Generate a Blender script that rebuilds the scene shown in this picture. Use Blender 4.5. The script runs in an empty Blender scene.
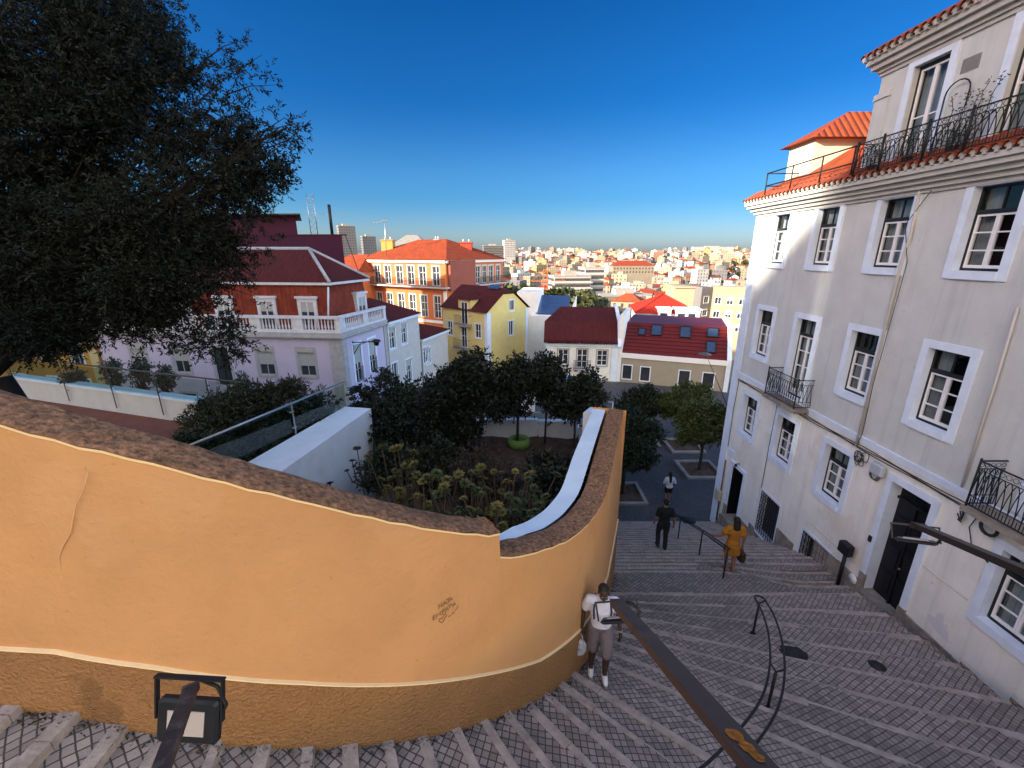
import bpy, math, random
import numpy as np
from mathutils import Vector, Matrix
R = math.radians
rnd = random.Random(7)
scene = bpy.context.scene
COL = scene.collection

# ------------------------------------------------------------------ camera geometry (used to turn sightlines into real positions)
FPX = 430.0
PITCH = math.atan(131 / FPX)
SP, CP = math.sin(PITCH), math.cos(PITCH)
def ray(px, py):
    v = (384 - py) / FPX
    return Vector(((px - 512) / FPX, CP + v * SP, -SP + v * CP))
def atY(px, py, Y):
    a = ray(px, py); return a * (Y / a.y)
def atX(px, py, X):
    a = ray(px, py); return a * (X / a.x)
def atZ(px, py, Z):
    a = ray(px, py); return a * (Z / a.z)
def ss(t):
    t = max(0.0, min(1.0, t)); return t * t * (3 - 2 * t)
def lerp(a, b, t): return a + (b - a) * t
def interp(x, tab):
    if x <= tab[0][0]: return tab[0][1]
    for (x0, y0), (x1, y1) in zip(tab, tab[1:]):
        if x <= x1: return lerp(y0, y1, (x - x0) / (x1 - x0))
    return tab[-1][1]

# ------------------------------------------------------------------ materials
MATS = {}
def mat(name, col, rough=.85, var=.15, vscale=3., stain=0., sscale=.5, staincol=None, bump=0., bscale=30., metal=0., spec=.3, island=0., uv=False, bdist=.02, patch=None, specks=None, streak=None):
    if name in MATS: return MATS[name]
    m = bpy.data.materials.new(name); m.use_nodes = True
    nt = m.node_tree; N, L = nt.nodes, nt.links
    b = N['Principled BSDF']
    b.inputs['Roughness'].default_value = rough
    b.inputs['Metallic'].default_value = metal
    b.inputs['Specular IOR Level'].default_value = spec
    tc = N.new('ShaderNodeTexCoord'); co = tc.outputs['UV' if uv else 'Object']
    col = (*col, 1)
    def noise(sc, det=5, rgh=.6):
        n = N.new('ShaderNodeTexNoise'); n.inputs['Scale'].default_value = sc; n.inputs['Detail'].default_value = det
        n.inputs['Roughness'].default_value = rgh; L.new(co, n.inputs['Vector']); return n.outputs['Fac']
    def ramp(f, lo, hi):
        r = N.new('ShaderNodeMapRange'); r.inputs[1].default_value = lo; r.inputs[2].default_value = hi
        L.new(f, r.inputs[0]); return r.outputs[0]
    def mix(f, a, bb):
        x = N.new('ShaderNodeMix'); x.data_type = 'RGBA'
        L.new(f, x.inputs[0])
        for s, k in ((a, 6), (bb, 7)):
            if isinstance(s, tuple): x.inputs[k].default_value = s
            else: L.new(s, x.inputs[k])
        return x.outputs[2]
    def sc(c, k): return (min(1, c[0] * k), min(1, c[1] * k), min(1, c[2] * k), 1)
    out = mix(ramp(noise(vscale), .3, .7), sc(col, 1 - var), sc(col, 1 + var))
    if stain:
        stc = (*(staincol or tuple(c * .45 for c in col[:3])), 1)
        f = ramp(noise(sscale, 8, .7), .5, .75)
        mm = N.new('ShaderNodeMath'); mm.operation = 'MULTIPLY'; mm.inputs[1].default_value = stain; L.new(f, mm.inputs[0])
        out = mix(mm.outputs[0], out, stc)
    if patch:                                   # repainted or scuffed areas with an edge of their own
        ps, pw_, pc, lo = patch
        mm = N.new('ShaderNodeMath'); mm.operation = 'MULTIPLY'; mm.inputs[1].default_value = pw_; L.new(ramp(noise(ps, 12, .62), lo, lo + .045), mm.inputs[0]); out = mix(mm.outputs[0], out, (*pc, 1))
    if streak:                                  # rain streaks running down the wall
        mp_ = N.new('ShaderNodeMapping'); mp_.inputs['Scale'].default_value = (4.5, 4.5, .22); L.new(co, mp_.inputs['Vector'])
        n_ = N.new('ShaderNodeTexNoise'); n_.inputs['Scale'].default_value = 1.; n_.inputs['Detail'].default_value = 7; n_.inputs['Roughness'].default_value = .65; L.new(mp_.outputs[0], n_.inputs['Vector'])
        mm = N.new('ShaderNodeMath'); mm.operation = 'MULTIPLY'; mm.inputs[1].default_value = streak[0]; L.new(ramp(n_.outputs['Fac'], .5, .72), mm.inputs[0]); out = mix(mm.outputs[0], out, (*streak[1], 1))
    if specks:
        ss_, sw, sc_ = specks
        mm = N.new('ShaderNodeMath'); mm.operation = 'MULTIPLY'; mm.inputs[1].default_value = sw; L.new(ramp(noise(ss_, 2, .5), .70, .76), mm.inputs[0]); out = mix(mm.outputs[0], out, (*sc_, 1))
    if island:
        g = N.new('ShaderNodeNewGeometry')
        x = N.new('ShaderNodeHueSaturation'); 
        r = N.new('ShaderNodeMapRange'); r.inputs[3].default_value = 1 - island; r.inputs[4].default_value = 1 + island
        L.new(g.outputs['Random Per Island'], r.inputs[0]); L.new(r.outputs[0], x.inputs['Value']); L.new(out, x.inputs['Color']); out = x.outputs[0]
    L.new(out, b.inputs['Base Color'])
    if bump:
        bp = N.new('ShaderNodeBump'); bp.inputs['Strength'].default_value = bump; bp.inputs['Distance'].default_value = bdist
        L.new(noise(bscale, 4), bp.inputs['Height']); L.new(bp.outputs[0], b.inputs['Normal'])
    MATS[name] = m; return m

def brick_mat(name, c1, c2, mortar, w, h, ms=.008, rot=45, offset=0., rough=.7, bump=.6, stain=.4, staincol=(.05, .045, .04), spec=.3, sscale=.6):
    m = bpy.data.materials.new(name); m.use_nodes = True
    nt = m.node_tree; N, L = nt.nodes, nt.links; b = N['Principled BSDF']
    b.inputs['Roughness'].default_value = rough; b.inputs['Specular IOR Level'].default_value = spec
    tc = N.new('ShaderNodeTexCoord'); mp = N.new('ShaderNodeMapping'); mp.inputs['Rotation'].default_value = (0, 0, R(rot))
    # a little wobble so the stones are not ruler straight
    nz = N.new('ShaderNodeTexNoise'); nz.inputs['Scale'].default_value = 5.; L.new(tc.outputs['UV'], nz.inputs['Vector'])
    va = N.new('ShaderNodeVectorMath'); va.operation = 'SCALE'; va.inputs['Scale'].default_value = w * .32; L.new(nz.outputs['Color'], va.inputs[0])
    vb = N.new('ShaderNodeVectorMath'); vb.operation = 'ADD'; L.new(tc.outputs['UV'], vb.inputs[0]); L.new(va.outputs[0], vb.inputs[1])
    L.new(vb.outputs[0], mp.inputs['Vector'])
    br = N.new('ShaderNodeTexBrick'); L.new(mp.outputs[0], br.inputs['Vector'])
    br.offset = offset; br.squash = 1
    br.inputs['Color1'].default_value = (*c1, 1); br.inputs['Color2'].default_value = (*c2, 1); br.inputs['Mortar'].default_value = (*mortar, 1)
    br.inputs['Scale'].default_value = 1; br.inputs['Mortar Size'].default_value = ms; br.inputs['Mortar Smooth'].default_value = .3
    br.inputs['Brick Width'].default_value = w; br.inputs['Row Height'].default_value = h
    n2 = N.new('ShaderNodeTexNoise'); n2.inputs['Scale'].default_value = sscale; n2.inputs['Detail'].default_value = 8; L.new(tc.outputs['Object'], n2.inputs['Vector'])
    mr = N.new('ShaderNodeMapRange'); mr.inputs[1].default_value = .42; mr.inputs[2].default_value = .72; mr.inputs[4].default_value = stain; L.new(n2.outputs['Fac'], mr.inputs[0])
    mx = N.new('ShaderNodeMix'); mx.data_type = 'RGBA'; L.new(mr.outputs[0], mx.inputs[0]); L.new(br.outputs['Color'], mx.inputs[6]); mx.inputs[7].default_value = (*staincol, 1)
    L.new(mx.outputs[2], b.inputs['Base Color'])
    n3 = N.new('ShaderNodeTexNoise'); n3.inputs['Scale'].default_value = 40; L.new(tc.outputs['UV'], n3.inputs['Vector'])
    ma = N.new('ShaderNodeMath'); ma.operation = 'MULTIPLY_ADD'; ma.inputs[1].default_value = -1.; L.new(br.outputs['Fac'], ma.inputs[0]); 
    mq = N.new('ShaderNodeMath'); mq.operation = 'MULTIPLY'; mq.inputs[1].default_value = .6; L.new(n3.outputs['Fac'], mq.inputs[0]); L.new(mq.outputs[0], ma.inputs[2])
    bp = N.new('ShaderNodeBump'); bp.inputs['Strength'].default_value = bump; bp.inputs['Distance'].default_value = .015
    L.new(ma.outputs[0], bp.inputs['Height']); L.new(bp.outputs[0], b.inputs['Normal'])
    MATS[name] = m; return m

def tile_mat(name, c1, c2, dark, w=.22, rows=.38, moss=.25, spec=.25):
    """terracotta pantiles: round ridges running down the slope (UV v), rows across, tile to tile colour"""
    m = bpy.data.materials.new(name); m.use_nodes = True
    nt = m.node_tree; N, L = nt.nodes, nt.links; b = N['Principled BSDF']; b.inputs['Roughness'].default_value = .8; b.inputs['Specular IOR Level'].default_value = spec
    tc = N.new('ShaderNodeTexCoord'); sp = N.new('ShaderNodeSeparateXYZ'); L.new(tc.outputs['UV'], sp.inputs[0])
    def math_(op, a, bv=None):
        x = N.new('ShaderNodeMath'); x.operation = op
        if isinstance(a, (int, float)): x.inputs[0].default_value = a
        else: L.new(a, x.inputs[0])
        if bv is not None:
            if isinstance(bv, (int, float)): x.inputs[1].default_value = bv
            else: L.new(bv, x.inputs[1])
        return x.outputs[0]
    u = math_('DIVIDE', sp.outputs[0], w); v = math_('DIVIDE', sp.outputs[1], rows)
    wave = math_('ABSOLUTE', math_('SINE', math_('MULTIPLY', u, math.pi)))
    fr = math_('FRACT', v)
    fl = N.new('ShaderNodeCombineXYZ'); L.new(math_('FLOOR', u), fl.inputs[0]); L.new(math_('FLOOR', v), fl.inputs[1])
    wn = N.new('ShaderNodeTexWhiteNoise'); wn.noise_dimensions = '2D'; L.new(fl.outputs[0], wn.inputs['Vector'])
    mx = N.new('ShaderNodeMix'); mx.data_type = 'RGBA'; L.new(wn.outputs['Value'], mx.inputs[0]); mx.inputs[6].default_value = (*c1, 1); mx.inputs[7].default_value = (*c2, 1)
    n2 = N.new('ShaderNodeTexNoise'); n2.inputs['Scale'].default_value = .9; n2.inputs['Detail'].default_value = 8; L.new(tc.outputs['Object'], n2.inputs['Vector'])
    mr = N.new('ShaderNodeMapRange'); mr.inputs[1].default_value = .5; mr.inputs[2].default_value = .75; mr.inputs[4].default_value = moss; L.new(n2.outputs['Fac'], mr.inputs[0])
    m2 = N.new('ShaderNodeMix'); m2.data_type = 'RGBA'; L.new(mr.outputs[0], m2.inputs[0]); L.new(mx.outputs[2], m2.inputs[6]); m2.inputs[7].default_value = (*dark, 1)
    L.new(m2.outputs[2], b.inputs['Base Color'])
    hgt = math_('ADD', math_('MULTIPLY', wave, .8), math_('MULTIPLY', fr, -.35))
    bp = N.new('ShaderNodeBump'); bp.inputs['Strength'].default_value = 1.; bp.inputs['Distance'].default_value = .06
    L.new(hgt, bp.inputs['Height']); L.new(bp.outputs[0], b.inputs['Normal'])
    MATS[name] = m; return m

def glass_mat(name, tint=(.8, .9, .9), through=.9, rough=.02):
    """thin sheet: mirror-like at grazing angles, see-through otherwise"""
    m = bpy.data.materials.new(name); m.use_nodes = True
    nt = m.node_tree; N, L = nt.nodes, nt.links; N.remove(N['Principled BSDF'])
    t = N.new('ShaderNodeBsdfTransparent'); t.inputs[0].default_value = (*[c * through for c in tint], 1)
    g = N.new('ShaderNodeBsdfGlossy'); g.inputs['Roughness'].default_value = rough
    lw = N.new('ShaderNodeLayerWeight'); lw.inputs[0].default_value = .5; pw = N.new('ShaderNodeMath'); pw.operation = 'POWER'; pw.inputs[1].default_value = 4.; L.new(lw.outputs['Facing'], pw.inputs[0]); f = N.new('ShaderNodeMapRange'); f.inputs[3].default_value = .05; f.inputs[4].default_value = .95; L.new(pw.outputs[0], f.inputs[0])
    x = N.new('ShaderNodeMixShader'); L.new(f.outputs[0], x.inputs[0]); L.new(t.outputs[0], x.inputs[1]); L.new(g.outputs[0], x.inputs[2])
    L.new(x.outputs[0], N['Material Output'].inputs[0]); MATS[name] = m; return m

# ------------------------------------------------------------------ mesh builder
class MB:
    def __init__(s): s.v = []; s.f = []; s.uv = []; s.mi = []; s.sm = []
    def face(s, pts, uv=None, mi=0, smooth=False):
        i = len(s.v); s.v += [tuple(p) for p in pts]; s.f.append(tuple(range(i, i + len(pts)))); s.uv.append(uv); s.mi.append(mi); s.sm.append(smooth)
    def add(s, vs, fs, mi=0, smooth=False):
        i = len(s.v); s.v += [tuple(p) for p in vs]
        for f in fs: s.f.append(tuple(i + k for k in f)); s.uv.append(None); s.mi.append(mi); s.sm.append(smooth)
    def obox(s, o, a, b, c, mi=0):
        """parallelepiped from corner o along a, b, c"""
        o, a, b, c = map(Vector, (o, a, b, c))
        vs = [o, o + a, o + a + b, o + b, o + c, o + a + c, o + a + b + c, o + b + c]
        fs = [(0, 3, 2, 1), (4, 5, 6, 7), (0, 1, 5, 4), (1, 2, 6, 5), (2, 3, 7, 6), (3, 0, 4, 7)]
        if a.cross(b).dot(c) < 0: fs = [f[::-1] for f in fs]
        s.add(vs, fs, mi)
    def box(s, x0, x1, y0, y1, z0, z1, mi=0):
        s.obox((x0, y0, z0), (x1 - x0, 0, 0), (0, y1 - y0, 0), (0, 0, z1 - z0), mi)
    def bevbox(s, cx, cy, cz, sx, sy, sz, bv=.01, M=None, mi=0):
        """box with chamfered vertical and horizontal edges"""
        hx, hy, hz = sx / 2, sy / 2, sz / 2
        rings = []
        for z, k in ((-hz, bv), (-hz + bv, 0), (hz - bv, 0), (hz, bv)):
            x, y = hx - k, hy - k; q = bv
            rings.append([(x, -y + q, z), (x, y - q, z), (x - q, y, z), (-x + q, y, z), (-x, y - q, z), (-x, -y + q, z), (-x + q, -y, z), (x - q, -y, z)])
        vs = [Vector(p) for r in rings for p in r]; fs = []
        for r in range(3):
            for k in range(8): fs.append((r * 8 + k, r * 8 + (k + 1) % 8, (r + 1) * 8 + (k + 1) % 8, (r + 1) * 8 + k))
        fs.append(tuple(range(7, -1, -1))); fs.append(tuple(range(24, 32)))
        T = Matrix.Translation((cx, cy, cz)) @ (M or Matrix.Identity(4))
        s.add([T @ p for p in vs], fs, mi)
    def tube(s, pts, r, n=8, caps=True, mi=0, smooth=True, r1=None):
        pts = [Vector(p) for p in pts]; k = len(pts)
        rs = r if isinstance(r, (list, tuple)) else [lerp(r, r1 if r1 is not None else r, i / max(1, k - 1)) for i in range(k)]
        base = len(s.v); up = Vector((0, 0, 1)); prev = None
        for i, p in enumerate(pts):
            t = (pts[min(i + 1, k - 1)] - pts[max(i - 1, 0)])
            if t.length < 1e-9: t = Vector((0, 0, 1))
            t.normalize()
            a = prev if prev is not None else (up.cross(t) if abs(t.z) < .95 else Vector((1, 0, 0)).cross(t))
            a = a - t * a.dot(t)
            if a.length < 1e-6: a = t.orthogonal()
            a.normalize(); prev = a; b = t.cross(a)
            for j in range(n):
                q = 2 * math.pi * j / n + (math.pi / 4 if n == 4 else 0); s.v.append(tuple(p + (a * math.cos(q) + b * math.sin(q)) * rs[i]))
        def af(f): s.f.append(f); s.uv.append(None); s.mi.append(mi); s.sm.append(smooth and n > 4)
        for i in range(k - 1):
            for j in range(n):
                af((base + i * n + j, base + i * n + (j + 1) % n, base + (i + 1) * n + (j + 1) % n, base + (i + 1) * n + j))
        if caps:
            af(tuple(base + j for j in range(n - 1, -1, -1))); af(tuple(base + (k - 1) * n + j for j in range(n)))
    def lathe(s, prof, c=(0, 0, 0), n=16, mi=0, smooth=True):
        b = len(s.v); c = Vector(c)
        for r, z in prof:
            for j in range(n): q = 2 * math.pi * j / n; s.v.append(tuple(c + Vector((r * math.cos(q), r * math.sin(q), z))))
        for i in range(len(prof) - 1):
            for j in range(n):
                s.f.append((b + i * n + j, b + i * n + (j + 1) % n, b + (i + 1) * n + (j + 1) % n, b + (i + 1) * n + j)); s.uv.append(None); s.mi.append(mi); s.sm.append(smooth)
    def ball(s, c, r, n=10, m=7, mi=0):
        c = Vector(c); rx, ry, rz = r if isinstance(r, (tuple, list)) else (r, r, r)
        vs = [c + Vector((0, 0, -rz))]
        for i in range(1, m):
            a = -math.pi / 2 + math.pi * i / m
            for j in range(n): q = 2 * math.pi * j / n; vs.append(c + Vector((rx * math.cos(a) * math.cos(q), ry * math.cos(a) * math.sin(q), rz * math.sin(a))))
        vs.append(c + Vector((0, 0, rz))); fs = []
        for j in range(n): fs.append((0, 1 + (j + 1) % n, 1 + j))
        for i in range(m - 2):
            for j in range(n): fs.append((1 + i * n + j, 1 + i * n + (j + 1) % n, 1 + (i + 1) * n + (j + 1) % n, 1 + (i + 1) * n + j))
        t = len(vs) - 1
        for j in range(n): fs.append((1 + (m - 2) * n + j, 1 + (m - 2) * n + (j + 1) % n, t))
        s.add(vs, fs, mi, True)
    def prism(s, poly, d, mi=0):
        """poly: 3D planar loop, extruded by d"""
        d = Vector(d); n = len(poly); P = [Vector(p) for p in poly]
        s.add(P + [p + d for p in P], [tuple(range(n - 1, -1, -1)), tuple(range(n, 2 * n))] + [(i, (i + 1) % n, n + (i + 1) % n, n + i) for i in range(n)], mi)
    def roofquad(s, a, b, c, d, mi=0):
        """a-b eave, c-d ridge side; UV in metres: u along the eave, v up the slope"""
        a, b, c, d = map(Vector, (a, b, c, d)); U = (b - a); U.normalize(); nrm = (b - a).cross(d - a); V = nrm.normalized().cross(U)
        f = lambda p: ((p - a).dot(U), (p - a).dot(V))
        pts = [a, b, c, d] if (c - d).length > 1e-4 else [a, b, c]
        s.face(pts, [f(p) for p in pts], mi)
    def mesh(s, name, mats, off=(0, 0, 0)):
        me = bpy.data.meshes.new(name)
        ox, oy, oz = off
        me.from_pydata([(x - ox, y - oy, z - oz) for x, y, z in s.v], [], s.f)
        for m in (mats if isinstance(mats, (list, tuple)) else [mats]): me.materials.append(m)
        if any(s.mi): me.polygons.foreach_set('material_index', s.mi)
        if any(s.sm): me.polygons.foreach_set('use_smooth', s.sm)
        if any(u is not None for u in s.uv):
            ul = me.uv_layers.new(name='UVMap'); fl = []
            for f, u in zip(s.f, s.uv):
                for k in range(len(f)): fl += list(u[k]) if u else [0., 0.]
            ul.data.foreach_set('uv', fl)
        me.update(); return me

def tag(o, label=None, cat=None, group=None, kind=None):
    if label: o['label'] = label
    if cat: o['category'] = cat
    if group: o['group'] = group
    if kind: o['kind'] = kind
    return o
def thing(name, label, cat, loc=(0, 0, 0), group=None):
    o = bpy.data.objects.new(name, None); o.empty_display_size = .3; COL.objects.link(o); o.location = loc
    return tag(o, label, cat, group)
def wloc(o):
    v = Vector((0, 0, 0))
    while o: v = v + o.location; o = o.parent
    return v
def part(name, mb, mats, parent, label=None):
    """mesh in world coordinates -> child of parent (parents are unrotated while building)"""
    if not mb.v: return None
    o = bpy.data.objects.new(name, mb.mesh(name, mats, wloc(parent))); COL.objects.link(o); o.parent = parent
    if label: o['label'] = label
    return o
def solo(name, mb, mats, label=None, cat=None, group=None, kind=None, loc=(0, 0, 0)):
    o = bpy.data.objects.new(name, mb.mesh(name, mats, loc)); COL.objects.link(o); o.location = loc
    return tag(o, label, cat, group, kind)
def copy_tree(o, parent=None):
    c = o.copy(); COL.objects.link(c)
    if parent: c.parent = parent
    for ch in list(o.children): copy_tree(ch, c)
    return c

# ------------------------------------------------------------------ palette
M_glass = glass_mat('window_glass', (.75, .85, .9), .8)
M_rail_glass = glass_mat('balustrade_glass', (.80, .90, .84), .97)
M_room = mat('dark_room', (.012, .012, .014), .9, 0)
M_curtain = mat('curtain', (.5, .5, .52), .9, .12, 8)
M_trim = mat('stone_trim', (.64, .73, .87), .75, .06, 4, .4, 1.6, (.46, .49, .53), .15, 60)
M_facadeU = mat('grey_render', (.55, .575, .575), .9, .07, 1.5, .5, .9, (.46, .475, .47), .5, 70, patch=(.5, .35, (.58, .60, .595), .56), specks=(6., .4, (.30, .31, .32)), streak=(.45, (.36, .38, .40)))
M_facadeL = mat('cream_render', (.78, .78, .735), .9, .07, 1.2, .5, .8, (.58, .56, .51), .4, 60, patch=(.7, .4, (.63, .59, .50), .55), specks=(6., .4, (.40, .37, .33)), streak=(.4, (.50, .48, .44)))
M_dado = mat('weathered_dado', (.25, .22, .19), .9, .3, 4, .6, 1.5, (.09, .08, .07), .5, 25)
M_white = mat('white_paint', (.76, .77, .78), .55, .03, 5)
M_wwall = mat('white_wall', (.82, .81, .82), .85, .05, 2, .5, .8, (.60, .59, .58), .15, 50)
M_green = mat('dark_green_joinery', (.012, .017, .018), .4, .2)
M_iron = mat('black_iron', (.012, .012, .013), .5, .3, 20, bump=.2, bscale=80)
M_orange = mat('orange_plaster', (.525, .268, .112), .9, .07, 1.3, .55, 1.1, (.44, .21, .078), .6, 16, bdist=.02, patch=(.55, .4, (.58, .32, .15), .55), specks=(17., .4, (.34, .15, .055)))
M_orough = mat('rough_orange_render', (.50, .25, .098), .95, .08, 2, .4, 2.5, (.38, .185, .068), 1., 30, bdist=.13, patch=(1.2, .5, (.20, .10, .045), .6))
M_cream = mat('cream_line', (.85, .64, .36), .8, .05, 8)
M_coping = mat('weathered_coping', (.25, .125, .065), .95, .7, 22, .9, 6.0, (.04, .025, .015), .9, 28, bdist=.03)
M_ledge = mat('pale_ledge', (.62, .72, .80), .8, .06, 2, .3, 1.5, (.45, .5, .54))
M_cob = brick_mat('cobbles', (.37, .31, .28), (.22, .185, .168), (.07, .058, .052), .082, .082, .007, 45)
M_nose = mat('stair_edge_stone', (.36, .30, .265), .85, .25, 7, .8, 2.6, (.16, .135, .115), .5, 35)
M_basalt = brick_mat('plaza_setts', (.085, .08, .085), (.055, .052, .056), (.022, .02, .02), .11, .11, .008, 20, stain=.3, staincol=(.13, .12, .11))
M_tile = tile_mat('red_roof_tiles', (.40, .07, .025), (.30, .04, .016), (.20, .05, .03))
M_tileO = tile_mat('orange_roof_tiles', (.28, .048, .011), (.19, .03, .009), (.16, .05, .025), moss=.35)
M_tileD = tile_mat('dark_red_roof_tiles', (.085, .010, .009), (.06, .008, .008), (.05, .014, .013), moss=.3)
M_soil = mat('garden_earth', (.085, .05, .035), .95, .4, 3, .5, .8, (.14, .10, .06), .8, 14, bdist=.05)
M_bark = mat('bark', (.05, .04, .032), .95, .4, 12, bump=.8, bscale=25)
M_steel = mat('brushed_steel', (.42, .42, .42), .35, .05, metal=.9)
M_dsteel = mat('dark_steel_rail', (.09, .085, .08), .45, .15, metal=.5)
# ================================================================== GROUND, STAIRS
CX, CY, RW = -3.5, 8.0, 5.45          # centre and radius of the round garden wall
SLOPE = .09                            # the treads themselves fall a little
Z0, RIS, DTH = -3.62, .155, 3.6        # fan of steps: 25 steps over 90 degrees
def terrain(x, y):
    if y < 38: z = -11.3
    elif y < 75: z = lerp(-11.3, -22, ss((y - 38) / 37))
    elif y < 330: z = lerp(-22, -40, ss((y - 75) / 255))
    else: z = lerp(-40, -5, ss((y - 330) / 1150))
    if y > 60: z += (3.0 * math.sin(x * .011 + 1.3) * math.sin(y * .006) + 1.2 * math.sin(x * .031 + y * .017)) * min(1, (y - 60) / 300)
    if x < -26 and y < 26: z += 14 * ss((-26 - x) / 25) * ss((26 - y) / 8)
    return z
def ground_sheet():
    mb = MB()
    ys = [-400, -150, -60, -30, -10, 0, 10, 18, 22, 26, 30, 34, 38]; y = 38
    while y < 1800: y = y * 1.06 + 1.5; ys.append(y)
    ys += [2500, 4000, 9000]
    us = [-1, -.55, -.35, -.25, -.18, -.12, -.08, -.05, -.02, 0, .02, .05, .08, .12, .18, .25, .35, .55, 1]
    G = []
    for y in ys:
        w = max(160, abs(y) * 2.2); G.append([(u * w * (1.2 if y < 3000 else 2), y, terrain(u * w * 1.2, y)) for u in us])
    n = len(us); vs = [p for r in G for p in r]; fs = [(i * n + j, i * n + j + 1, (i + 1) * n + j + 1, (i + 1) * n + j) for i in range(len(ys) - 1) for j in range(n - 1)]
    mb.add(vs, fs, 0, True)
    solo('ground', mb, mat('town_ground', (.16, .14, .11), .95, .35, .05, .6, .02, (.07, .08, .035)), kind='structure')
ground_sheet()

def stair_cross(x, y): return -.55 * ss((x - 5.2) / 2.6) * ss((10.4 - y) / 1.6) * ss((y - 7.6) / .5)
def gz(x, y):
    """height of the paving under a point"""
    if y >= 16.4: return -11.28
    if y >= 9.2: return -7.85 - .164 * min(21, math.floor((y - 9.2) / .343) + 1) + stair_cross(x, y)
    if y >= 8: return -7.5 - .35 * (y - 8) / 1.2 + stair_cross(x, y)
    if x > 7.9: return -8.3
    if x < CX: return Z0 + .075 * math.ceil((CX - x) / .45)
    th = math.degrees(math.atan2(y - CY, x - CX)); k = (th + 90) / DTH
    return Z0 - RIS * math.floor(k) - SLOPE * (k % 1)
def wall_x(y):
    """left edge of the straight flight"""
    return lerp(2.2, 3.5, (y - 8) / 7.5) - .25
def build_stairs():
    tr, ns = MB(), MB()
    def quad_uv(pts, o, ax, off=0.):
        o = Vector(o[:2]); ax = Vector(ax).normalized(); pr = Vector((-ax.y, ax.x))
        tr.face(pts, [((Vector(p[:2]) - o).dot(ax), (Vector(p[:2]) - o).dot(pr) + off) for p in pts])
    def rout(th):
        c, s = math.cos(R(th)), math.sin(R(th)); r = 40
        if c > .01: r = min(r, (7.9 - CX) / c)
        if s < -.01: r = min(r, (CY + .3) / -s)
        return r
    def pt(th, r, z, back=0., dz=0.):
        c, s = math.cos(R(th)), math.sin(R(th)); return (CX + r * c + back * s, CY + r * s - back * c, z + dz)
    # fan
    for k in range(25):
        a, b = -90 + k * DTH, -90 + (k + 1) * DTH; z = Z0 - RIS * k; m = (a + b) / 2; ri = RW - .2
        zf = z - SLOPE; q = [pt(a, ri, z), pt(a, rout(a), z), pt(b, rout(b), zf), pt(b, ri, zf)]
        ra, rb = rout(a), rout(b)
        cr = math.degrees(math.atan2(-8.3, 11.4))
        if a < cr < b: q = [q[0], q[1], (7.9, -.3, z - SLOPE * (cr - a) / DTH), q[2], q[3]]
        # tread rises a little towards its back, worn: split into strips along the ray
        quad_uv(q, (CX, CY), (math.cos(R(m)), math.sin(R(m))), k * .37)
        w = .1; rng = random.Random(k); ro = rout(b); seg = ri
        while seg < ro - .05:                                       # edge stones laid end to end, each with its own wear
            e = min(ro, seg + rng.uniform(.55, 1.25)); dz = rng.uniform(.001, .014); ww = w + rng.uniform(-.025, .03); ov = rng.uniform(-.012, .02)
            g = .004
            sb = SLOPE * ww / ((seg + e) / 2 * R(DTH)); o = Vector(pt(b, seg + g, zf + sb, ww, -.1))
            ns.obox(o, Vector(pt(b, e - g, zf, ww)) - Vector(pt(b, seg + g, zf, ww)), Vector(pt(b, seg, zf, -ov)) - Vector(pt(b, seg, zf + sb, ww)), (0, 0, .1 + dz))
            seg = e
        ns.face([pt(b, ri, z - RIS - .02), pt(b, ro, z - RIS - .02), pt(b, ro, zf), pt(b, ri, zf)])
        # flank towards the strip by the house
        if b > cr: tr.face([(7.9, pt(max(a, cr), rout(max(a, cr)), 0)[1], z), (7.9, pt(b, rb, 0)[1], z), (7.9, pt(b, rb, 0)[1], -8.4), (7.9, pt(max(a, cr), rout(max(a, cr)), 0)[1], -8.4)], [(0, 0), (.3, 0), (.3, 1), (0, 1)])
    # straight flight that climbs away to the left
    for k in range(14):
        x1, x0 = CX - .45 * k, CX - .45 * (k + 1); z = Z0 + .075 * (k + 1); y0, y1 = -.3, CY - RW + .2
        z_ = z; quad_uv([(x0, y0, z_), (x1, y0, z), (x1, y1, z), (x0, y1, z_)], (0, 0), (0, 1), k * .29)
        rng = random.Random(k + 90); seg = y0
        while seg < y1 - .05:
            e = min(y1, seg + rng.uniform(.55, 1.2)); ns.obox((x1 - .115, seg + .004, z - .09), (.125, 0, -.004), (0, e - seg - .008, 0), (0, 0, .097 + rng.uniform(.0, .008))); seg = e
        ns.face([(x1, y0, z - .13), (x1, y0, z), (x1, y1, z), (x1, y1, z - .13)])
    # landing
    nx = 8
    for i in range(nx):
        for j in range(3):
            def P(ii, jj):
                y = 8 + 1.2 * jj / 3; x = lerp(wall_x(y), 8.8, ii / nx); return (x, y, gz(x, min(y, 9.199)))
            quad_uv([P(i, j), P(i + 1, j), P(i + 1, j + 1), P(i, j + 1)], (0, 0), (1, 0))
    ns.box(2., 7.9, 7.9, 8.0, -8.4, -7.478); ns.box(7.9, 8.8, 7.9, 8.0, -8.5, -8.05)
    # long flight down to the square
    for k in range(21):
        y0, y1 = 9.2 + .343 * k, 9.2 + .343 * (k + 1)
        def zz(x): return -7.85 - .164 * (k + 1) + .05 + stair_cross(x, y0 + .01)
        xs = [wall_x(y0), 5.2, 5.9, 6.5, 7.1, 7.8, 8.8]
        for xa, xb in zip(xs, xs[1:]):
            quad_uv([(xa, y0, zz(xa)), (xb, y0, zz(xb)), (xb, y1, zz(xb) - .05), (xa, y1, zz(xa) - .05)], (0, 0), (1, 0), k * .21)
        ya = y0
        def zp(x): return (-7.85 - .164 * k + stair_cross(x, ya - .3)) if k else gz(x, 9.19)
        rng = random.Random(k + 40); seg = wall_x(y0)
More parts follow.
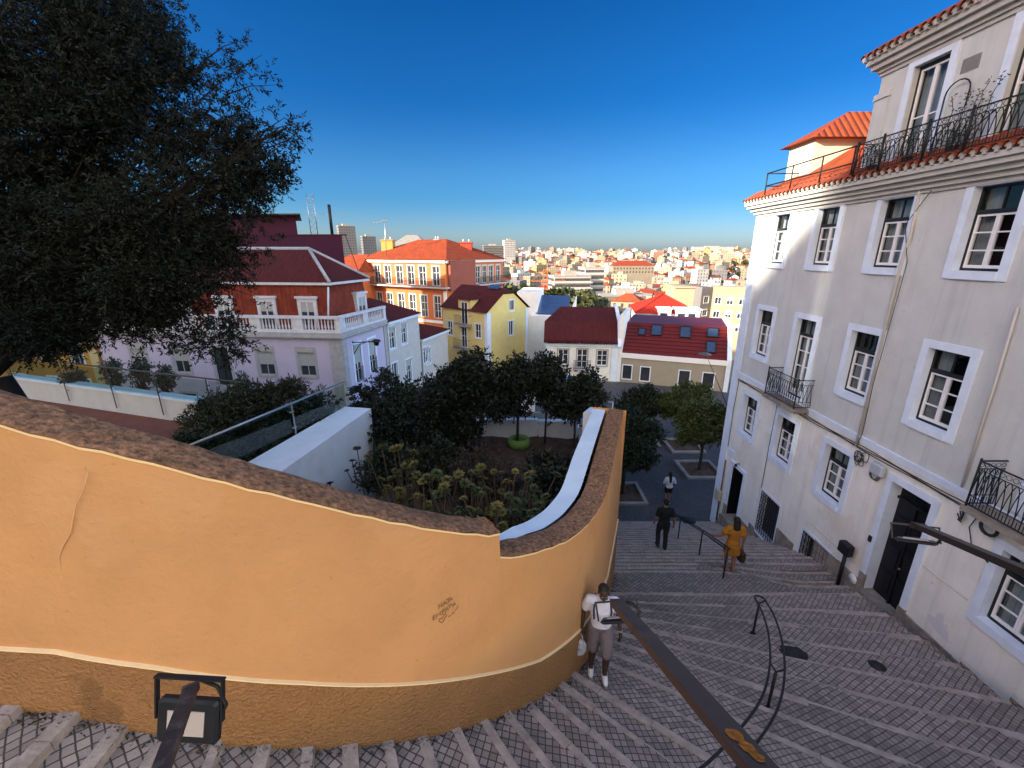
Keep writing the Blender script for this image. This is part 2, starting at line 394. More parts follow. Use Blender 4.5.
        while seg < 8.75:
            e = min(8.8, seg + rng.uniform(.6, 1.2)); h = rng.uniform(.003, .012)
            a0, a1 = zp(seg) + h, zp(e) + h
            vs = [(seg + .004, ya - .11, a0 - .165), (e - .004, ya - .11, a1 - .165), (e - .004, ya + .012, a1 - .18), (seg + .004, ya + .012, a0 - .18)]
            vs += [(p[0], p[1], p[2] + .18) for p in vs]
            ns.add(vs, [(0, 3, 2, 1), (4, 5, 6, 7), (0, 1, 5, 4), (1, 2, 6, 5), (2, 3, 7, 6), (3, 0, 4, 7)])
            seg = e
        ns.face([(wall_x(y0), ya, -12), (8.8, ya, -12), (8.8, ya, zp(8.8) - .02), (wall_x(y0), ya, zp(3) - .02)])
    # level strip by the house
    quad_uv([(7.9, -.3, -8.3), (8.8, -.3, -8.3), (8.8, 8, -8.3), (7.9, 8, -8.3)], (0, 0), (0, 1))
    solo('stairs', tr, M_cob, kind='structure'); solo('stair_edging', ns, M_nose, kind='structure')
    pl = MB(); pts = [(-12, 16.35, -11.28), (34, 16.35, -11.28), (34, 37.5, -11.28), (-12, 37.5, -11.28)]
    pl.face(pts, [(p[0], p[1]) for p in pts]); solo('square_paving', pl, M_basalt, kind='structure')
build_stairs()

# ================================================================== ROUND GARDEN WALL
def wall_station(kind, t):
    if kind == 'L': return Vector((CX - t, CY - RW)), Vector((0, -1)), -90 - t / RW * 57.3
    if kind == 'A': n = Vector((math.cos(R(t)), math.sin(R(t)))); return Vector((CX, CY)) + n * RW, n, t
    n = Vector((.951, -.309)); p = Vector((CX, CY)) + Vector((math.cos(R(-18)), math.sin(R(-18)))) * RW
    return p + Vector((.309, .951)) * t, n, -18 + t * 10
TOP = [(-200, 9.), (-135, .45), (-88.9, -1.1), (-84.4, -1.26), (-80, -1.41), (-75.4, -1.62), (-70.5, -1.85), (-65, -2.14), (-58.2, -2.5), (-51.5, -2.82)]
TOP2 = [(-51.5, -3.06), (-47.9, -3.22), (-43.3, -3.36), (-38, -3.52), (-31.7, -3.62), (-23, -3.68), (-18, -3.66), (-2, -3.6), (20, -3.55)]
TOP = [(a, b + .03) for a, b in TOP]
def ztop(th): return interp(th, TOP) if th < -51.4 else interp(th, TOP2)
def zbase(p, th):
    if th <= -90: return Z0 + .075 * (-90 - th) / 57.3 * RW / .45
    if th <= -18: return Z0 - RIS * (th + 90) / DTH
    return interp(p.y, [(5.9, -6.7), (8, -7.5), (9.2, -7.85), (16, -11.2)])
def zline(p, th): return zbase(p, th) + interp(th, [(-125, .5), (-100, .62), (-94.5, .66), (-90, .70), (-83, .80), (-72, .82), (-63.5, .78), (-54.5, .74), (-44.8, .67), (-34.3, .8), (-21.6, 1.12), (15, 1.5)])
ST = [('L', 5 - i * .5) for i in range(10)] + [('A', a) for a in np.arange(-90, -18, 1.5)] + [('S', t) for t in np.arange(0, 3.5, .3)]
def build_wall():
    g = thing('garden_wall', 'curved orange plastered garden wall with rough brown base beside the stairs', 'wall', (CX + RW * .7, CY - RW * .7, -5.6))
    S = [wall_station(*s) for s in ST]
    up, lo, ln, cp, lg = MB(), MB(), MB(), MB(), MB()
    rows = 6
    def outer(i, f):
        p, n, th = S[i]; a, b = zline(p, th), ztop(th); q = p + n * lerp(-.015, -.1, f); return (q.x, q.y, lerp(a, b, f))
    vs = []; n = len(S)
    NI = next(i for i in range(n) if S[i][2] > -51.4)           # notch station
    def P(i, f, side):
        p, nn, th = S[i]
        b = interp(th, TOP) if side == 0 else ztop(th)
        q = p + nn * lerp(-.015, -.1, f); return (q.x, q.y, lerp(zline(p, th), b, f))
    for i in range(n - 1):
        sd = 0 if i + 1 <= NI else 1
        # at the notch the left piece keeps its own top level
        def T(j):
            th = S[j][2]
            return interp(min(th, -51.45), TOP) if (sd == 0) else interp(max(th, -51.5), TOP2)
        for r in range(rows):
            f0, f1 = r / rows, (r + 1) / rows; q = []
            for j, f in ((i, f0), (i + 1, f0), (i + 1, f1), (i, f1)):
                p, nn, th = S[j]; o = p + nn * lerp(-.015, -.1, f); q.append((o.x, o.y, lerp(zline(p, th), T(j), f)))
            up.face(q, None, 0, False)
        q = []
        for j in (i, i + 1):
            p, nn, th = S[j]; q.append((p.x + nn.x * .01, p.y + nn.y * .01, zbase(p, th) - .5))
        for j in (i + 1, i):
            p, nn, th = S[j]; q.append((p.x + nn.x * .004, p.y + nn.y * .004, zline(p, th)))
        lo.face(q)
        # cream moulding: thin strip
        a, b = S[i], S[i + 1]
        def L(sx, off, dz): p, nn, th = sx; return (p.x + nn.x * off, p.y + nn.y * off, zline(p, th) + dz)
        for (o0, d0, o1, d1) in ((.013, -.008, .013, .006), (.013, .006, -.03, .01), (-.03, -.01, .013, -.008)):
            ln.face([L(a, o0, d0), L(b, o0, d0), L(b, o1, d1), L(a, o1, d1)])
        # coping: low rounded weathered stone, outer lip to inner edge
        W = .34
        prof = [(-.10, -.012), (-.08, .004), (-.11, .018), (-.22, .03), (-.36, .025), (-.10 - W + .03, .015), (-.10 - W, .0), (-.10 - W, -.4)]
        def Cc(j, o, dz): p, nn, th = S[j]; return (p.x + nn.x * o, p.y + nn.y * o, T(j) + dz + .008 * math.sin(j * 2.7 + o * 20))
        for (o0, d0), (o1, d1) in zip(prof, prof[1:]):
            cp.face([Cc(i, o0, d0), Cc(i + 1, o0, d0), Cc(i + 1, o1, d1), Cc(i, o1, d1)], None, 0, False)
        # thin line of pale mortar where plaster meets coping
        ln.face([Cc(i, -.088, -.03), Cc(i + 1, -.088, -.03), Cc(i + 1, -.083, -.006), Cc(i, -.083, -.006)])
        # pale inner ledge on the garden side
        th = S[i][2]
        if th > -78:
            def dl(j): return interp(S[j][2], [(-78, -.34), (-52, -.2), (-42, -.03), (0, -.015)])
            def wl(j): return interp(S[j][2], [(-78, .22), (-45, .2), (-38, .26), (-10, .32), (20, .28)])
            def Q(j, o, dz): p, nn, t = S[j]; return (p.x + nn.x * o, p.y + nn.y * o, T(j) + dz)
            lg.face([Q(i, -.505, dl(i)), Q(i + 1, -.505, dl(i + 1)), Q(i + 1, -.505 - wl(i + 1), dl(i + 1)), Q(i, -.505 - wl(i), dl(i))])
            lg.face([Q(i, -.505 - wl(i), dl(i)), Q(i + 1, -.505 - wl(i + 1), dl(i + 1)), Q(i + 1, -.505 - wl(i + 1), -2.6), Q(i, -.505 - wl(i), -2.6)])
        else:
            def Q2(j, dz): p, nn, t = S[j]; return (p.x - nn.x * .51, p.y - nn.y * .51, T(j) + dz)
            lg.face([Q2(i, -.3), Q2(i + 1, -.3), Q2(i + 1, -4), Q2(i, -4)])
    # notch cheek and far end cheek
    p, nn, th = S[NI]
    z1, z0 = interp(-51.5, TOP), interp(-51.5, TOP2)
    up.face([(p.x - nn.x * .1, p.y - nn.y * .1, z0 - .05), (p.x - nn.x * .1, p.y - nn.y * .1, z1), (p.x - nn.x * .5, p.y - nn.y * .5, z1), (p.x - nn.x * .5, p.y - nn.y * .5, z0 - .05)])
    cp.face([(p.x - nn.x * .09, p.y - nn.y * .09, z1 - .02), (p.x - nn.x * .22, p.y - nn.y * .22, z1 + .055), (p.x - nn.x * .36, p.y - nn.y * .36, z1 + .05), (p.x - nn.x * .5, p.y - nn.y * .5, z1 - .02)])
    p, nn, th = S[-1]
    up.face([(p.x, p.y, -11.3), (p.x - nn.x * .02, p.y - nn.y * .02, ztop(th) + .03), (p.x - nn.x * .8, p.y - nn.y * .8, ztop(th) + .03), (p.x - nn.x * .8, p.y - nn.y * .8, -11.3)])
    part('plaster_face', up, M_orange, g); part('rough_base', lo, M_orough, g); part('cream_line', ln, M_cream, g)
    part('coping', cp, M_coping, g); part('inner_ledge', lg, M_ledge, g)
    # felt pen writing: strokes on the plaster, in metres from its middle (u to the right, v up)
    gr = MB(); M_ink = mat('felt_pen_ink', (.05, .022, .012), .8, .2)
    c0 = atY(446, 611, 1); k = None
    for i in range(400):                                        # walk the sightline to the plaster
        q = c0 * (2.5 + i * .01)
        if (Vector((q.x, q.y)) - Vector((CX, CY))).length < RW - .055: k = q; break
    nn = (Vector((k.x, k.y)) - Vector((CX, CY))).normalized(); U = Vector((-nn.y, nn.x, 0)); Nn = Vector((nn.x, nn.y, 0))
    def st(*pts):
        w = []
        for u, v in pts:
            u, v = u * .0112, v * .0112; a = math.atan2(nn.y, nn.x) + u / (RW - .05)
            f = .045 + .02 * 0; w.append((CX + (RW - .04) * math.cos(a), CY + (RW - .04) * math.sin(a), k.z + v + .22 * u))
        gr.tube(w, .0024, 5)
    # H A J A
    st((-7, 8), (-6.6, 13)); st((-4.2, 8.4), (-3.8, 13.2)); st((-6.8, 10.5), (-3.9, 10.9))
    st((-3, 8.4), (-1.2, 13.2), (.2, 8.6)); st((-2.4, 10.2), (-.2, 10.6))
    st((.4, 13), (3.4, 13.3)); st((2.3, 13), (2, 9), (.9, 8.4), (.3, 9.4))
    st((3.2, 8.4), (4.6, 13), (6.6, 7.8)); st((3.7, 10.2), (5.9, 10.4))
    # E M P A T I A
    st((-10.5, 5.2), (-12.6, 4.4), (-13, 1), (-10.8, .4)); st((-12.8, 2.9), (-10.8, 3.2))
    st((-9.6, .4), (-9, 5), (-7.4, 2), (-5.8, 5.4), (-5.6, .8))
    st((-4, .2), (-3.4, 5.4), (-1.6, 5), (-1.8, 3.2), (-3.6, 2.8))
    st((-1.2, .6), (.8, 5.4), (2, .8)); st((-.5, 2.5), (1.5, 2.8))
    st((1.8, 5.6), (4.6, 5.4)); st((3.2, 5.5), (3.2, 2.2)); st((5.2, 5.2), (5.4, 2.2))
    st((6.2, 1), (7.6, 5), (9.4, .4)); st((6.8, 2.6), (8.6, 2.8))
    # heart and a trailing line
    st((-4.6, -8.2), (-7.6, -4.6), (-7.4, -2.2), (-5.6, -2.6), (-4.4, -4), (-3, -1.4), (-.8, -.8), (-.4, -3.6), (-4.2, -8.2))
    st((1.2, -6), (3.6, -6.2)); st((4.6, -5.8), (7.4, -5.4)); st((8, -4.4), (9.6, -3.8), (11.4, -1.6))
    part('pen_writing', gr, M_ink, g)
    # old hairline cracks
    ck = MB()
    def crack(pxs):
        w = []
        for x, y in pxs:
            a = ray(x, y)
            for i in range(900):
                q = a * (1.5 + i * .006)
                if (Vector((q.x, q.y)) - Vector((CX, CY))).length < RW - lerp(.035, .1, .5) + .018 or (q.x < CX and q.y > CY - RW + .05): break
            w.append(q)
        ck.tube(w, .0055, 5)
    crack([(88, 473), (84, 490), (76, 505), (73, 518), (71, 532), (63, 546), (59, 557), (62, 575), (63, 590), (60, 602)])
    part('crack', ck, mat('crack_filler', (.60, .335, .15), .9, .1), g)
build_wall()

# weeds and dirt along the foot of the wall are counted by nobody
def weeds():
    mb = MB(); rng = random.Random(3)
    for i in range(1500):
        t = rng.random()
        k = ('L', rng.uniform(0, 3)) if t < .18 else ('A', rng.uniform(-90, -18)) if t < .85 else ('S', rng.uniform(0, 3))
        p, n, th = wall_station(*k); o = abs(rng.gauss(0, .05)) + .015; x, y = p.x + n.x * o, p.y + n.y * o; z = gz(x, y)
        if rng.random() < .35 + .4 * math.sin(th * .35 + k[1]): continue
        h = rng.uniform(.01, .05); a = rng.uniform(0, 6.28); d = Vector((math.cos(a), math.sin(a), 0)) * rng.uniform(.008, .025)
        mb.face([(x - d.x, y - d.y, z), (x + d.x, y + d.y, z), (x + d.x * .3 + n.x * .02, y + d.y * .3 + n.y * .02, z + h)])
    solo('dry_weeds', mb, mat('dry_weeds', (.10, .065, .035), .95, .4, 20, island=.5), 'dry brown weeds and dirt along the foot of the orange wall', 'weeds', kind='stuff')
weeds()

# ================================================================== GARDEN
def soil_z(x, y):
    r = math.hypot(x - CX, y - CY) if y < CY else abs(x - CX)
    return -6.9 + 2.3 * ss((r - 2.2) / 2.6) * ss((10 - y) / 3.5) + .06 * math.sin(x * 3.1 + y * 2.3) - 2.2 * ss((-3.9 - x) / 1.1) * ss((y - 7.5) / 1.5)
def garden():
    mb = MB(); xs = np.linspace(-8.8, 3.4, 30); ys = np.linspace(2.9, 16, 32); n = len(xs)
    def lim(x, y):
        if y < CY:
            d = math.hypot(x - CX, y - CY)
            if x > CX and d > RW - .7: s = (RW - .7) / d; return CX + (x - CX) * s, CY + (y - CY) * s
        else: x = min(x, lerp(1.6, 3.3, (y - 8) / 8))
        return x, y
    vs = []
    for y in ys:
        for x in xs: a, b = lim(x, y); vs.append((a, b, soil_z(a, b)))
    mb.add(vs, [(i * n + j, i * n + j + 1, (i + 1) * n + j + 1, (i + 1) * n + j) for i in range(len(ys) - 1) for j in range(n - 1)], 0, True)
    solo('garden_soil', mb, M_soil, kind='structure')
    rng = random.Random(5); lt = MB()
    for i in range(2600):
        x, y = rng.uniform(-5, 3.), rng.uniform(8.4, 15.5)
        if x > lerp(1.6, 3.2, (y - 8) / 8): continue
        a = rng.uniform(0, 6.28); s = rng.uniform(.015, .05); z = soil_z(x, y) + .025; c, q = math.cos(a) * s, math.sin(a) * s
        lt.face([(x - c, y - q, z), (x + q * .5, y - c * .5, z + rng.uniform(0, .03)), (x + c, y + q, z + .01), (x - q * .5, y + c * .5, z)])
    solo('fallen_leaves', lt, mat('fallen_leaves', (.13, .085, .04), .9, .3, 9, island=.5), 'dry fallen leaves strewn over the garden earth', 'leaf litter', kind='stuff')
    # low white wall closing the garden at the back, in panels
    w = thing('low_white_wall', 'low white panelled wall closing the garden behind the slender trees', 'wall', (0, 15.6, -7))
    a, c = MB(), MB()
    a.box(-2.6, 1.0, 15.5, 15.68, -7.3, -6.22); a.box(1.03, 2.55, 15.46, 15.64, -7.3, -6.26); a.box(2.58, 3.55, 15.2, 15.38, -7.3, -6.05)
    c.box(-2.64, 1.01, 15.46, 15.72, -6.22, -6.17); c.box(1.02, 2.56, 15.42, 15.68, -6.26, -6.21)
    part('panel', a, M_wwall, w); part('capping', c, M_wwall, w)
    # white side wall dropping from the orange wall's end
    s = MB(); s.prism([(1.75, 9.9, -3.75), (3.1, 15.4, -5.5), (3.1, 15.4, -11.4), (1.75, 9.9, -11.4)], (.3, -.05, 0))
    solo('garden_side_wall', s, M_wwall, 'white retaining wall running on from the far end of the orange wall', 'wall')
    b = MB(); b.box(-9, 3.3, 15.72, 16.1, -11.4, -6.6); solo('retaining_wall', b, M_wwall, 'grey white retaining wall below the back of the garden', 'wall')
garden()

# ================================================================== TERRACE LEFT OF THE GARDEN
def balustrade(name, label, A, B, h, posts, zr, mat_rail, drop, clamps=True):
    """glass balustrade from A to B (foot of the glass), rail on top, posts fixed on the outer face"""
    A, B = Vector(A), Vector(B); g = thing(name, label, 'railing', A); d = B - A; U = d.normalized(); N = Vector((U.y, -U.x, 0)).normalized()
    rl = MB(); rl.tube([A + Vector((0, 0, h)) - U * .1, B + Vector((0, 0, h)) + U * .05], .032, 10); part('handrail', rl, mat_rail, g)
    fr = [0] + posts + [1]
    for f in posts:
        p = A + d * f + N * .05; m = MB(); m.obox(p - U * .025 - Vector((0, 0, drop)), U * .05, N * .018, (0, 0, h + drop))
        for q in (.18, .72): m.obox(p - U * .075 + Vector((0, 0, h * q)) - N * .045, U * .15, N * .05, (0, 0, .04))
        part('post', m, mat_rail, g)
    for a, b in zip(fr, fr[1:]):
        m = MB(); m.obox(A + d * a + U * .03 + Vector((0, 0, .06)), d * (b - a) - U * .06, N * .012, (0, 0, h - .14)); part('glass_panel', m, M_rail_glass, g)
    return g
def terrace():
    f = MB(); f.face([(-40, 8, -6.4), (-7.4, 8, -6.4), (-6.2, 15.4, -6.4), (-10, 15.2, -6.4), (-22, 19, -6.4), (-40, 24, -6.4)]); solo('terrace_floor', f, mat('terrace_red', (.17, .06, .04), .9, .2, 2, .5, .6, (.1, .06, .05)), kind='structure')
    # white block wall with the slanting balustrade
    w = MB(); P = [(-6.2, 9.4), (-5.22, 14.95), (-6.25, 15.15), (-7.5, 9.6)]
    w.prism([(x, y, -11.3) for x, y in P], (0, 0, 5.8)); solo('white_block_wall', w, M_wwall, 'big plain white block wall under the slanting glass balustrade', 'wall')
    balustrade('glass_balustrade', 'slanting glass balustrade with pale steel rail on the white block wall', (-7.9, 9.55, -5.48), (-6.15, 15.05, -5.48), .98, [.56], 0, mat('pale_steel', (.45, .46, .46), .35, .05, metal=.7), .02)
    # white parapet with the dark railed glass balustrade
    A, B = Vector((-23, 18.95, 0)), Vector((-8.8, 14.5, 0)); U = (B - A).normalized(); N = Vector((U.y, -U.x, 0))
    w = MB(); w.obox(A + Vector((0, 0, -11.3)), B - A, -N * .4, (0, 0, 5.8)); o = thing('white_parapet', 'low white parapet wall under the dark railed glass balustrade', 'wall', A + Vector((0, 0, -6.4)))
    part('body', w, mat('terrace_white_shaded', (.55, .55, .57), .9, .06, 1.5, .4, .8, (.4, .39, .4)), o)  # greyer copy of the white wall, the parapet's shade put into its colour
    c = MB(); c.obox(A + Vector((0, 0, -5.5)) + N * .04, B - A, -N * .48, (0, 0, .09)); part('capping', c, M_ledge, o)
    balustrade('glass_balustrade', 'long glass balustrade with dark rail and posts in front of the lilac house', A + N * .06 + Vector((0, 0, -5.4)), B + N * .06 + Vector((0, 0, -5.4)), .98, [.03, .27, .47, .65, .83], 0, M_dsteel, .75)
terrace()
# ================================================================== FACADE TOOLKIT
class Facade:
    """vertical wall plane: origin O (x,y), direction U (to the right seen from outside), outward normal N"""
    def __init__(s, O, Udir):
        s.O = Vector((O[0], O[1], 0)); s.U = Vector((Udir[0], Udir[1], 0)).normalized(); s.N = Vector((s.U.y, -s.U.x, 0))
    def p(s, u, z, d=0.): return s.O + s.U * u + s.N * d + Vector((0, 0, z))
    def box(s, mb, u0, u1, z0, z1, d0, d1, mi=0): mb.obox(s.p(u0, z0, d0), s.U * (u1 - u0), Vector((0, 0, z1 - z0)), s.N * (d1 - d0), mi)
    def u_of(s, px, py):
        """where the sightline through a pixel meets the wall plane"""
        a = ray(px, py); k = s.O.dot(s.N) / a.dot(s.N); q = a * k
        return (q - s.O).dot(s.U), q.z
    def wall(s, mb, u0, u1, z0, z1, holes, depth=.2, mi=0, zsplit=None, rmi=None):
        us = sorted({u0, u1, *[h for H in holes for h in H[:2] if u0 < h < u1]}); zs = sorted({z0, z1, *[h for H in holes for h in H[2:4] if z0 < h < z1], *(zsplit or [])})
        for ua, ub in zip(us, us[1:]):
            for za, zb in zip(zs, zs[1:]):
                um, zm = (ua + ub) / 2, (za + zb) / 2
                if any(H[0] < um < H[1] and H[2] < zm < H[3] for H in holes): continue
                mb.face([s.p(ua, za), s.p(ub, za), s.p(ub, zb), s.p(ua, zb)], None, mi)
        for a, b, c, d in holes:
            c2, d2 = max(c, z0), min(d, z1)
            for q in ((s.p(a, c2), s.p(a, c2, -depth), s.p(a, d2, -depth), s.p(a, d2)), (s.p(b, c2, -depth), s.p(b, c2), s.p(b, d2), s.p(b, d2, -depth)),
                      (s.p(a, d2), s.p(a, d2, -depth), s.p(b, d2, -depth), s.p(b, d2)), (s.p(a, c2, -depth), s.p(a, c2), s.p(b, c2), s.p(b, c2, -depth))): mb.face(q, None, mi if rmi is None else rmi)
    def surround(s, mb, a, b, c, d, w=.16, t=.03, bottom=True):
        s.box(mb, a - w, a, c - (w if bottom else 0), d + w, .0, t); s.box(mb, b, b + w, c - (w if bottom else 0), d + w, .0, t)
        s.box(mb, a, b, d, d + w, .0, t - .002)
        if bottom: s.box(mb, a, b, c - w, c, .0, t + .03)

def house_window(F, root, a, b, c, d, rng, dep=.2, transom=.3, rows=3, door=False, curtain=None, trim=M_trim, w=.16, joinery=M_green, sash=M_white):
    """real opening: surround, dark outer frame, white casements, panes, curtain and the dark room behind"""
    m = MB(); F.surround(m, a, b, c, d, w, .03, not door); W = part('french_window' if door else 'window', m, trim, root)
    f = MB(); e = -dep + .05; W_ = b - a; t = .045
    zt = d - (d - c) * transom
    F.box(f, a, a + t, c, d, e - .05, e + .02); F.box(f, b - t, b, c, d, e - .05, e + .02); F.box(f, a + t, b - t, d - t, d, e - .05, e + .02)
    F.box(f, a + t, b - t, zt - .04, zt + .04, e - .05, e + .025); F.box(f, a + t, b - t, c, c + .05, e - .05, e + .03); F.box(f, (a + b) / 2 - .015, (a + b) / 2 + .015, zt + .04, d - t, e - .03, e)
    part('frame', f, joinery, W)
    s = MB(); x0, x1, z0, z1 = a + t, b - t, c + .05, zt - .04; mid = (x0 + x1) / 2; q = .038
    for l, r in ((x0, mid - .003), (mid + .003, x1)):
        F.box(s, l, l + q, z0, z1, e - .04, e + .012); F.box(s, r - q, r, z0, z1, e - .04, e + .012)
        F.box(s, l + q, r - q, z1 - q, z1, e - .04, e + .012); F.box(s, l + q, r - q, z0, z0 + q + (.12 if door else .02), e - .04, e + .012)
        for k in range(1, rows): zz = lerp(z0, z1, k / rows); F.box(s, l + q, r - q, zz - .013, zz + .013, e - .03, e + .006)
    part('sash', s, sash, W)
    g = MB(); y = e - .02; g.face([F.p(x0, c, y), F.p(x1, c, y), F.p(x1, d - t, y), F.p(x0, d - t, y)]); part('pane', g, M_glass, W)
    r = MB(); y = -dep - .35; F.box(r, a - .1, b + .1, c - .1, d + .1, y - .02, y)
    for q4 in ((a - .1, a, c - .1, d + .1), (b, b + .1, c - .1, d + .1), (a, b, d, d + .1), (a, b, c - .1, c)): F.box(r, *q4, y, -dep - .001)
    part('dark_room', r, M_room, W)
    kind = curtain or rng.choice(['half', 'full', 'sides', 'full'])
    k = MB(); y = -dep - .12; n = 22
    def cloth(u0, u1, z0, z1):
        pts = [(lerp(u0, u1, i / n), y + .022 * math.sin(i * 1.75 + u0 * 9)) for i in range(n + 1)]
        for (p0, d0), (p1, d1) in zip(pts, pts[1:]): k.face([F.p(p0, z0, d0), F.p(p1, z0, d1), F.p(p1, z1, d1), F.p(p0, z1, d0)])
    if kind == 'full': cloth(a, b, c, d)
    elif kind == 'half': cloth(a, b, c, lerp(c, d, rng.uniform(.45, .7)))
    elif kind == 'sides': cloth(a, a + W_ * rng.uniform(.28, .36), c, d); cloth(b - W_ * rng.uniform(.28, .36), b, c, d)
    elif kind == 'blind': F.box(k, a, b, lerp(c, d, .55), d, y, y + .01)
    part('curtain', k, M_curtain, W)
    return W

def iron_panel(mb, P, u0, u1, z0, z1, pitch=.105, r=.0075, arcs=True):
    """wrought iron: P(u,z)->point. uprights, interlaced pointed arches, ring frieze, rails"""
    n = max(1, round((u1 - u0) / pitch)); p = (u1 - u0) / n
    h = z1 - z0; zf = z0 + h * .82; zb = z0 + h * .2
    for z, rr in ((z1, .016), (zf, .009), (zb, .009), (z0, .013)): mb.tube([P(u0, z), P(u1, z)], rr, 4)
    for i in range(n + 1):
        u = u0 + i * p; mb.tube([P(u, z0), P(u, zb if arcs else zf)], r, 4, False)
        if i < n: 
            c = (u + p / 2, (zf + z1) / 2); rr = min(p * .42, (z1 - zf) * .42)
            mb.tube([P(c[0] + rr * math.cos(a), c[1] + rr * math.sin(a)) for a in np.linspace(0, 2 * math.pi, 8)], r * .7, 3, False)
            mb.tube([P(u + p / 2, z0), P(u + p / 2, lerp(z0, zb, .75))], r * .8, 3, False)
    if arcs:
        for i in range(-1, n):
            a0, a1 = u0 + i * p, u0 + (i + 2) * p; c = (a0 + a1) / 2
            pts = []
            for t in np.linspace(0, 1, 9):
                u = a0 + (a1 - a0) * t; z = zb + (zf - zb) * (1 - abs(2 * t - 1) ** 2.2)
                if u0 - 1e-6 <= u <= u1 + 1e-6: pts.append(P(u, z))
            if len(pts) > 1: mb.tube(pts, r, 4, False)
    else:
        for i in range(n + 1): mb.tube([P(u0 + i * p, zb), P(u0 + i * p, zf)], r, 4, False)

def balcony(F, root, u0, u1, zf, h, d, slabmat, arcs=True, pitch=.105):
    m = MB(); F.box(m, u0 - .04, u1 + .04, zf - .1, zf, 0.002, d + .05); F.box(m, u0 + .05, u1 - .05, zf - .17, zf - .1, 0.002, d - .1)
    B = part('balcony', m, slabmat, root)
    i = MB(); z0, z1 = zf + .05, zf + h
    iron_panel(i, lambda u, z: F.p(u, z, d), u0, u1, z0, z1, pitch, arcs=arcs)
    for uu in (u0, u1):
        iron_panel(i, lambda u, z: F.p(uu, z, u), .02, d, z0, z1, pitch, arcs=arcs); i.tube([F.p(uu, zf - .02, d), F.p(uu, z1 + .05, d)], .018, 6)
    part('railing', i, M_iron, B); return B

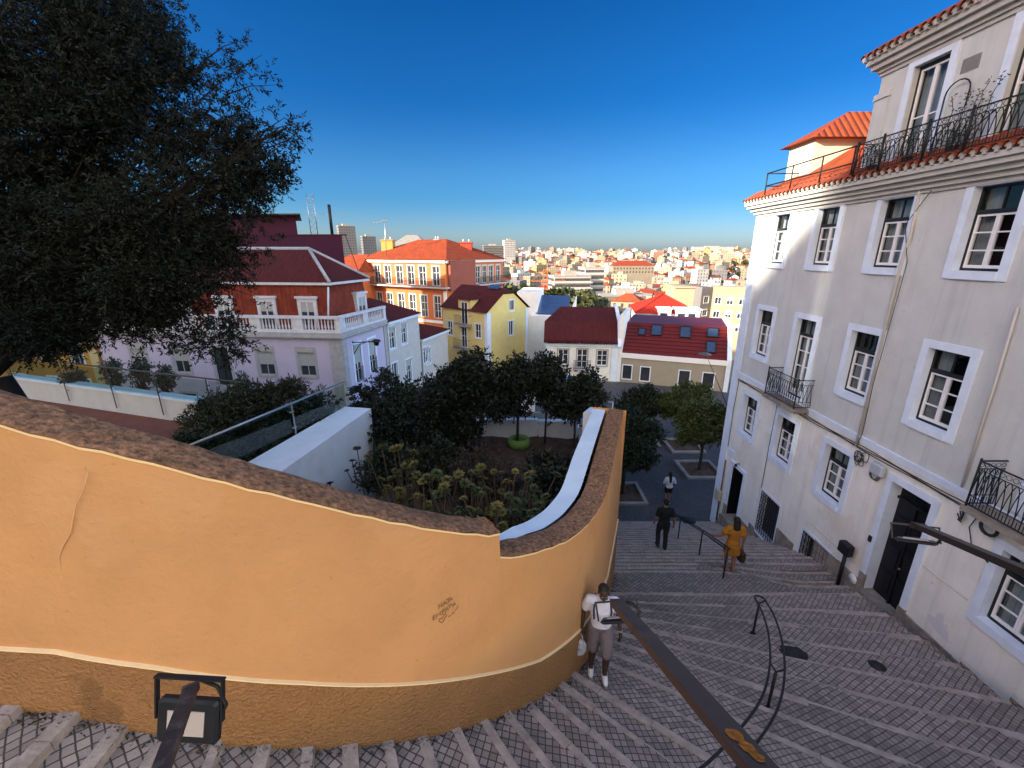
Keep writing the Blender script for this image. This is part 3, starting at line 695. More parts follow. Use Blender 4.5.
# ================================================================== THE BIG CREAM HOUSE ON THE RIGHT
def big_house():
    rng = random.Random(11); XF = 8.8
    # outside of the wall looks to -X; U points towards the camera (-Y): u = -y
    F = Facade((XF, 0), (0, -1)); YE = 16.45
    g = thing('town_house', 'tall cream and grey house with white framed windows along the right of the stairs', 'house', (XF, 8, -8))
    cols = [14.95, 12.8, 10.58, 8.45, 6.3, 4.15, 2.0, -.2]
    top, mid, gnd = [], [], []
    for y in cols: top.append((-y - .43, -y + .43, -.33, 1.2))
    for y in cols:
        door = abs(y - 12.8) < .1 or abs(y - 6.3) < .1
        yy = 6.0 if abs(y - 6.3) < .1 else y
        mid.append((-yy - .43, -yy + .43, -4.32 if door else -3.5, -1.9))
    for y in (14.95, 12.8, 10.56, 6.04, 3.8, 1.6): gnd.append((-y - .44, -y + .44, -6.55, -5.07))
    bigdoor = (-8.82, -7.86, -8.05, -5.03); d1 = (-15.42, -14.58, -10.28, -8.05)
    gr = [(-13.33, -12.32, -9.52, -7.97), (-11.08, -10.05, -9.0, -7.98)]
    hu = MB(); F.wall(hu, -YE, 3, -4.5, 1.4, top + mid, .22, rmi=1); part('upper_wall', hu, [M_facadeU, M_trim], g)
    hl = MB(); F.wall(hl, -YE, 3, -12, -4.5, gnd + [bigdoor, d1] + gr, .24, rmi=1); part('lower_wall', hl, [M_facadeL, M_trim], g)
    e = MB(); e.face([(XF, YE, -12), (XF, YE, 1.4), (18, YE, 1.4), (18, YE, -12)]); e.face([(XF, -3, -12), (XF, -3, 1.4), (18, -3, 1.4), (18, -3, -12)]); e.face([(18, YE, -12), (18, YE, 1.4), (18, -3, 1.4), (18, -3, -12)]); part('end_wall', e, M_facadeU, g)
    for i, h in enumerate(top): house_window(F, g, *h, rng, .2, .3, 3, curtain=['full', 'full', 'full', 'sides', 'half', 'full', 'half', 'full'][i])
    for i, h in enumerate(mid): house_window(F, g, *h, rng, .2, .3 if h[2] > -4 else .2, 3 if h[2] > -4 else 4, door=h[2] < -4, curtain=['half', 'full', 'half', 'sides', 'full', 'half', 'full', 'half'][i])
    for i, h in enumerate(gnd): house_window(F, g, *h, rng, .22, .3, 3, curtain=['full', 'half', 'full', 'full', 'half', 'full'][i])
    # mouldings
    t = MB()
    F.box(t, -16.0, 3, -4.56, -4.44, 0, .035); F.box(t, -16.0, 3, -4.44, -4.40, 0, .055); part('string_course', t, M_trim, g)
    q = MB(); F.box(q, -YE - .03, -16.02, -11.3, 1.2, 0, .045); part('corner_pilaster', q, M_trim, g)
    c = MB()
    for z0, z1, o in ((1.22, 1.3, .05), (1.3, 1.4, .12), (1.4, 1.5, .2), (1.5, 1.6, .3), (1.6, 1.7, .36)):
        F.box(c, -YE - o, 3.2, z0, z1 - .001, -.2, o); 
    part('cornice', c, mat('cornice_paint', (.46, .455, .43), .85, .08, 3, .5, 1., (.33, .32, .30)), g)
    # eaves: one round tile end after another
    def eave(y0, y1, xo, z, name, zr=.34, slope=.6, M=M_tileO, endx=None):
        m = MB(); n = int(abs(y1 - y0) / .2); 
        for i in range(n):
            y = lerp(y0, y1, (i + .5) / n); L = .5
            a = [(y - .085, 0), (y - .06, .06), (y, .085), (y + .06, .06), (y + .085, 0)]
            f0 = [(xo, yy, z + zz + .01) for yy, zz in a]; f1 = [(xo + L, yy * .98 + y * .02, z + zz + L * slope) for yy, zz in a]
            for k in range(4): m.face([f0[k], f0[k + 1], f1[k + 1], f1[k]], None, 0, True)
            m.face([(xo + .05, p_[1], p_[2]) for p_ in f0[::-1]], None, 1)
            m.box(xo + .045, xo + .3, y - .035, y + .035, z - .045, z + .012, 1)
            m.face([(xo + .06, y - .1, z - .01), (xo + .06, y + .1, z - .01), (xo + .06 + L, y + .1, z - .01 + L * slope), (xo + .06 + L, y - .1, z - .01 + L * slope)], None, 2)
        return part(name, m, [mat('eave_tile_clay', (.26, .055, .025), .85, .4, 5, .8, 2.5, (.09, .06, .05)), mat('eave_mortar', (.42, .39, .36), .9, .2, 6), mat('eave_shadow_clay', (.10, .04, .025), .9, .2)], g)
    eave(16.85, -3, 8.36, 1.73, 'eave_tiles')
    # roof slope over the far end (attic starts nearer)
    r = MB(); r.roofquad((8.42, 16.85, 1.80), (8.42, 11.5, 1.80), (12.2, 11.5, 4.1), (12.2, 13.5, 4.1)); r.roofquad((15.9, 16.85, 1.8), (8.42, 16.85, 1.8), (12.2, 13.5, 4.1), (12.3, 13.5, 4.1))
    part('roof', r, M_tileO, g)
    # dormer with its own hipped roof
    d = MB(); d.box(9.45, 12.6, 15.0, 16.3, 1.6, 3.4); D = part('dormer', d, mat('dormer_cream', (.66, .58, .42), .9, .06, 3), g)
    k = MB(); z = 3.4; a, b, cc, dd = (9.22, 14.75, z), (12.9, 14.75, z), (12.9, 16.55, z), (9.22, 16.55, z); t1, t2 = (10.7, 15.6, 4.3), (12.9, 15.6, 4.3)
    k.roofquad(a, b, t2, t1); k.roofquad(dd, a, t1, t1); k.roofquad(cc, dd, t1, t2); k.face([a, dd, cc, b]); part('dormer_roof', k, M_tileO, D)
    # attic storey, same plane, ends at y = 11.9
    ya = 11.9; at = []
    for y in (10.56, 8.45, 6.3, 4.15, 2.0): at.append((-y - .42, -y + .42, 1.86, 3.88))
    aw = MB(); F.wall(aw, -ya, 3, 1.72, 4.2, at, .2); aw.face([(XF, ya, 1.7), (XF, ya, 4.2), (16, ya, 4.2), (16, ya, 1.7)]); part('attic_wall', aw, M_facadeU, g)
    for i, h in enumerate(at): house_window(F, g, *h, rng, .18, .02, 2, door=True, curtain=['full', 'full', 'half', 'full', 'sides'][i])
    ap = MB(); F.box(ap, -ya - .03, -ya + .4, 1.75, 3.5, 0, .04); F.box(ap, -ya - .05, -ya + .42, 3.5, 3.62, 0, .07); part('attic_pilaster', ap, M_facadeU, g)
    ac = MB()
    for z0, z1, o in ((4.0, 4.08, .04), (4.08, 4.16, .09), (4.16, 4.28, .18), (4.28, 4.38, .26)): F.box(ac, -ya - o, 3.2, z0, z1 - .001, -.1, o)
    part('attic_cornice', ac, MATS['cornice_paint'], g)
    eave(12.25, -3, 8.42, 4.42, 'attic_eave_tiles')
    ar = MB(); ar.roofquad((8.5, 12.2, 4.5), (8.5, -3, 4.5), (12.5, -3, 6.6), (12.5, 9, 6.6)); ar.roofquad((16, 12.2, 4.5), (8.5, 12.2, 4.5), (12.5, 9, 6.6), (12.6, 9, 6.6)); part('attic_roof', ar, M_tileO, g)
    # ornate balcony railing along the attic, plain rail beyond it
    s = MB(); s.box(8.3, 8.8, -3, 11.62, 1.74, 1.80); 
    i = MB(); X = 8.37
    for y0, y1 in [(11.6, 10.85), (10.85, 9.75), (9.75, 8.9), (8.9, 7.8), (7.8, 6.6), (6.6, 5.4), (5.4, 4.2), (4.2, 3)]:
        iron_panel(i, lambda u, z: Vector((X, -u, z)), -y0 + .03, -y1 - .03, 1.86, 2.5, .11, .008)
        i.tube([(X, y0, 1.8), (X, y0, 2.56)], .024, 6); i.tube([(X, y0, 2.1), (8.78, y0, 2.5)], .012, 4)
    i.tube([(X, 11.6, 2.5), (8.8, 11.6, 2.5)], .014, 4)
    part('attic_railing', i, M_iron, g)
    j = MB()
    for z in (2.12, 2.5): j.tube([(8.42, 15.55, z), (8.42, 11.62, z)], .02, 6); j.tube([(8.42, 15.55, z), (10.0, 15.55, z + .0)], .02, 6)
    for y in (15.55, 14.2, 12.9, 11.75): j.tube([(8.42, y, 1.75), (8.42, y, 2.52)], .02, 6)
    part('roof_railing', j, M_iron, g)
    # balconies
    balcony(F, g, -13.45, -11.95, -4.42, .88, .48, M_dado)
    balcony(F, g, -6.88, -5.1, -4.42, .9, .5, M_dado)
    # doors
    for (a, b, c_, d_), nm, dep in ((bigdoor, 'front_door', .24), (d1, 'side_door', .5)):
        m = MB(); F.surround(m, a, b, c_, d_, .15, .04, False)
        D = part(nm, m, M_trim, g)
        for q in (a - .15, b): pj = MB(); F.box(pj, q - .01, q + .16, c_ - .3, c_ + .42, 0.001, .055); part('plinth', pj, M_dado, D); L = MB()
        F.box(L, a, b, c_, d_, -dep - .1, -dep); mid_ = (a + b) / 2
        for l, r_ in ((a + .06, mid_ - .02), (mid_ + .02, b - .06)):
            for z0, z1 in ((c_ + .15, c_ + .75), (c_ + .85, c_ + 1.5), (c_ + 1.6, min(d_ - .5, c_ + 2.2))):
                if z1 - z0 < .1: continue
                F.box(L, l, r_, z0, z1, -dep, -dep + .025); F.box(L, l + .06, r_ - .06, z0 + .06, z1 - .06, -dep + .025, -dep + .04)
        F.box(L, mid_ - .02, mid_ + .02, c_, d_ - .4, -dep, -dep + .05); F.box(L, a, b, d_ - .42, d_ - .36, -dep, -dep + .06)
        if nm == 'front_door':      # iron fan over the door
            for an in np.linspace(0, math.pi, 9): L.tube([F.p(mid_, d_ - .36, -dep + .03), F.p(mid_ + .42 * math.cos(an), d_ - .36 + .34 * math.sin(an), -dep + .03)], .008, 4)
            for rr in (.15, .3): L.tube([F.p(mid_ + rr * 1.3 * math.cos(an), d_ - .36 + rr * math.sin(an), -dep + .03) for an in np.linspace(0, math.pi, 10)], .008, 4)
        part('leaf', L, mat('dark_door', (.006, .007, .010), .4, .3, 6), D)
        h = MB(); h.ball(F.p(mid_ + .07, c_ + 1.05, -dep + .08), .03); part('handle', h, mat('dull_brass', (.3, .2, .08), .4, .1, metal=.9), D)
        st = MB(); F.box(st, a + .001, b - .001, c_ - .32, c_ + .012, -dep + .001, .12 if nm == 'front_door' else .2); part('doorstep', st, M_dado, D)
        if nm == 'side_door': 
            sj = MB(); F.box(sj, a + .001, a + .03, c_, d_, -.48, -.02); part('open_leaf', sj, MATS['dark_door'], D)
    # barred basement windows
    for a, b, c_, d_ in gr:
        m = MB(); F.surround(m, a, b, c_, d_, .09, .02); W = part('basement_window', m, M_trim, g)
        i = MB(); n = 8
        P = lambda u, z: F.p(u, z, .03)
        for k in range(n + 1): u = lerp(a, b, k / n); i.tube([P(u, c_), P(u, d_)], .011, 4)
        for z in np.linspace(c_, d_, 5): i.tube([P(a, z), P(b, z)], .011, 4)
        for z0, z1 in zip(np.linspace(c_, d_, 5), np.linspace(c_, d_, 5)[1:]):
            for k in range(n):
                u = lerp(a, b, (k + .5) / n); rr = (b - a) / n * .46; zc = (z0 + z1) / 2
                i.tube([P(u + rr * math.cos(t_), zc + rr * 1.3 * math.sin(t_)) for t_ in np.linspace(0, 6.28, 9)], .007, 3, False)
                i.tube([P(u - rr, z0), P(u + rr, z1)], .006, 3, False)
        part('grille', i, M_iron, W); r_ = MB(); F.box(r_, a, b, c_, d_, -.3, -.22); part('dark_room', r_, mat('dusty_glass', (.05, .055, .06), .3, .3, 4), W)
    # stone base that follows the slope of the street
    dd = MB(); rng2 = random.Random(4); y = 16.43
    holes = [(-h[1], -h[0]) for h in (bigdoor, d1)]
    while y > -2.9:
        w = min(rng2.uniform(.5, .95), y + 2.95); y1 = y - w; zt = (gz(8.6, (y + y1) / 2) if y1 > 8 else -8.3) + rng2.uniform(.42, .62)
        segs = [(y1 + .004, y - .004)]
        for h0, h1 in holes:
            ns_ = []
            for s0, s1 in segs:
                if s1 <= h0 - .16 or s0 >= h1 + .16: ns_.append((s0, s1)); continue
                if s0 < h0 - .16: ns_.append((s0, h0 - .16))
                if s1 > h1 + .16: ns_.append((h1 + .16, s1))
            segs = ns_
        for s0, s1 in segs:
            if zt > -9.6 and 12.2 < (s0 + s1) / 2 < 13.4: zt2 = min(zt, -9.63)
            else: zt2 = min(zt, -9.12) if 9.95 < (s0 + s1) / 2 < 11.2 and zt < -8.2 else zt
            dd = MB(); F.box(dd, -s1, -s0, -11.8, zt2, 0, .03 + rng2.uniform(0, .012)); part('base_stone', dd, M_dado, g)
        y = y1
    # patch of fallen plaster, thin render line, vent
    pt = MB(); P = lambda u, z: F.p(u, z, .004)
    pt.face([P(-7.25, -7.42), P(-7.05, -7.5), P(-6.78, -7.52), P(-6.83, -7.34), P(-6.98, -7.2), P(-7.0, -7.02), P(-7.12, -7.1), P(-7.14, -7.25), P(-7.3, -7.3)])
    part('bare_plaster', pt, mat('bare_plaster', (.62, .62, .66), .9, .05), g)
    ln = MB(); F.box(ln, -7.68, -6.72, -6.42, -6.39, 0, .012); part('render_line', ln, mat('render_line', (.62, .58, .5), .9, .05), g); ln = MB(); F.box(ln, -11.0, -9.2, -7.62, -7.59, 0, .012); part('render_line', ln, mat('render_line', (.62, .58, .5), .9, .05), g)
    vt = MB(); F.box(vt, -9.85, -9.5, 3.35, 3.6, 0, .01); 
    for z in np.linspace(3.38, 3.58, 6): F.box(vt, -9.84, -9.51, z, z + .012, .01, .02)
    part('vent', vt, mat('vent_grey', (.25, .25, .25), .7, .1), g)
    # pipes
    pm = mat('drain_pipe', (.50, .48, .45), .6, .1, 4, .3)
    pp = MB(); pp.tube([F.p(-10.03, 1.3, .05), F.p(-9.98, .4, .05), F.p(-10.04, -.3, .05), F.p(-10.0, -4.7, .05)], .032, 8); part('drain_pipe', pp, pm, g)
    pp = MB(); pp.tube([F.p(-7.5, -.9, .05), F.p(-7.45, -2.4, .05), F.p(-7.42, -4.35, .05)], .022, 8); part('drain_pipe', pp, pm, g)
    pp = MB(); pp.tube([F.p(-15.9, -10.9, .06), F.p(-15.92, -8.1, .06)], .03, 8); part('drain_pipe', pp, mat('rusty_pipe', (.16, .10, .07), .7, .3, 8), g)
    F2 = F
    mb = MB(); mb.bevbox(XF - .1, 16.0, -9.75, .16, .32, .5, .02); part('meter_box', mb, mat('meter_beige', (.42, .38, .30), .6, .1), g)
    mb = MB(); mb.bevbox(XF - .09, 9.2, -4.93, .15, .36, .3, .04); part('junction_box', mb, mat('junction_grey', (.42, .46, .52), .5, .1), g)
    # loose cables under the string course and coils by the box
    cm = mat('cable_black', (.03, .03, .03), .6, .1)
    cb = MB(); rg = random.Random(6)
    for k in range(3):
        pts = []; 
        for y in np.linspace(16.0, 6.9, 26): pts.append(F.p(-y, -4.62 - .03 * k - .035 * abs(math.sin(y * 1.3 + k)), .03 + .012 * k))
        cb.tube(pts, .011, 5)
    for k in range(7):
        cy, cz, rr = rg.uniform(9.55, 9.95), -4.85 - rg.uniform(0, .22), rg.uniform(.06, .13)
        cb.tube([F.p(-cy - rr * math.cos(a), cz + rr * 1.2 * math.sin(a), .05 + .02 * math.sin(a * 2 + k)) for a in np.linspace(0, 6.6, 16)], .009, 5)
    for k in range(3):
        cb.tube([F.p(-9.25 - .12 * math.cos(a) - .03 * k, -5.12 + .12 * math.sin(a), .06) for a in np.linspace(3, 7 + k, 10)], .009, 5)
    cb.tube([F.p(-9.98, -4.7, .06), F.p(-9.9, -4.3, .06), F.p(-9.94, -3, .07), F.p(-9.88, -.2, .06), F.p(-10.15, .6, .08), F.p(-9.75, 1.25, .06)], .008, 5)
    cb.tube([F.p(-15.9, -4.7, .05), F.p(-15.95, -6, .05), F.p(-15.92, -7.5, .05)], .012, 5)
    cb.tube([F.p(-13.4, -4.7, .03), F.p(-13.42, -6.0, .03), F.p(-13.4, -7.9, .03)], .01, 5)
    cb.tube([F.p(-7.0, -4.7, .05), F.p(-7.05, -5.0, .08), F.p(-6.95, -5.3, .05), F.p(-6.6, -5.45, .05)], .01, 5)
    cb.tube([F.p(-6.72 - .14 * math.cos(a), -4.78 + .14 * math.sin(a), .12) for a in np.linspace(0, 6.28, 14)], .03, 6)
    for k in range(4): cb.tube([F.p(-7.25 - .03 * k, -4.65 - .08 * k, .05), F.p(-7.2, -4.85 - .05 * k, .09), F.p(-7.3, -5.0, .05)], .012, 5)
    part('cables', cb, cm, g)
    ww = MB(); F.box(ww, -15.95, -15.45, -7.75, -7.52, 0, .02); part('street_name_plaque', ww, M_trim, g)
    lm = MB(); lm.tube([F.p(-15.0, -7.8, .0), F.p(-15.0, -7.8, .12)], .02, 6); lm.ball(F.p(-15.0, -7.86, .14), .06); part('door_lamp', lm, M_iron, g)
    bl = MB(); F.box(bl, -8.99, -8.91, -6.75, -6.6, .04, .07); part('doorbell', bl, M_iron, g)
    # climbing plant on a bent iron hoop by the attic window
    t = thing('climbing_plant', 'sparse climbing plant on a bent iron hoop beside the attic balcony window', 'plant', (8.6, 9.8, 1.8))
    h = MB(); h.tube([(8.7, 9.95, 1.8), (8.7, 9.95, 3.0)] + [(8.7, 9.7 + .25 * math.cos(a), 3.0 + .22 * math.sin(a)) for a in np.linspace(0, 3.14, 9)] + [(8.7, 9.45, 2.7)], .014, 6); part('hoop', h, M_iron, t)
    lv = MB(); rg = random.Random(9); stems = MB()
    for k in range(6):
        p = Vector((8.6, rg.uniform(9.0, 10.1), 1.85)); pts = [p.copy()]
        for q in range(9):
            p = p + Vector((rg.uniform(-.02, .02), rg.uniform(-.09, .06), rg.uniform(.07, .16))); pts.append(p.copy())
            for w in range(7):
                o = p + Vector((rg.uniform(-.06, .06), rg.uniform(-.08, .08), rg.uniform(-.06, .06))); a = Vector((rg.uniform(-1, 1), rg.uniform(-1, 1), rg.uniform(-1, 1))).normalized() * .035; b = a.orthogonal().normalized() * .016
                lv.face([o - a, o + b, o + a, o - b])
        stems.tube(pts, .006, 4)
    part('stem', stems, M_bark, t); part('leaves', lv, mat('climber_leaf', (.03, .045, .02), .6, .3, 9, island=.4), t)
    # row of pots along the attic balcony
    for k, (y, hh, lab) in enumerate([(11.3, .5, 'bushy balcony plant in a pot at the far end of the attic railing'), (10.35, .35, 'low balcony plant in a pot behind the attic railing'), (9.35, .3, 'trailing balcony plant in a dark trough below the hoop')]):
        t = thing('balcony_plant', lab, 'plant', (8.56, y, 1.81), 'plants on the attic balcony')
        p = MB(); p.lathe([(.07, 1.81), (.1, 1.99), (.105, 1.99), (.09, 1.97), (.0, 1.96)], (8.56, y, 0), 12); part('pot', p, mat('dark_pot', (.04, .03, .028), .7, .2), t)
        l = MB()
        for q in range(150):
            o = Vector((8.56 + rg.gauss(0, .07), y + rg.gauss(0, .16), 2.0 + rg.random() * hh)); a = Vector((rg.uniform(-1, 1), rg.uniform(-1, 1), rg.uniform(-.5, 1))).normalized() * .05; b = a.orthogonal().normalized() * .014; l.face([o - a, o + b, o + a, o - b])
        part('leaves', l, MATS['climber_leaf'], t)
    # mail post by the door
    t = thing('utility_post', 'short black utility post with a box head by the big dark door', 'post', (8.62, 9.35, -8.15))
    m = MB(); m.tube([(8.62, 9.35, -8.4), (8.62, 9.35, -7.45)], .045, 8); part('pole', m, M_iron, t)
    m = MB(); m.bevbox(8.6, 9.36, -7.28, .2, .34, .32, .03); part('box', m, M_iron, t); m = MB(); m.tube([(8.75, 9.12, -8.02), (8.77, 9.12, -8.02)], .13, 14); solo('round_cover', m, M_white, 'small round white cover at the foot of the wall by the utility post', 'cover')
big_house()
# ================================================================== HOUSES ACROSS THE SQUARE
M_pane = mat('dark_pane', (.035, .042, .05), .08, .4, .7, spec=.6)
M_blind = mat('roller_blind', (.36, .36, .37), .8, .08, 6)
M_lilac = mat('lilac_render', (.50, .44, .60), .9, .06, 1.2, .3, .6, (.40, .35, .47), .2, 30)
M_gstone = mat('grey_stone_trim', (.36, .35, .37), .85, .15, 4, .4, 1.5, (.2, .19, .2))
M_balu = mat('balustrade_white', (.58, .57, .62), .85, .1, 4, .5, 1.6, (.3, .29, .31))
def mid_window(F, root, a, b, c, d, w=.1, trim=None, blind=0., cols=2, rows=2, door=False, sashmat=M_white, dep=.12, rail=False, name=None):
    m = MB(); F.surround(m, a, b, c, d, w, .03, not door)
    W = part(name or ('french_window' if door else 'window'), m, trim or M_gstone, root)
    s = MB(); q = .05; e = -dep + .03
    F.box(s, a, a + q, c, d, e - .03, e + .02); F.box(s, b - q, b, c, d, e - .03, e + .02); F.box(s, a + q, b - q, d - q, d, e - .03, e + .02); F.box(s, a + q, b - q, c, c + q, e - .03, e + .02)
    for k in range(1, cols): u = lerp(a, b, k / cols); F.box(s, u - .03, u + .03, c + q, d - q, e - .03, e + .015)
    for k in range(1, rows): z = lerp(c, d, k / rows); F.box(s, a + q, b - q, z - .02, z + .02, e - .03, e + .01)
    part('sash', s, sashmat, W)
    g = MB(); g.face([F.p(a, c, e - .012), F.p(b, c, e - .012), F.p(b, d, e - .012), F.p(a, d, e - .012)]); part('pane', g, M_pane, W)
    if blind:
        k = MB(); F.box(k, a + .02, b - .02, lerp(d, c, blind), d - .02, e + .022, e + .04); F.box(k, a - .02, b + .02, d - .16, d + .02, e + .04, .09); part('blind', k, M_blind, W)
    if rail:
        r = MB(); 
        for u in np.linspace(a, b, 8): r.tube([F.p(u, c + .02, .06), F.p(u, c + .95, .06)], .012, 4)
        for z in (c + .08, c + .95): r.tube([F.p(a - .03, z, .06), F.p(b + .03, z, .06)], .018, 4)
        part('railing', r, M_iron, W)
    return W
def hip_roof(mb, c, z, o, h, inset, axis):
    """c: 4 corners (x,y) counterclockwise from near left; o overhang; ridge along axis 0 (c0->c1) or 1"""
    C4 = [Vector((*q, 0)) for q in c]; ctr = sum(C4, Vector()) / 4
    E = [q + (q - ctr).normalized() * o * 1.4 + Vector((0, 0, z)) for q in C4]
    if axis == 0: ma, mb_ = (E[0] + E[3]) / 2, (E[1] + E[2]) / 2
    else: ma, mb_ = (E[0] + E[1]) / 2, (E[3] + E[2]) / 2
    d = (mb_ - ma).normalized(); a, b = ma + d * inset + Vector((0, 0, h)), mb_ - d * inset + Vector((0, 0, h))
    if axis == 0:
        mb.roofquad(E[0], E[1], b, a); mb.roofquad(E[2], E[3], a, b); mb.roofquad(E[1], E[2], b, b); mb.roofquad(E[3], E[0], a, a)
    else:
        mb.roofquad(E[1], E[2], b, a); mb.roofquad(E[3], E[0], a, b); mb.roofquad(E[0], E[1], a, a); mb.roofquad(E[2], E[3], b, b)
    return a, b, E

M_sashg = mat('weathered_sash', (.30, .29, .29), .7, .1, 8)
def lilac_house():
    g = thing('lilac_house', 'lilac house with white stone balustrade and red tiled mansard roof', 'house', (-17, 30, -11.3))
    A, B, Cc = (-27, 27.6), (-10.5, 26), (-9.3, 31.5)
    F = Facade(A, (B[0] - A[0], B[1] - A[1])); L = math.hypot(B[0] - A[0], B[1] - A[1]); G = Facade(B, (Cc[0] - B[0], Cc[1] - B[1])); LG = math.hypot(Cc[0] - B[0], Cc[1] - B[1])
    holes, hs = [], []
    for px, dr, bl in ((139, 0, .45), (180, 0, .55), (221, 1, 0), (265, 0, .6), (306, 0, .62)):
        u, _ = F.u_of(px, 355); holes.append((u - .52, u + .52, -7.45 if not dr else -8.2, -5.75, bl, dr))
        hs.append((u - .5, u + .5, -10.9, -8.9, 0, 1))
    w = MB(); F.wall(w, 0, L, -11.6, -4.95, [h[:4] for h in holes + hs], .14)
    gh = []
    for px, z0 in ((358, -8.2), (373, -8.0)):
        u, _ = G.u_of(px, 358); gh.append((u - .42, u + .42, z0, -5.7, .5, 1))
    G.wall(w, 0, LG, -11.6, -4.95, [h[:4] for h in gh], .14)
    w.face([(-27, 27.6, -11.6), (-27, 27.6, -4.95), (-25, 40, -4.95), (-25, 40, -11.6)])
    part('wall', w, M_lilac, g)
    for h in holes + hs: mid_window(F, g, *h[:4], .16, M_gstone, h[4], 2, 2, bool(h[5]), sashmat=M_sashg if not h[5] else M_green)
    for h in gh: mid_window(G, g, *h[:4], .18, M_trim, .5, 2, 3, True, rail=True)
    q = MB(); F.box(q, L - .75, L + .03, -11.5, -5.0, .002, .07); G.box(q, .0, .5, -11.5, -5.0, .002, .072); part('corner_pilaster', q, M_gstone, g); q = MB(); G.box(q, LG - .4, LG, -11.5, -5.0, .002, .07); part('corner_pilaster', q, M_gstone, g)
    k = MB()
    for z0, z1, o in ((-5.1, -4.96, .1), (-4.96, -4.84, .3), (-4.84, -4.66, .22)):
        F.box(k, 0, L + o, z0, z1 - .001, -.3, o); G.box(k, -o + .31 * 0 + .001, LG, z0, z1 - .002, -.3, o - .001)
    part('cornice', k, M_gstone, g)
    # balustrade: pedestals, rail and turned balusters
    def balu(FF, L0, L1):
        r = MB(); FF.box(r, L0, L1, -4.66, -4.5, -.16, .12); FF.box(r, L0, L1, -3.82, -3.66, -.16, .14)
        n = max(1, round((L1 - L0) / 3.0)); 
        for i in range(n + 1):
            u = lerp(L0, L1, i / n); FF.box(r, max(L0, u - .32), min(L1, u + .32), -4.5, -3.82, -.13, .1)
            if i < n:
                for s in np.arange(u + .46, lerp(L0, L1, (i + 1) / n) - .4, .21):
                    p = FF.p(s, 0, -.01); r.lathe([(.05, -4.5), (.05, -4.44), (.075, -4.34), (.035, -4.1), (.045, -4.0), (.03, -3.9), (.05, -3.82)], p, 6)
        return r
    part('balustrade', balu(F, .2, L + .15), M_balu, g); part('balustrade', balu(G, .18, LG), M_balu, g)
    # mansard: steep tiled storey set back, then a low hipped roof
    o = 1.0; C4 = [(-26.5, 28.6), (-11.35, 27.1), (-10.35, 31.6), (-25.5, 33.4)]
    ctr = Vector((-18.4, 30.2, 0)); E0 = [Vector((*p, -4.7)) for p in C4]; E1 = [p + Vector((0, 0, 2.8)) + (Vector((ctr.x, ctr.y, 0)) - Vector((p.x, p.y, 0))).normalized() * .35 for p in E0]
    m = MB()
    for i in range(4): m.roofquad(E0[i], E0[(i + 1) % 4], E1[(i + 1) % 4], E1[i])
    part('mansard', m, tile_mat('mansard_tiles', (.23, .04, .02), (.15, .024, .014), (.08, .02, .016), w=.3), g)
    e = MB(); E2 = [p + (Vector((p.x, p.y, 0)) - Vector((ctr.x, ctr.y, 0))).normalized() * .5 for p in E1]
    zc = E1[0].z
    for i in range(4):
        a, b = E2[i], E2[(i + 1) % 4]; d = Vector((0, 0, .16)); e.face([a, b, b + d, a + d]); e.face([E1[i], E1[(i + 1) % 4], b, a])
    part('eave_moulding', e, M_balu, g)
    r = MB(); a, b, _ = hip_roof(r, [(p.x, p.y) for p in E2], zc + .17, .03, 2.0, 2.7, 0); part('roof', r, M_tileD, g)
    rg = MB(); rg.tube([a, b], .12, 8); rg.tube([b, Vector((E2[1].x, E2[1].y, zc + .2))], .11, 8); rg.tube([b, Vector((E2[2].x, E2[2].y, zc + .2))], .11, 8); part('ridge_tiles', rg, M_gstone, g)
    # mansard windows with stone frames
    MF = Facade(C4[0], (C4[1][0] - C4[0][0], C4[1][1] - C4[0][1])); MG = Facade(C4[1], (C4[2][0] - C4[1][0], C4[2][1] - C4[1][1]))
    for FF, px, zc_ in ((MF, 139, 303), (MF, 181, 303), (MF, 223, 302), (MF, 266, 302), (MF, 307, 303), (MG, 361, 300)):
        u, z = FF.u_of(px, zc_); bx = MB(); FF.box(bx, u - .62, u + .62, -4.6, -2.65, -.8, -.02); D = part('dormer', bx, M_balu, g)
        mid_window(FF, D, u - .46, u + .46, -4.5, -2.85, .14, M_balu, .4, 2, 2, dep=-.02) if False else None
        s = MB(); FF.box(s, u - .46, u + .46, -4.5, -2.95, -.019, .0); part('pane', s, M_pane, D)
        f = MB(); 
        for ua, ub, za, zb in ((u - .62, u - .42, -4.6, -2.72), (u + .42, u + .62, -4.6, -2.72), (u - .42, u + .42, -2.95, -2.72), (u - .03, u + .03, -4.5, -2.95)): FF.box(f, ua, ub, za, zb, -.01, .07 if ub - ua != .06 else .03)
        FF.box(f, u - .7, u + .7, -2.72, -2.58, -.3, .16); part('frame', f, M_balu, D)
        bl = MB(); FF.box(bl, u - .42, u + .42, -3.55, -2.95, .002, .03); part('blind', bl, M_blind, D)
    dp = MB(); dp.tube([MF.p(16.9 - 1.6, -2, .1), MF.p(15.0, -4.4, .12)], .06, 8); part('drain_pipe', dp, M_balu, g)
    # lantern on a bracket at the corner
    t = thing('wall_lantern', 'black wall lantern on an iron bracket at the corner of the lilac house', 'street lamp', G.p(1.2, -5.6))
    a = MB(); p0 = G.p(1.2, -5.5, 0); p1 = G.p(1.2, -5.35, 1.7); a.tube([p0, p1], .035, 6); a.tube([G.p(1.2, -6.3, 0), G.p(1.2, -5.6, .5), G.p(1.2, -5.38, 1.1)], .025, 6); a.tube([p0 - Vector((0, 0, .8)), p0 + Vector((0, 0, .1))], .04, 6); part('bracket', a, M_iron, t)
    b = MB(); b.lathe([(.0, .16), (.22, .1), (.3, .0), (.18, -.05), (.14, -.24), (.0, -.3)], p1, 10); part('lantern_head', b, M_iron, t)
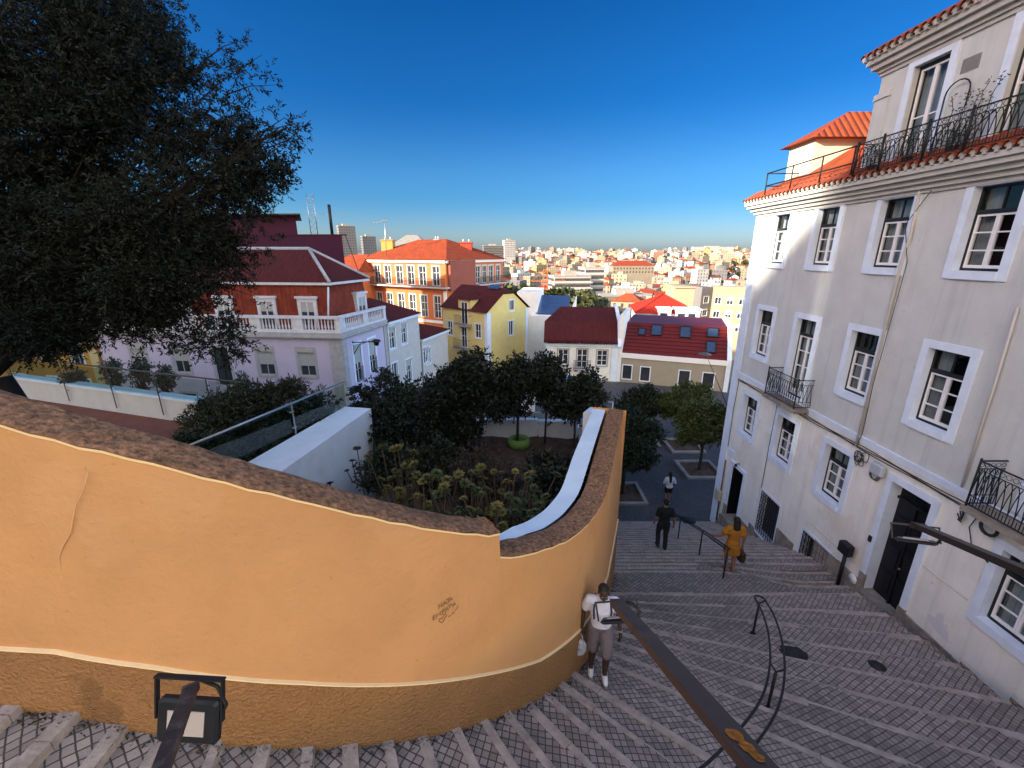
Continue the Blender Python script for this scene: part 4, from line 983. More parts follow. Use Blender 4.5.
lilac_house()

def row_house(name, label, A, B, z0, zt, wins, roofm, wallm, rh=1.2, back=6., eave_trim=True, trim=M_trim, wl=.85):
    """two storey house seen along a street: facade from A to B, windows given by pixels"""
    A, B = Vector(A), Vector(B); g = thing(name, label, 'house', ((A.x + B.x) / 2, (A.y + B.y) / 2, z0)); F = Facade(A, B - A); L = (B - A).length
    hs = []
    for px, py, h, dr in wins:
        u, z = F.u_of(px, py); u = max(wl / 2 + .15, min(L - wl / 2 - .15, u)); hs.append((u - wl / 2, u + wl / 2, z - h / 2, z + h / 2, dr))
    w = MB(); F.wall(w, 0, L, z0 - 3, zt, [h[:4] for h in hs], .13)
    N = Vector((F.N.x, F.N.y)); C_, D_ = B - N * back, A - N * back
    for p, q in ((B, C_), (C_, D_), (D_, A)): w.face([(p.x, p.y, z0 - 3), (q.x, q.y, z0 - 3), (q.x, q.y, zt), (p.x, p.y, zt)])
    part('wall', w, wallm, g)
    for a, b, c, d, dr in hs: mid_window(F, g, a, b, c, d, .1, trim, .3 if not dr else 0, 2, 2, dr, rail=dr)
    r = MB(); hip_roof(r, [A, B, C_, D_], zt + .12, .25, rh, back * .42, 0); part('roof', r, roofm, g)
    k = MB(); F.box(k, -.15, L + .15, zt - .1, zt + .11, -.2, .2); part('cornice', k, trim, g)
    return g, F, L
M_greyw = mat('pale_grey_render', (.48, .46, .46), .9, .08, 1.5, .4, .8, (.33, .31, .31))
row_house('grey_house', 'narrow pale grey house with dark red roof between the lilac and orange houses', (-9.2, 31.55), (-7.9, 36.4), -11.3, -4.95, [(388, 339, 1.7, False), (404, 333, 1.7, False), (391, 379, 2.2, True), (409, 371, 2.0, False)], M_tileD, M_greyw, 1.4)
row_house('low_house', 'low pale house with a small red roof below the orange house', (-7.8, 36.6), (-6.3, 41.5), -12, -7.2, [(419, 358, 1.4, False), (428, 356, 1.4, False)], M_tileD, M_greyw, 1.0)

def purple_house():
    g = thing('purple_house', 'plain purple house with flat roofs rising behind the lilac house', 'house', (-22, 44, -11))
    M = mat('purple_render', (.05, .009, .03), .9, .08, 1.5)
    w = MB(); w.prism([(-32, 40, -14), (-14.6, 39, -14), (-17.6, 47, -14), (-31, 48, -14)], (0, 0, 15.5)); part('wall', w, M, g)
    w = MB(); w.prism([(-32, 42, 1.5), (-19.4, 41.2, 1.5), (-22.6, 47.6, 1.5), (-31, 48, 1.5)], (0, 0, 1.7)); part('penthouse', w, M, g)
    r = MB(); r.prism([(-32.4, 41.2, 3.2), (-18.6, 40.4, 3.2), (-22.0, 48, 3.2), (-31.4, 48.6, 3.2)], (0, 0, .12)); part('flat_roof', r, mat('bitumen', (.05, .045, .045), .9, .2), g)
    p = MB(); p.obox((-32, 39.94, 1.44), (17.75, -1.0, 0), (0, .25, 0), (0, 0, .1)); part('parapet_capping', p, M, g)
    for x, h in ((-16.2, 2.6),):
        t = thing('chimney_flue', 'thin dark chimney flue standing on the purple roof', 'chimney', (x, 41, 1.5)); m = MB(); m.tube([(x, 41, 1.5), (x, 41, 1.5 + h)], .14, 8); part('pipe', m, M_iron, t)
    t = thing('roof_mast', 'lattice aerial mast on the purple roof', 'antenna', (-17.8, 41, 1.5)); m = MB()
    for dx in (-.3, .3): m.tube([(-17.8 + dx, 41, 1.5), (-17.8 + dx, 41, 4.9)], .035, 5)
    for k in range(7): z = 1.7 + k * .48; m.tube([(-18.1, 41, z), (-17.5, 41, z)], .022, 4); m.tube([(-18.1, 41, z), (-17.5, 41, z + .48)], .016, 4)
    part('lattice', m, M_steel, t); m = MB(); m.tube([(-18.9, 41, 3.3), (-14.6, 41, 3.34)], .02, 4); part('aerial_arm', m, M_steel, t)
    m = MB(); m.tube([(-14.3, 39, 1.5), (-13.3, 38.6, -1.7)], .03, 5); solo('sagging_cable', m, M_iron, 'thin cable running down the purple wall', 'cable')
purple_house()

def orange_house():
    N_, L_ = Vector((-8.2, 55)), Vector((-21.4, 63)); ux = (N_ - L_).normalized(); F = Facade(L_, ux); L = (N_ - L_).length
    n2 = Vector((-F.N.x, -F.N.y)); Rr = N_ + n2 * 13.2; G = Facade(N_, n2); LG = 13.2
    g = thing('orange_house', 'tall orange house with white windows and a sunlit orange tiled roof', 'house', ((N_.x + L_.x) / 2, 60, -18))
    M = mat('orange_render', (.50, .15, .055), .9, .07, 1.5, .3, .7, (.38, .10, .045)); zt = -.85
    w = MB(); up, lo, ba = [], [], []
    for px in (368, 377.6, 388, 399.6, 411, 422.6, 436):
        u, _ = F.u_of(px, 275); up.append((u - .55, u + .55, -4.0, -1.6)); lo.append((u - .52, u + .52, -8.1, -5.25)); ba.append((u - .5, u + .5, -12, -9.6))
    F.wall(w, 0, L, -24, zt, up + lo + ba, .15)
    gu, gl = [], []
    for px in (478, 484.5, 491, 498):
        u, _ = G.u_of(px, 275); gu.append((u - .5, u + .5, -4.0, -1.7)); gl.append((u - .5, u + .5, -8.0, -5.4))
    G.wall(w, 0, LG, -24, zt, gu + gl, .15)
    D4 = L_ + n2 * 13.2; w.face([(Rr.x, Rr.y, -24), (D4.x, D4.y, -24), (D4.x, D4.y, zt), (Rr.x, Rr.y, zt)]); w.face([(D4.x, D4.y, -24), (L_.x, L_.y, -24), (L_.x, L_.y, zt), (D4.x, D4.y, zt)])
    part('wall', w, M, g)
    for h in up: mid_window(F, g, *h, .15, M_balu, 0, 2, 3, True)
    for h in lo: mid_window(F, g, *h, .15, M_balu, 0, 2, 3, True)
    for h in ba: mid_window(F, g, *h, .2, M_white, .5, 2, 2)
    for h in gu + gl: mid_window(G, g, *h, .18, M_greyw, 0, 2, 3)
    bl = MB(); G.box(bl, .3, 5.6, -4.6, zt - .05, .02, .5); part('blind_wall', bl, mat('dull_red_render', (.24, .075, .055), .9, .1, 2), g)
    for FF, a, b in ((F, .2, L + .6), (G, 5.7, LG + .5)):
        m = MB(); FF.box(m, a, b, -4.25, -4.05, .003, 1.0); Bc = part('balcony', m, M_gstone, g); r = MB()
        for u in np.arange(a + .05, b, .16): r.tube([FF.p(u, -4.05, .95), FF.p(u, -3.1, .95)], .022, 4, False)
        for z in (-3.98, -3.1): r.tube([FF.p(a, z, .95), FF.p(b, z, .95)], .035, 4)
        part('railing', r, M_iron, Bc)
    sc = MB(); F.box(sc, -.05, L + .05, -8.75, -8.4, 0, .1); F.box(sc, -.1, L + .1, zt - .35, zt, 0, .25); G.box(sc, -.1, LG, zt - .352, zt - .001, 0, .251); F.box(sc, L - .5, L + .02, -24, -4.6, .001, .08); part('mouldings', sc, M_white, g)
    r = MB(); hip_roof(r, [L_, N_, Rr, D4], zt + .02, .5, 2.7, 5.6, 0); part('roof', r, M_tileO, g)
    def chim(name, px, py, Y, w_, h, M, lab):
        p = atY(px, py, Y); t = thing(name, lab, 'chimney', p); m = MB(); m.box(p.x - w_ / 2, p.x + w_ / 2, Y, Y + w_, p.z - 2.5, p.z + h); m.box(p.x - w_ / 2 - .1, p.x + w_ / 2 + .1, Y - .1, Y + w_ + .1, p.z + h, p.z + h + .12); part('stack', m, M, t)
        k = MB()
        for s in (-.25, .25): k.tube([(p.x + s * w_, Y + w_ / 2, p.z + h + .1), (p.x + s * w_, Y + w_ / 2, p.z + h + .5)], .12, 8)
        part('pot', k, M_gstone, t)
    chim('chimney', 466, 252, 63, 1.6, 1.2, mat('red_chimney', (.35, .05, .03), .9, .1), 'broad red chimney on the shaded slope of the orange house')
    chim('chimney', 387, 248, 64, 1.6, 1.0, mat('ochre_chimney', (.45, .28, .08), .9, .1), 'ochre chimney behind the orange roof beside the aerial')
    chim('chimney', 437, 246, 64, .7, .8, M_gstone, 'small grey chimney on the ridge of the orange roof')
    p = atY(411, 246, 68); m = MB(); c = [(p.x - 3.4, 66), (p.x + 3.4, 66), (p.x + 3.4, 72), (p.x - 3.4, 72)]; hip_roof(m, c, p.z - .4, 0, 2.0, 2.6, 0); sk = solo('roof_lantern', m, mat('lead_grey', (.20, .20, .19), .6, .2), 'grey hipped roof lantern behind the orange ridge', 'skylight')
    p = atY(386, 248, 60); t = thing('tv_aerial', 'thin television aerial on a mast above the orange roof', 'antenna', p); m = MB(); m.tube([p - Vector((0, 0, 1)), p + Vector((.1, 0, 3.8))], .05, 5); part('mast', m, M_steel, t); m = MB()
    m.tube([p + Vector((-1.5, 0, 3.1)), p + Vector((.5, 0, 3.5))], .035, 4)
    for k in range(6): q = p + Vector((-1.4 + k * .36, 0, 3.12 + k * .072)); m.tube([q + Vector((0, -.4, -.25)), q + Vector((0, .4, .25))], .022, 4)
    part('aerial', m, M_steel, t)
    # lower red wing at its left
    o2 = thing('red_wing', 'low red tiled house end beside the orange house', 'house', (-23, 62, -14)); m = MB(); m.prism([(-27, 62, -20), (-20.5, 59, -20), (-17, 66, -20), (-23, 70, -20)], (0, 0, 17.6)); part('wall', m, M, o2); m = MB(); hip_roof(m, [(-27, 62), (-20.5, 59), (-17, 66), (-23, 70)], -2.4, .3, 2.2, 2, 0); part('roof', m, M_tileO, o2)
orange_house()

def yellow_house():
    A, B = Vector((-7.5, 46.8)), Vector((-2.43, 42)); F = Facade(A, B - A); L = (B - A).length; C_ = B + Vector((.69, .72)) * 5.9; G = Facade(B, C_ - B); LG = (C_ - B).length; D_ = A + (C_ - B)
    g = thing('yellow_house', 'yellow house with a clipped gable and dark red roof in front of the orange house', 'house', (-2.5, 46, -13)); M = mat('yellow_render', (.70, .56, .22), .9, .06, 1.5, .3, .8, (.58, .46, .18)); zt = -5.55
    fw = []
    for px, py, hw, hh, dr in ((450, 328, .42, .75, 0), (464, 336, .45, 1.2, 1), (478, 331, .42, .7, 0)):
        u, z = F.u_of(px, py); fw.append((u - hw, u + hw, z - hh, z + hh, dr))
    w = MB(); F.wall(w, 0, L, -17, zt, [h[:4] for h in fw], .12)
    gw = []
    for px, py, hw, hh in ((511.5, 305.5, .33, .55), (511, 328, .33, .75)):
        u, z = G.u_of(px, py); gw.append((u - hw, u + hw, z - hh, z + hh))
    lowg = [gw[1]]; G.wall(w, 0, LG, -17, zt, lowg, .12)
    # clipped gable
    top = -3.95; u1, u2 = LG * .36, LG * .64; zc = zt; a, b, c, d = gw[0]
    def gz_(u): return zt + (top - zt) * min(1, u / u1, (LG - u) / (LG - u2))
    for ua, ub in ((0, a), (b, LG)):
        us = sorted({ua, ub, *[x for x in (u1, u2) if ua < x < ub]}); w.face([G.p(us[0], zt)] + [G.p(us[-1], zt)] + [G.p(x, gz_(x)) for x in reversed(us)])
    if c > zt: w.face([G.p(a, zt), G.p(b, zt), G.p(b, c), G.p(a, c)])
    w.face([G.p(a, d), G.p(b, d)] + [G.p(x, gz_(x)) for x in sorted({a, b, *[q for q in (u1, u2) if a < q < b]}, reverse=True)])
    for p, q in ((C_, D_), (D_, A)): w.face([(p.x, p.y, -17), (q.x, q.y, -17), (q.x, q.y, zt), (p.x, p.y, zt)])
    part('wall', w, M, g)
    for a_, b_, c_, d_, dr in fw: mid_window(F, g, a_, b_, c_, d_, .1, M_trim, 0, 2, 2, bool(dr))
    for h in gw: mid_window(G, g, *h, .1, M_trim, 0, 2, 1)
    q = MB(); F.box(q, L - .35, L + .04, -17, zt - .05, 0, .05); G.box(q, -.04, .45, -17, zt - .05, .001, .051); part('corner_pilaster', q, M_trim, g); q = MB(); G.box(q, LG - .3, LG + .02, -17, zt - .05, .001, .05); part('corner_pilaster', q, M_trim, g)
    r = MB(); o = .25; U = Vector((F.U.x, F.U.y, 0)); V = Vector((G.U.x, G.U.y, 0)); lift = .1
    a0 = F.p(-.2, zt + lift - .12, .25); a1 = F.p(L + .25, zt + lift - .12, .25); m0 = a0 + V * (u1 + .25) + Vector((0, 0, 1.75)); m1 = a1 + V * (u1 + .25) + Vector((0, 0, 1.75)) ; e1 = m1 - U * 1.6 + V * (u2 - u1) * .5 + Vector((0, 0, .5)); e0 = m0 + V * (u2 - u1) * .5 + Vector((0, 0, .5))
    b1 = a1 + V * (LG + .5); b0 = a0 + V * (LG + .5); n1 = m1 + V * (u2 - u1); n0 = m0 + V * (u2 - u1)
    r.roofquad(a0, a1, m1, m0); r.roofquad(m0, m1, e1, e0); r.roofquad(m1, n1, e1, e1); r.roofquad(b1, b0, n0, n1); r.roofquad(n1, n0, e0, e1)
    part('roof', r, M_tileD, g)
    pv = MB(); c0 = lerp(m0, m1, .55) + V * .3 + Vector((0, 0, .25)); pv.obox(c0 + U * .6 + Vector((0, 0, .06)), U * 1.5, V * .7 + Vector((0, 0, .33)), Vector((0, -.02, .06))); part('solar_panel', pv, mat('solar_panel', (.05, .09, .18), .15, .2, spec=.6), g)
    # dormer with a french window and a small balcony
    u, z = F.u_of(465, 309); d = MB(); F.box(d, u - 1.0, u + .9, -7.4, -4.45, -2.4, .03); Dm = part('dormer', d, M, g)
    dr = MB(); e = [F.p(u - 1.25, -4.5, .3), F.p(u + 1.15, -4.5, .3), F.p(u + 1.15, -4.5, -2.6), F.p(u - 1.25, -4.5, -2.6)]; pk = F.p(u, -3.85, -.6); pk2 = F.p(u, -3.85, -2.6); dr.roofquad(e[0], e[1], pk, pk); dr.roofquad(e[1], e[2], pk2, pk); dr.roofquad(e[3], e[0], pk, pk2); part('dormer_roof', dr, M_tileD, Dm)
    s = MB(); F.box(s, u - .45, u + .45, -6.95, -4.8, .03, .06); W = part('french_window', s, M_pane, Dm); f = MB()
    for ua, ub in ((u - .52, u - .44), (u + .44, u + .52), (u - .03, u + .03)): F.box(f, ua, ub, -6.95, -4.72, .03, .1)
    F.box(f, u - .52, u + .52, -4.8, -4.72, .032, .102); part('frame', f, M_white, Dm)
    for uu, zf in ((u, -7.0), ((fw[1][0] + fw[1][1]) / 2, fw[1][2])):
        m = MB(); F.box(m, uu - 1.0, uu + 1.0, zf - .12, zf, .0, .75); Bc = part('balcony', m, M_gstone, g); i = MB()
        for q_ in np.arange(uu - .95, uu + .96, .13): i.tube([F.p(q_, zf, .7), F.p(q_, zf + .9, .7)], .013, 4, False)
        for z_ in (zf + .06, zf + .9): i.tube([F.p(uu - .97, z_, .02), F.p(uu - .97, z_, .7), F.p(uu + .97, z_, .7), F.p(uu + .97, z_, .02)], .02, 4)
        part('railing', i, M_iron, Bc)
yellow_house()

def white_house():
    g = thing('white_house', 'white house with stepped blocks and a blue solar roof beside the yellow house', 'house', (3, 56, -16)); M = M_wwall
    m = MB(); m.prism([(.6, 52, -20), (3.0, 51.4, -20), (4.2, 58, -20), (1.6, 59, -20)], (0, 0, 15.6)); part('wall', m, M, g)
    m = MB(); m.prism([(2.2, 50.5, -20), (6.6, 49.5, -20), (8.2, 56, -20), (3.6, 58, -20)], (0, 0, 13.0)); part('wall', m, M, g)
    m = MB(); a = Vector((2.6, 51.4, -7.0)); m.obox(a + Vector((.2, 0, .1)), (3.6, -.8, .0), (1.0, 4.2, 1.7), (0, -.05, .1)); part('solar_panel', m, MATS['solar_panel'], g)
    m = MB(); m.prism([(6.3, 49.4, -7.05), (6.6, 49.3, -7.05), (8.2, 55.6, -5.2), (8.2, 55.6, -7.05)], (.08, .2, 0)); part('side_wall', m, M, g)
    m = MB(); m.box(5.2, 6.2, 47.8, 49, -20, -8.2); solo('red_wall_house', m, mat('dark_red_wall', (.22, .035, .03), .9, .1), 'small dark red wall between the white house and the cream house', 'wall')
white_house()

def cream_house():
    A, B = Vector((3.1, 38.6)), Vector((9.55, 37.9)); F = Facade(A, B - A); L = (B - A).length
    g = thing('cream_house', 'cream house with white corner strips and a tall dark red tiled roof', 'house', (6, 40, -13)); M = mat('cream_render', (.60, .53, .33), .9, .05, 1.5, .3, .8, (.48, .42, .27)); zt = -7.75
    hs = []
    for px, py, hw, hh, dr in ((563, 357, .45, .7, 0), (582, 358.5, .45, .85, 1), (602, 358, .45, .7, 0), (563, 384, .45, .75, 0), (582, 386, .45, .75, 0), (601, 387, .45, .75, 0)):
        u, z = F.u_of(px, py); hs.append((u - hw, u + hw, z - hh, z + hh, dr))
    w = MB(); F.wall(w, 0, L, -17, zt, [h[:4] for h in hs], .12); C_, D_ = B - Vector((F.N.x, F.N.y)) * 8, A - Vector((F.N.x, F.N.y)) * 8
    for p, q in ((B, C_), (C_, D_), (D_, A)): w.face([(p.x, p.y, -17), (q.x, q.y, -17), (q.x, q.y, zt), (p.x, p.y, zt)])
    part('wall', w, M, g)
    for a, b, c, d, dr in hs: mid_window(F, g, a, b, c, d, .12, M_gstone, 0, 2, 3, bool(dr))
    a, b, c, d, _ = hs[1]; m = MB(); F.box(m, a - .35, b + .35, c - .12, c, .0, .6); Bc = part('balcony', m, M_gstone, g); i = MB(); iron_panel(i, lambda u, z: F.p(u, z, .55), a - .33, b + .33, c + .03, c + .8, .12, .014); part('railing', i, M_iron, Bc)
    q = MB(); F.box(q, L - .55, L + .02, -17, zt + .0, .001, .06); part('corner_strip', q, M_trim, g); q = MB(); F.box(q, -.02, .4, -17, zt, .001, .06); part('corner_strip', q, M_trim, g); q = MB(); F.box(q, -.1, L, zt - .3, zt - .1, .062, .16); part('eave_moulding', q, M_trim, g)
    r = MB(); V = -F.N; e = [F.p(-.2, zt + .0, .35), F.p(L - .1, zt + .0, .35)]; k = [p + V * 1.3 + Vector((0, 0, 1.75)) for p in e]; t = [p + V * 4.2 + Vector((0, 0, 2.75)) for p in e]
    t[0] = t[0] + F.U * 1.4
    r.roofquad(e[0], e[1], k[1], k[0]); r.roofquad(k[0], k[1], t[1], t[0]); bk = [p + V * 8.4 for p in e]; r.roofquad(bk[1], bk[0], t[0], t[1]); r.face([e[0], k[0], t[0], bk[0]]); part('roof', r, M_tileD, g)
    pw = MB(); pw.prism([F.p(L - .1, zt - .2, .4), F.p(L - .1, zt + 1.9, -.9), F.p(L - .1, zt + 2.95, -4), F.p(L - .1, zt + 2.9, -5), F.p(L - .1, zt - .2, -8)], F.U * .3); part('party_wall', pw, M_trim, g)
    ev = MB()
    for u in np.arange(-.1, L - .2, .24): ev.tube([F.p(u, zt + .03, .42), F.p(u, zt + .25, .2)], .09, 6)
    part('eave_tiles', ev, M_tileD, g)
cream_house()

def beige_house():
    A, B = Vector((9.9, 37.8)), Vector((17.9, 34.8)); F = Facade(A, B - A); L = (B - A).length
    g = thing('beige_house', 'beige house with a dark red metal roof and skylights at the foot of the square', 'house', (14, 39, -13)); M = mat('beige_render', (.30, .275, .22), .9, .05, 1.5); zt = -9.0
    hs = []
    for px, py, hw, hh in ((627, 372, .38, .62), (645, 374, .38, .62), (684, 378, .42, .64), (708, 380.5, .42, .64)):
        u, z = F.u_of(px, py); hs.append((u - hw, u + hw, z - hh, z + hh))
    w = MB(); F.wall(w, 0, L, -17, zt, hs, .12); n = Vector((F.N.x, F.N.y)); C_, D_ = B - n * 9, A - n * 9
    for p, q in ((B, C_), (C_, D_), (D_, A)): w.face([(p.x, p.y, -17), (q.x, q.y, -17), (q.x, q.y, zt), (p.x, p.y, zt)])
    part('wall', w, M, g)
    for i, h in enumerate(hs): mid_window(F, g, *h, .09, M_trim, 0, 1, 1, sashmat=M_green)
    q = MB(); F.box(q, -.15, L + .1, zt, zt + .42, -.4, .12); part('eave_band', q, M_white, g)
    r = MB(); a, b = F.p(0, zt + .42, -.02), F.p(L, zt + .42, -.02); V = -F.N; t0, t1 = a + V * 2.9 + Vector((0, 0, 2.35)), b + V * 2.9 + Vector((0, 0, 2.35)); r.roofquad(a, b, t1, t0); r.face([t0, t1, t1 + V * 5.8, t0 + V * 5.8])
    R_ = part('roof', r, mat('red_metal_roof', (.10, .010, .008), .45, .12, 3), g)
    sl = (t0 - a); nrm = F.U.cross(sl).normalized()
    s = MB()
    for k in range(1, 9): p = a + sl * (k / 9); s.obox(p, F.U * L, sl.normalized() * .05, nrm * .05)
    part('seam', s, MATS['red_metal_roof'], g)
    def sky(px, py, w_, h_, nm='skylight'):
        d = ray(px, py); k = (a - Vector((0, 0, 0))).dot(nrm) / d.dot(nrm); c = d * k; S = sl.normalized(); m = MB(); o = c - F.U * w_ / 2 - S * h_ / 2
        for q4 in ((0, w_, 0, .07), (0, w_, h_ - .07, h_), (0, .07, .07, h_ - .07), (w_ - .07, w_, .07, h_ - .07)): m.obox(o + F.U * q4[0] + S * q4[2], F.U * (q4[1] - q4[0]), S * (q4[3] - q4[2]), nrm * .12)
        W = part(nm, m, M_iron, g); p = MB(); p.obox(o + F.U * .07 + S * .07 + nrm * .03, F.U * (w_ - .14), S * (h_ - .14), nrm * .05); part('pane', p, mat('skylight_pane', (.03, .045, .09), .05, .2, spec=.8), W)
    sky(642, 332, .65, .85); sky(656.6, 330.5, .95, 1.3); sky(685.4, 332.5, .95, 1.35); sky(712.6, 333, .95, 1.1); sky(711, 347.5, .8, 1.3, 'roof_window')
    pw = MB(); pw.prism([F.p(L, -17, .1), F.p(L, zt + .5, .1), F.p(L, zt + 2.95, -2.9), F.p(L, zt + 2.95, -9), F.p(L, -17, -9)], F.U * .35); part('party_wall', pw, M_trim, g)
    m = MB(); m.obox(F.p(-.4, -17, 0.02), F.U * .38, -F.N * 5, (0, 0, 11.8)); solo('white_party_wall', m, M_white, 'white wall strip between the cream house and the beige house', 'wall')
    # lamp hung on a wire across the corner
    p = atY(705, 354, 31); t = thing('hanging_lamp', 'dark disc street lamp hung on a wire in front of the beige house', 'street lamp', p); m = MB(); m.lathe([(0, .14), (.16, .12), (.45, .0), (.45, -.05), (.0, -.08)], p, 14); part('lamp_head', m, mat('lamp_grey', (.10, .09, .085), .5, .2), t)
    m = MB(); m.tube([p + Vector((0, 0, .1)), p + Vector((3.2, -7, 1.2)), Vector((8.9, 16.45, -6.4)) + Vector((0, .1, 0))], .02, 5) if False else m.tube([p + Vector((0, 0, .12)), Vector((8.85, 16.5, -6.1))], .018, 5); part('wire', m, M_iron, t)
beige_house()

def pyramid_house():
    g = thing('pyramid_roof_house', 'small white house with a bright red pyramid roof behind the beige roof', 'house', (20, 62, -16)); p = atY(665, 294, 62); z0 = -7.75
    c = [(p.x - 5.2, 58), (p.x + 3.0, 56.6), (p.x + 4.8, 66), (p.x - 3.5, 67)]
    m = MB(); m.prism([(x, y, -22) for x, y in [(c[0][0] + .3, c[0][1] + .3), (c[1][0] - .3, c[1][1] + .3), (c[2][0] - .3, c[2][1] - .3), (c[3][0] + .3, c[3][1] - .3)]], (0, 0, 22 + z0)); part('wall', m, M_wwall, g)
    r = MB(); A = Vector((p.x - .2, 62, p.z)); E = [Vector((*q, z0)) for q in c]
    for i in range(4): r.roofquad(E[i], E[(i + 1) % 4], A, A)
    part('roof', r, tile_mat('bright_red_tiles', (.45, .028, .013), (.36, .022, .011), (.3, .03, .02), moss=.1), g)
    k = MB()
    for i in range(4): k.tube([E[i] + Vector((0, 0, .05)), A], .1, 6)
    part('ridge_tiles', k, MATS['bright_red_tiles'], g)
    F = Facade(c[0], (c[1][0] - c[0][0], c[1][1] - c[0][1]))
    for u0, u1 in ((3.0, 4.6), (5.2, 8.2)):
        d = MB(); F.box(d, u0, u1, -9.4, -7.1, -2.2, -.05 + .4); D = part('dormer', d, M_wwall, g); q = MB()
        for a in np.arange(u0 + .25, u1 - .6, 1.3): F.box(q, a, a + .9, -8.7, -7.6, .351, .37)
        part('window', q, M_pane, D); t = MB(); F.box(t, u0 - .15, u1 + .15, -7.1, -6.95, -2.2, .5); part('dormer_roof', t, M_trim, D)
    # white parapet terrace house in front, to its right
    g = thing('cream_block', 'cream flat roofed block of flats right of the red pyramid roof', 'block of flats', (45.5, 91, -20)); A, B = Vector((42.4, 92)), Vector((48.6, 89.6)); F = Facade(A, B - A); L = (B - A).length; hs = []
    for z in (-9.5, -12.3, -15.1): 
        for u in (1.0, 3.3, 5.6): hs.append((u - .6, u + .6, z - .8, z + .6))
    M = mat('cream_flats', (.31, .265, .18), .9, .06, 1); w = MB(); F.wall(w, 0, L, -30, -7.2, hs, .15); n = Vector((F.N.x, F.N.y)); C_, D_ = B - n * 12, A - n * 12
    for p_, q in ((B, C_), (C_, D_), (D_, A)): w.face([(p_.x, p_.y, -30), (q.x, q.y, -30), (q.x, q.y, -7.2), (p_.x, p_.y, -7.2)])
    w.face([(v.x, v.y, -7.2) for v in (A, B, C_, D_)]); part('wall', w, M, g)
    for i, h in enumerate(hs): mid_window(F, g, *h, .08, M_trim, (i * 37 % 10) / 14, 2, 1)
    k = MB(); F.box(k, -.2, L + .2, -7.2, -6.7, -.3, .1); part('parapet', k, M, g)
    g = thing('grey_block', 'grey block of flats with dark windows between the pyramid roof and the cream block', 'block of flats', (42, 95, -20)); A, B = Vector((40.9, 94.4)), Vector((43.6, 95.2)); F = Facade(A, B - A); L = (B - A).length; hs = [(u - .6, u + .6, z - .8, z + .6) for z in (-9.6, -12.4, -15.2) for u in (1.4,)]
    M = mat('grey_flats', (.13, .125, .135), .9, .06, 1); w = MB(); F.wall(w, 0, L, -30, -7.0, hs, .15); n = Vector((F.N.x, F.N.y)); C_, D_ = B - n * 10, A - n * 10
    for p_, q in ((B, C_), (C_, D_), (D_, A)): w.face([(p_.x, p_.y, -30), (q.x, q.y, -30), (q.x, q.y, -7.0), (p_.x, p_.y, -7.0)])
    w.face([(v.x, v.y, -7.0) for v in (A, B, C_, D_)]); part('wall', w, M, g)
    for i, h in enumerate(hs): mid_window(F, g, *h, .08, M_trim, (i * 53 % 10) / 14, 2, 1)
    g = thing('cream_block', 'cream block with a plain sunlit side behind the peak of the pyramid roof', 'block of flats', (39, 100, -20)); m = MB(); m.prism([(36.2, 97.5, -30), (40.8, 96.5, -30), (42.3, 106, -30), (37.5, 107, -30)], (0, 0, 22.6)); part('wall', m, MATS['cream_flats'], g); k = MB(); k.prism([(36.0, 97.2, -7.4), (41.0, 96.2, -7.4), (42.5, 106.3, -7.4), (37.3, 107.3, -7.4)], (0, 0, .3)); part('parapet', k, MATS['cream_flats'], g)
pyramid_house()

def ochre_house():
    A, B = Vector((-42, 31.5)), Vector((-28.2, 28.6)); F = Facade(A, B - A); L = (B - A).length
    g = thing('ochre_house', 'ochre house with iron railed french windows behind the big tree', 'house', (-35, 32, -11.3)); M = mat('ochre_render', (.42, .235, .055), .9, .07, 1.5); hs = []
    for u in (3., 6.2, 9.4, 12.2):
        for z in (-10.6, -7.4, -4.2): hs.append((u - .5, u + .5, z, z + 2.1))
    w = MB(); F.wall(w, 0, L, -12, -1, hs, .15); n = Vector((F.N.x, F.N.y)); C_, D_ = B - n * 9, A - n * 9
    for p, q in ((B, C_), (C_, D_), (D_, A)): w.face([(p.x, p.y, -12), (q.x, q.y, -12), (q.x, q.y, -1), (p.x, p.y, -1)])
    part('wall', w, M, g)
    for h in hs: mid_window(F, g, *h, .14, M_trim, 0, 2, 3, True, rail=True)
    q = MB(); F.box(q, L - .7, L + .02, -12, -1, .001, .06); F.box(q, -.1, L + .2, -1.3, -1, .062, .3); part('corner_strip', q, mat('pale_ochre', (.5, .42, .25), .9, .05), g)
    r = MB(); hip_roof(r, [A, B, C_, D_], -.95, .3, 2.2, 3.4, 0); part('roof', r, M_tileD, g)
ochre_house()

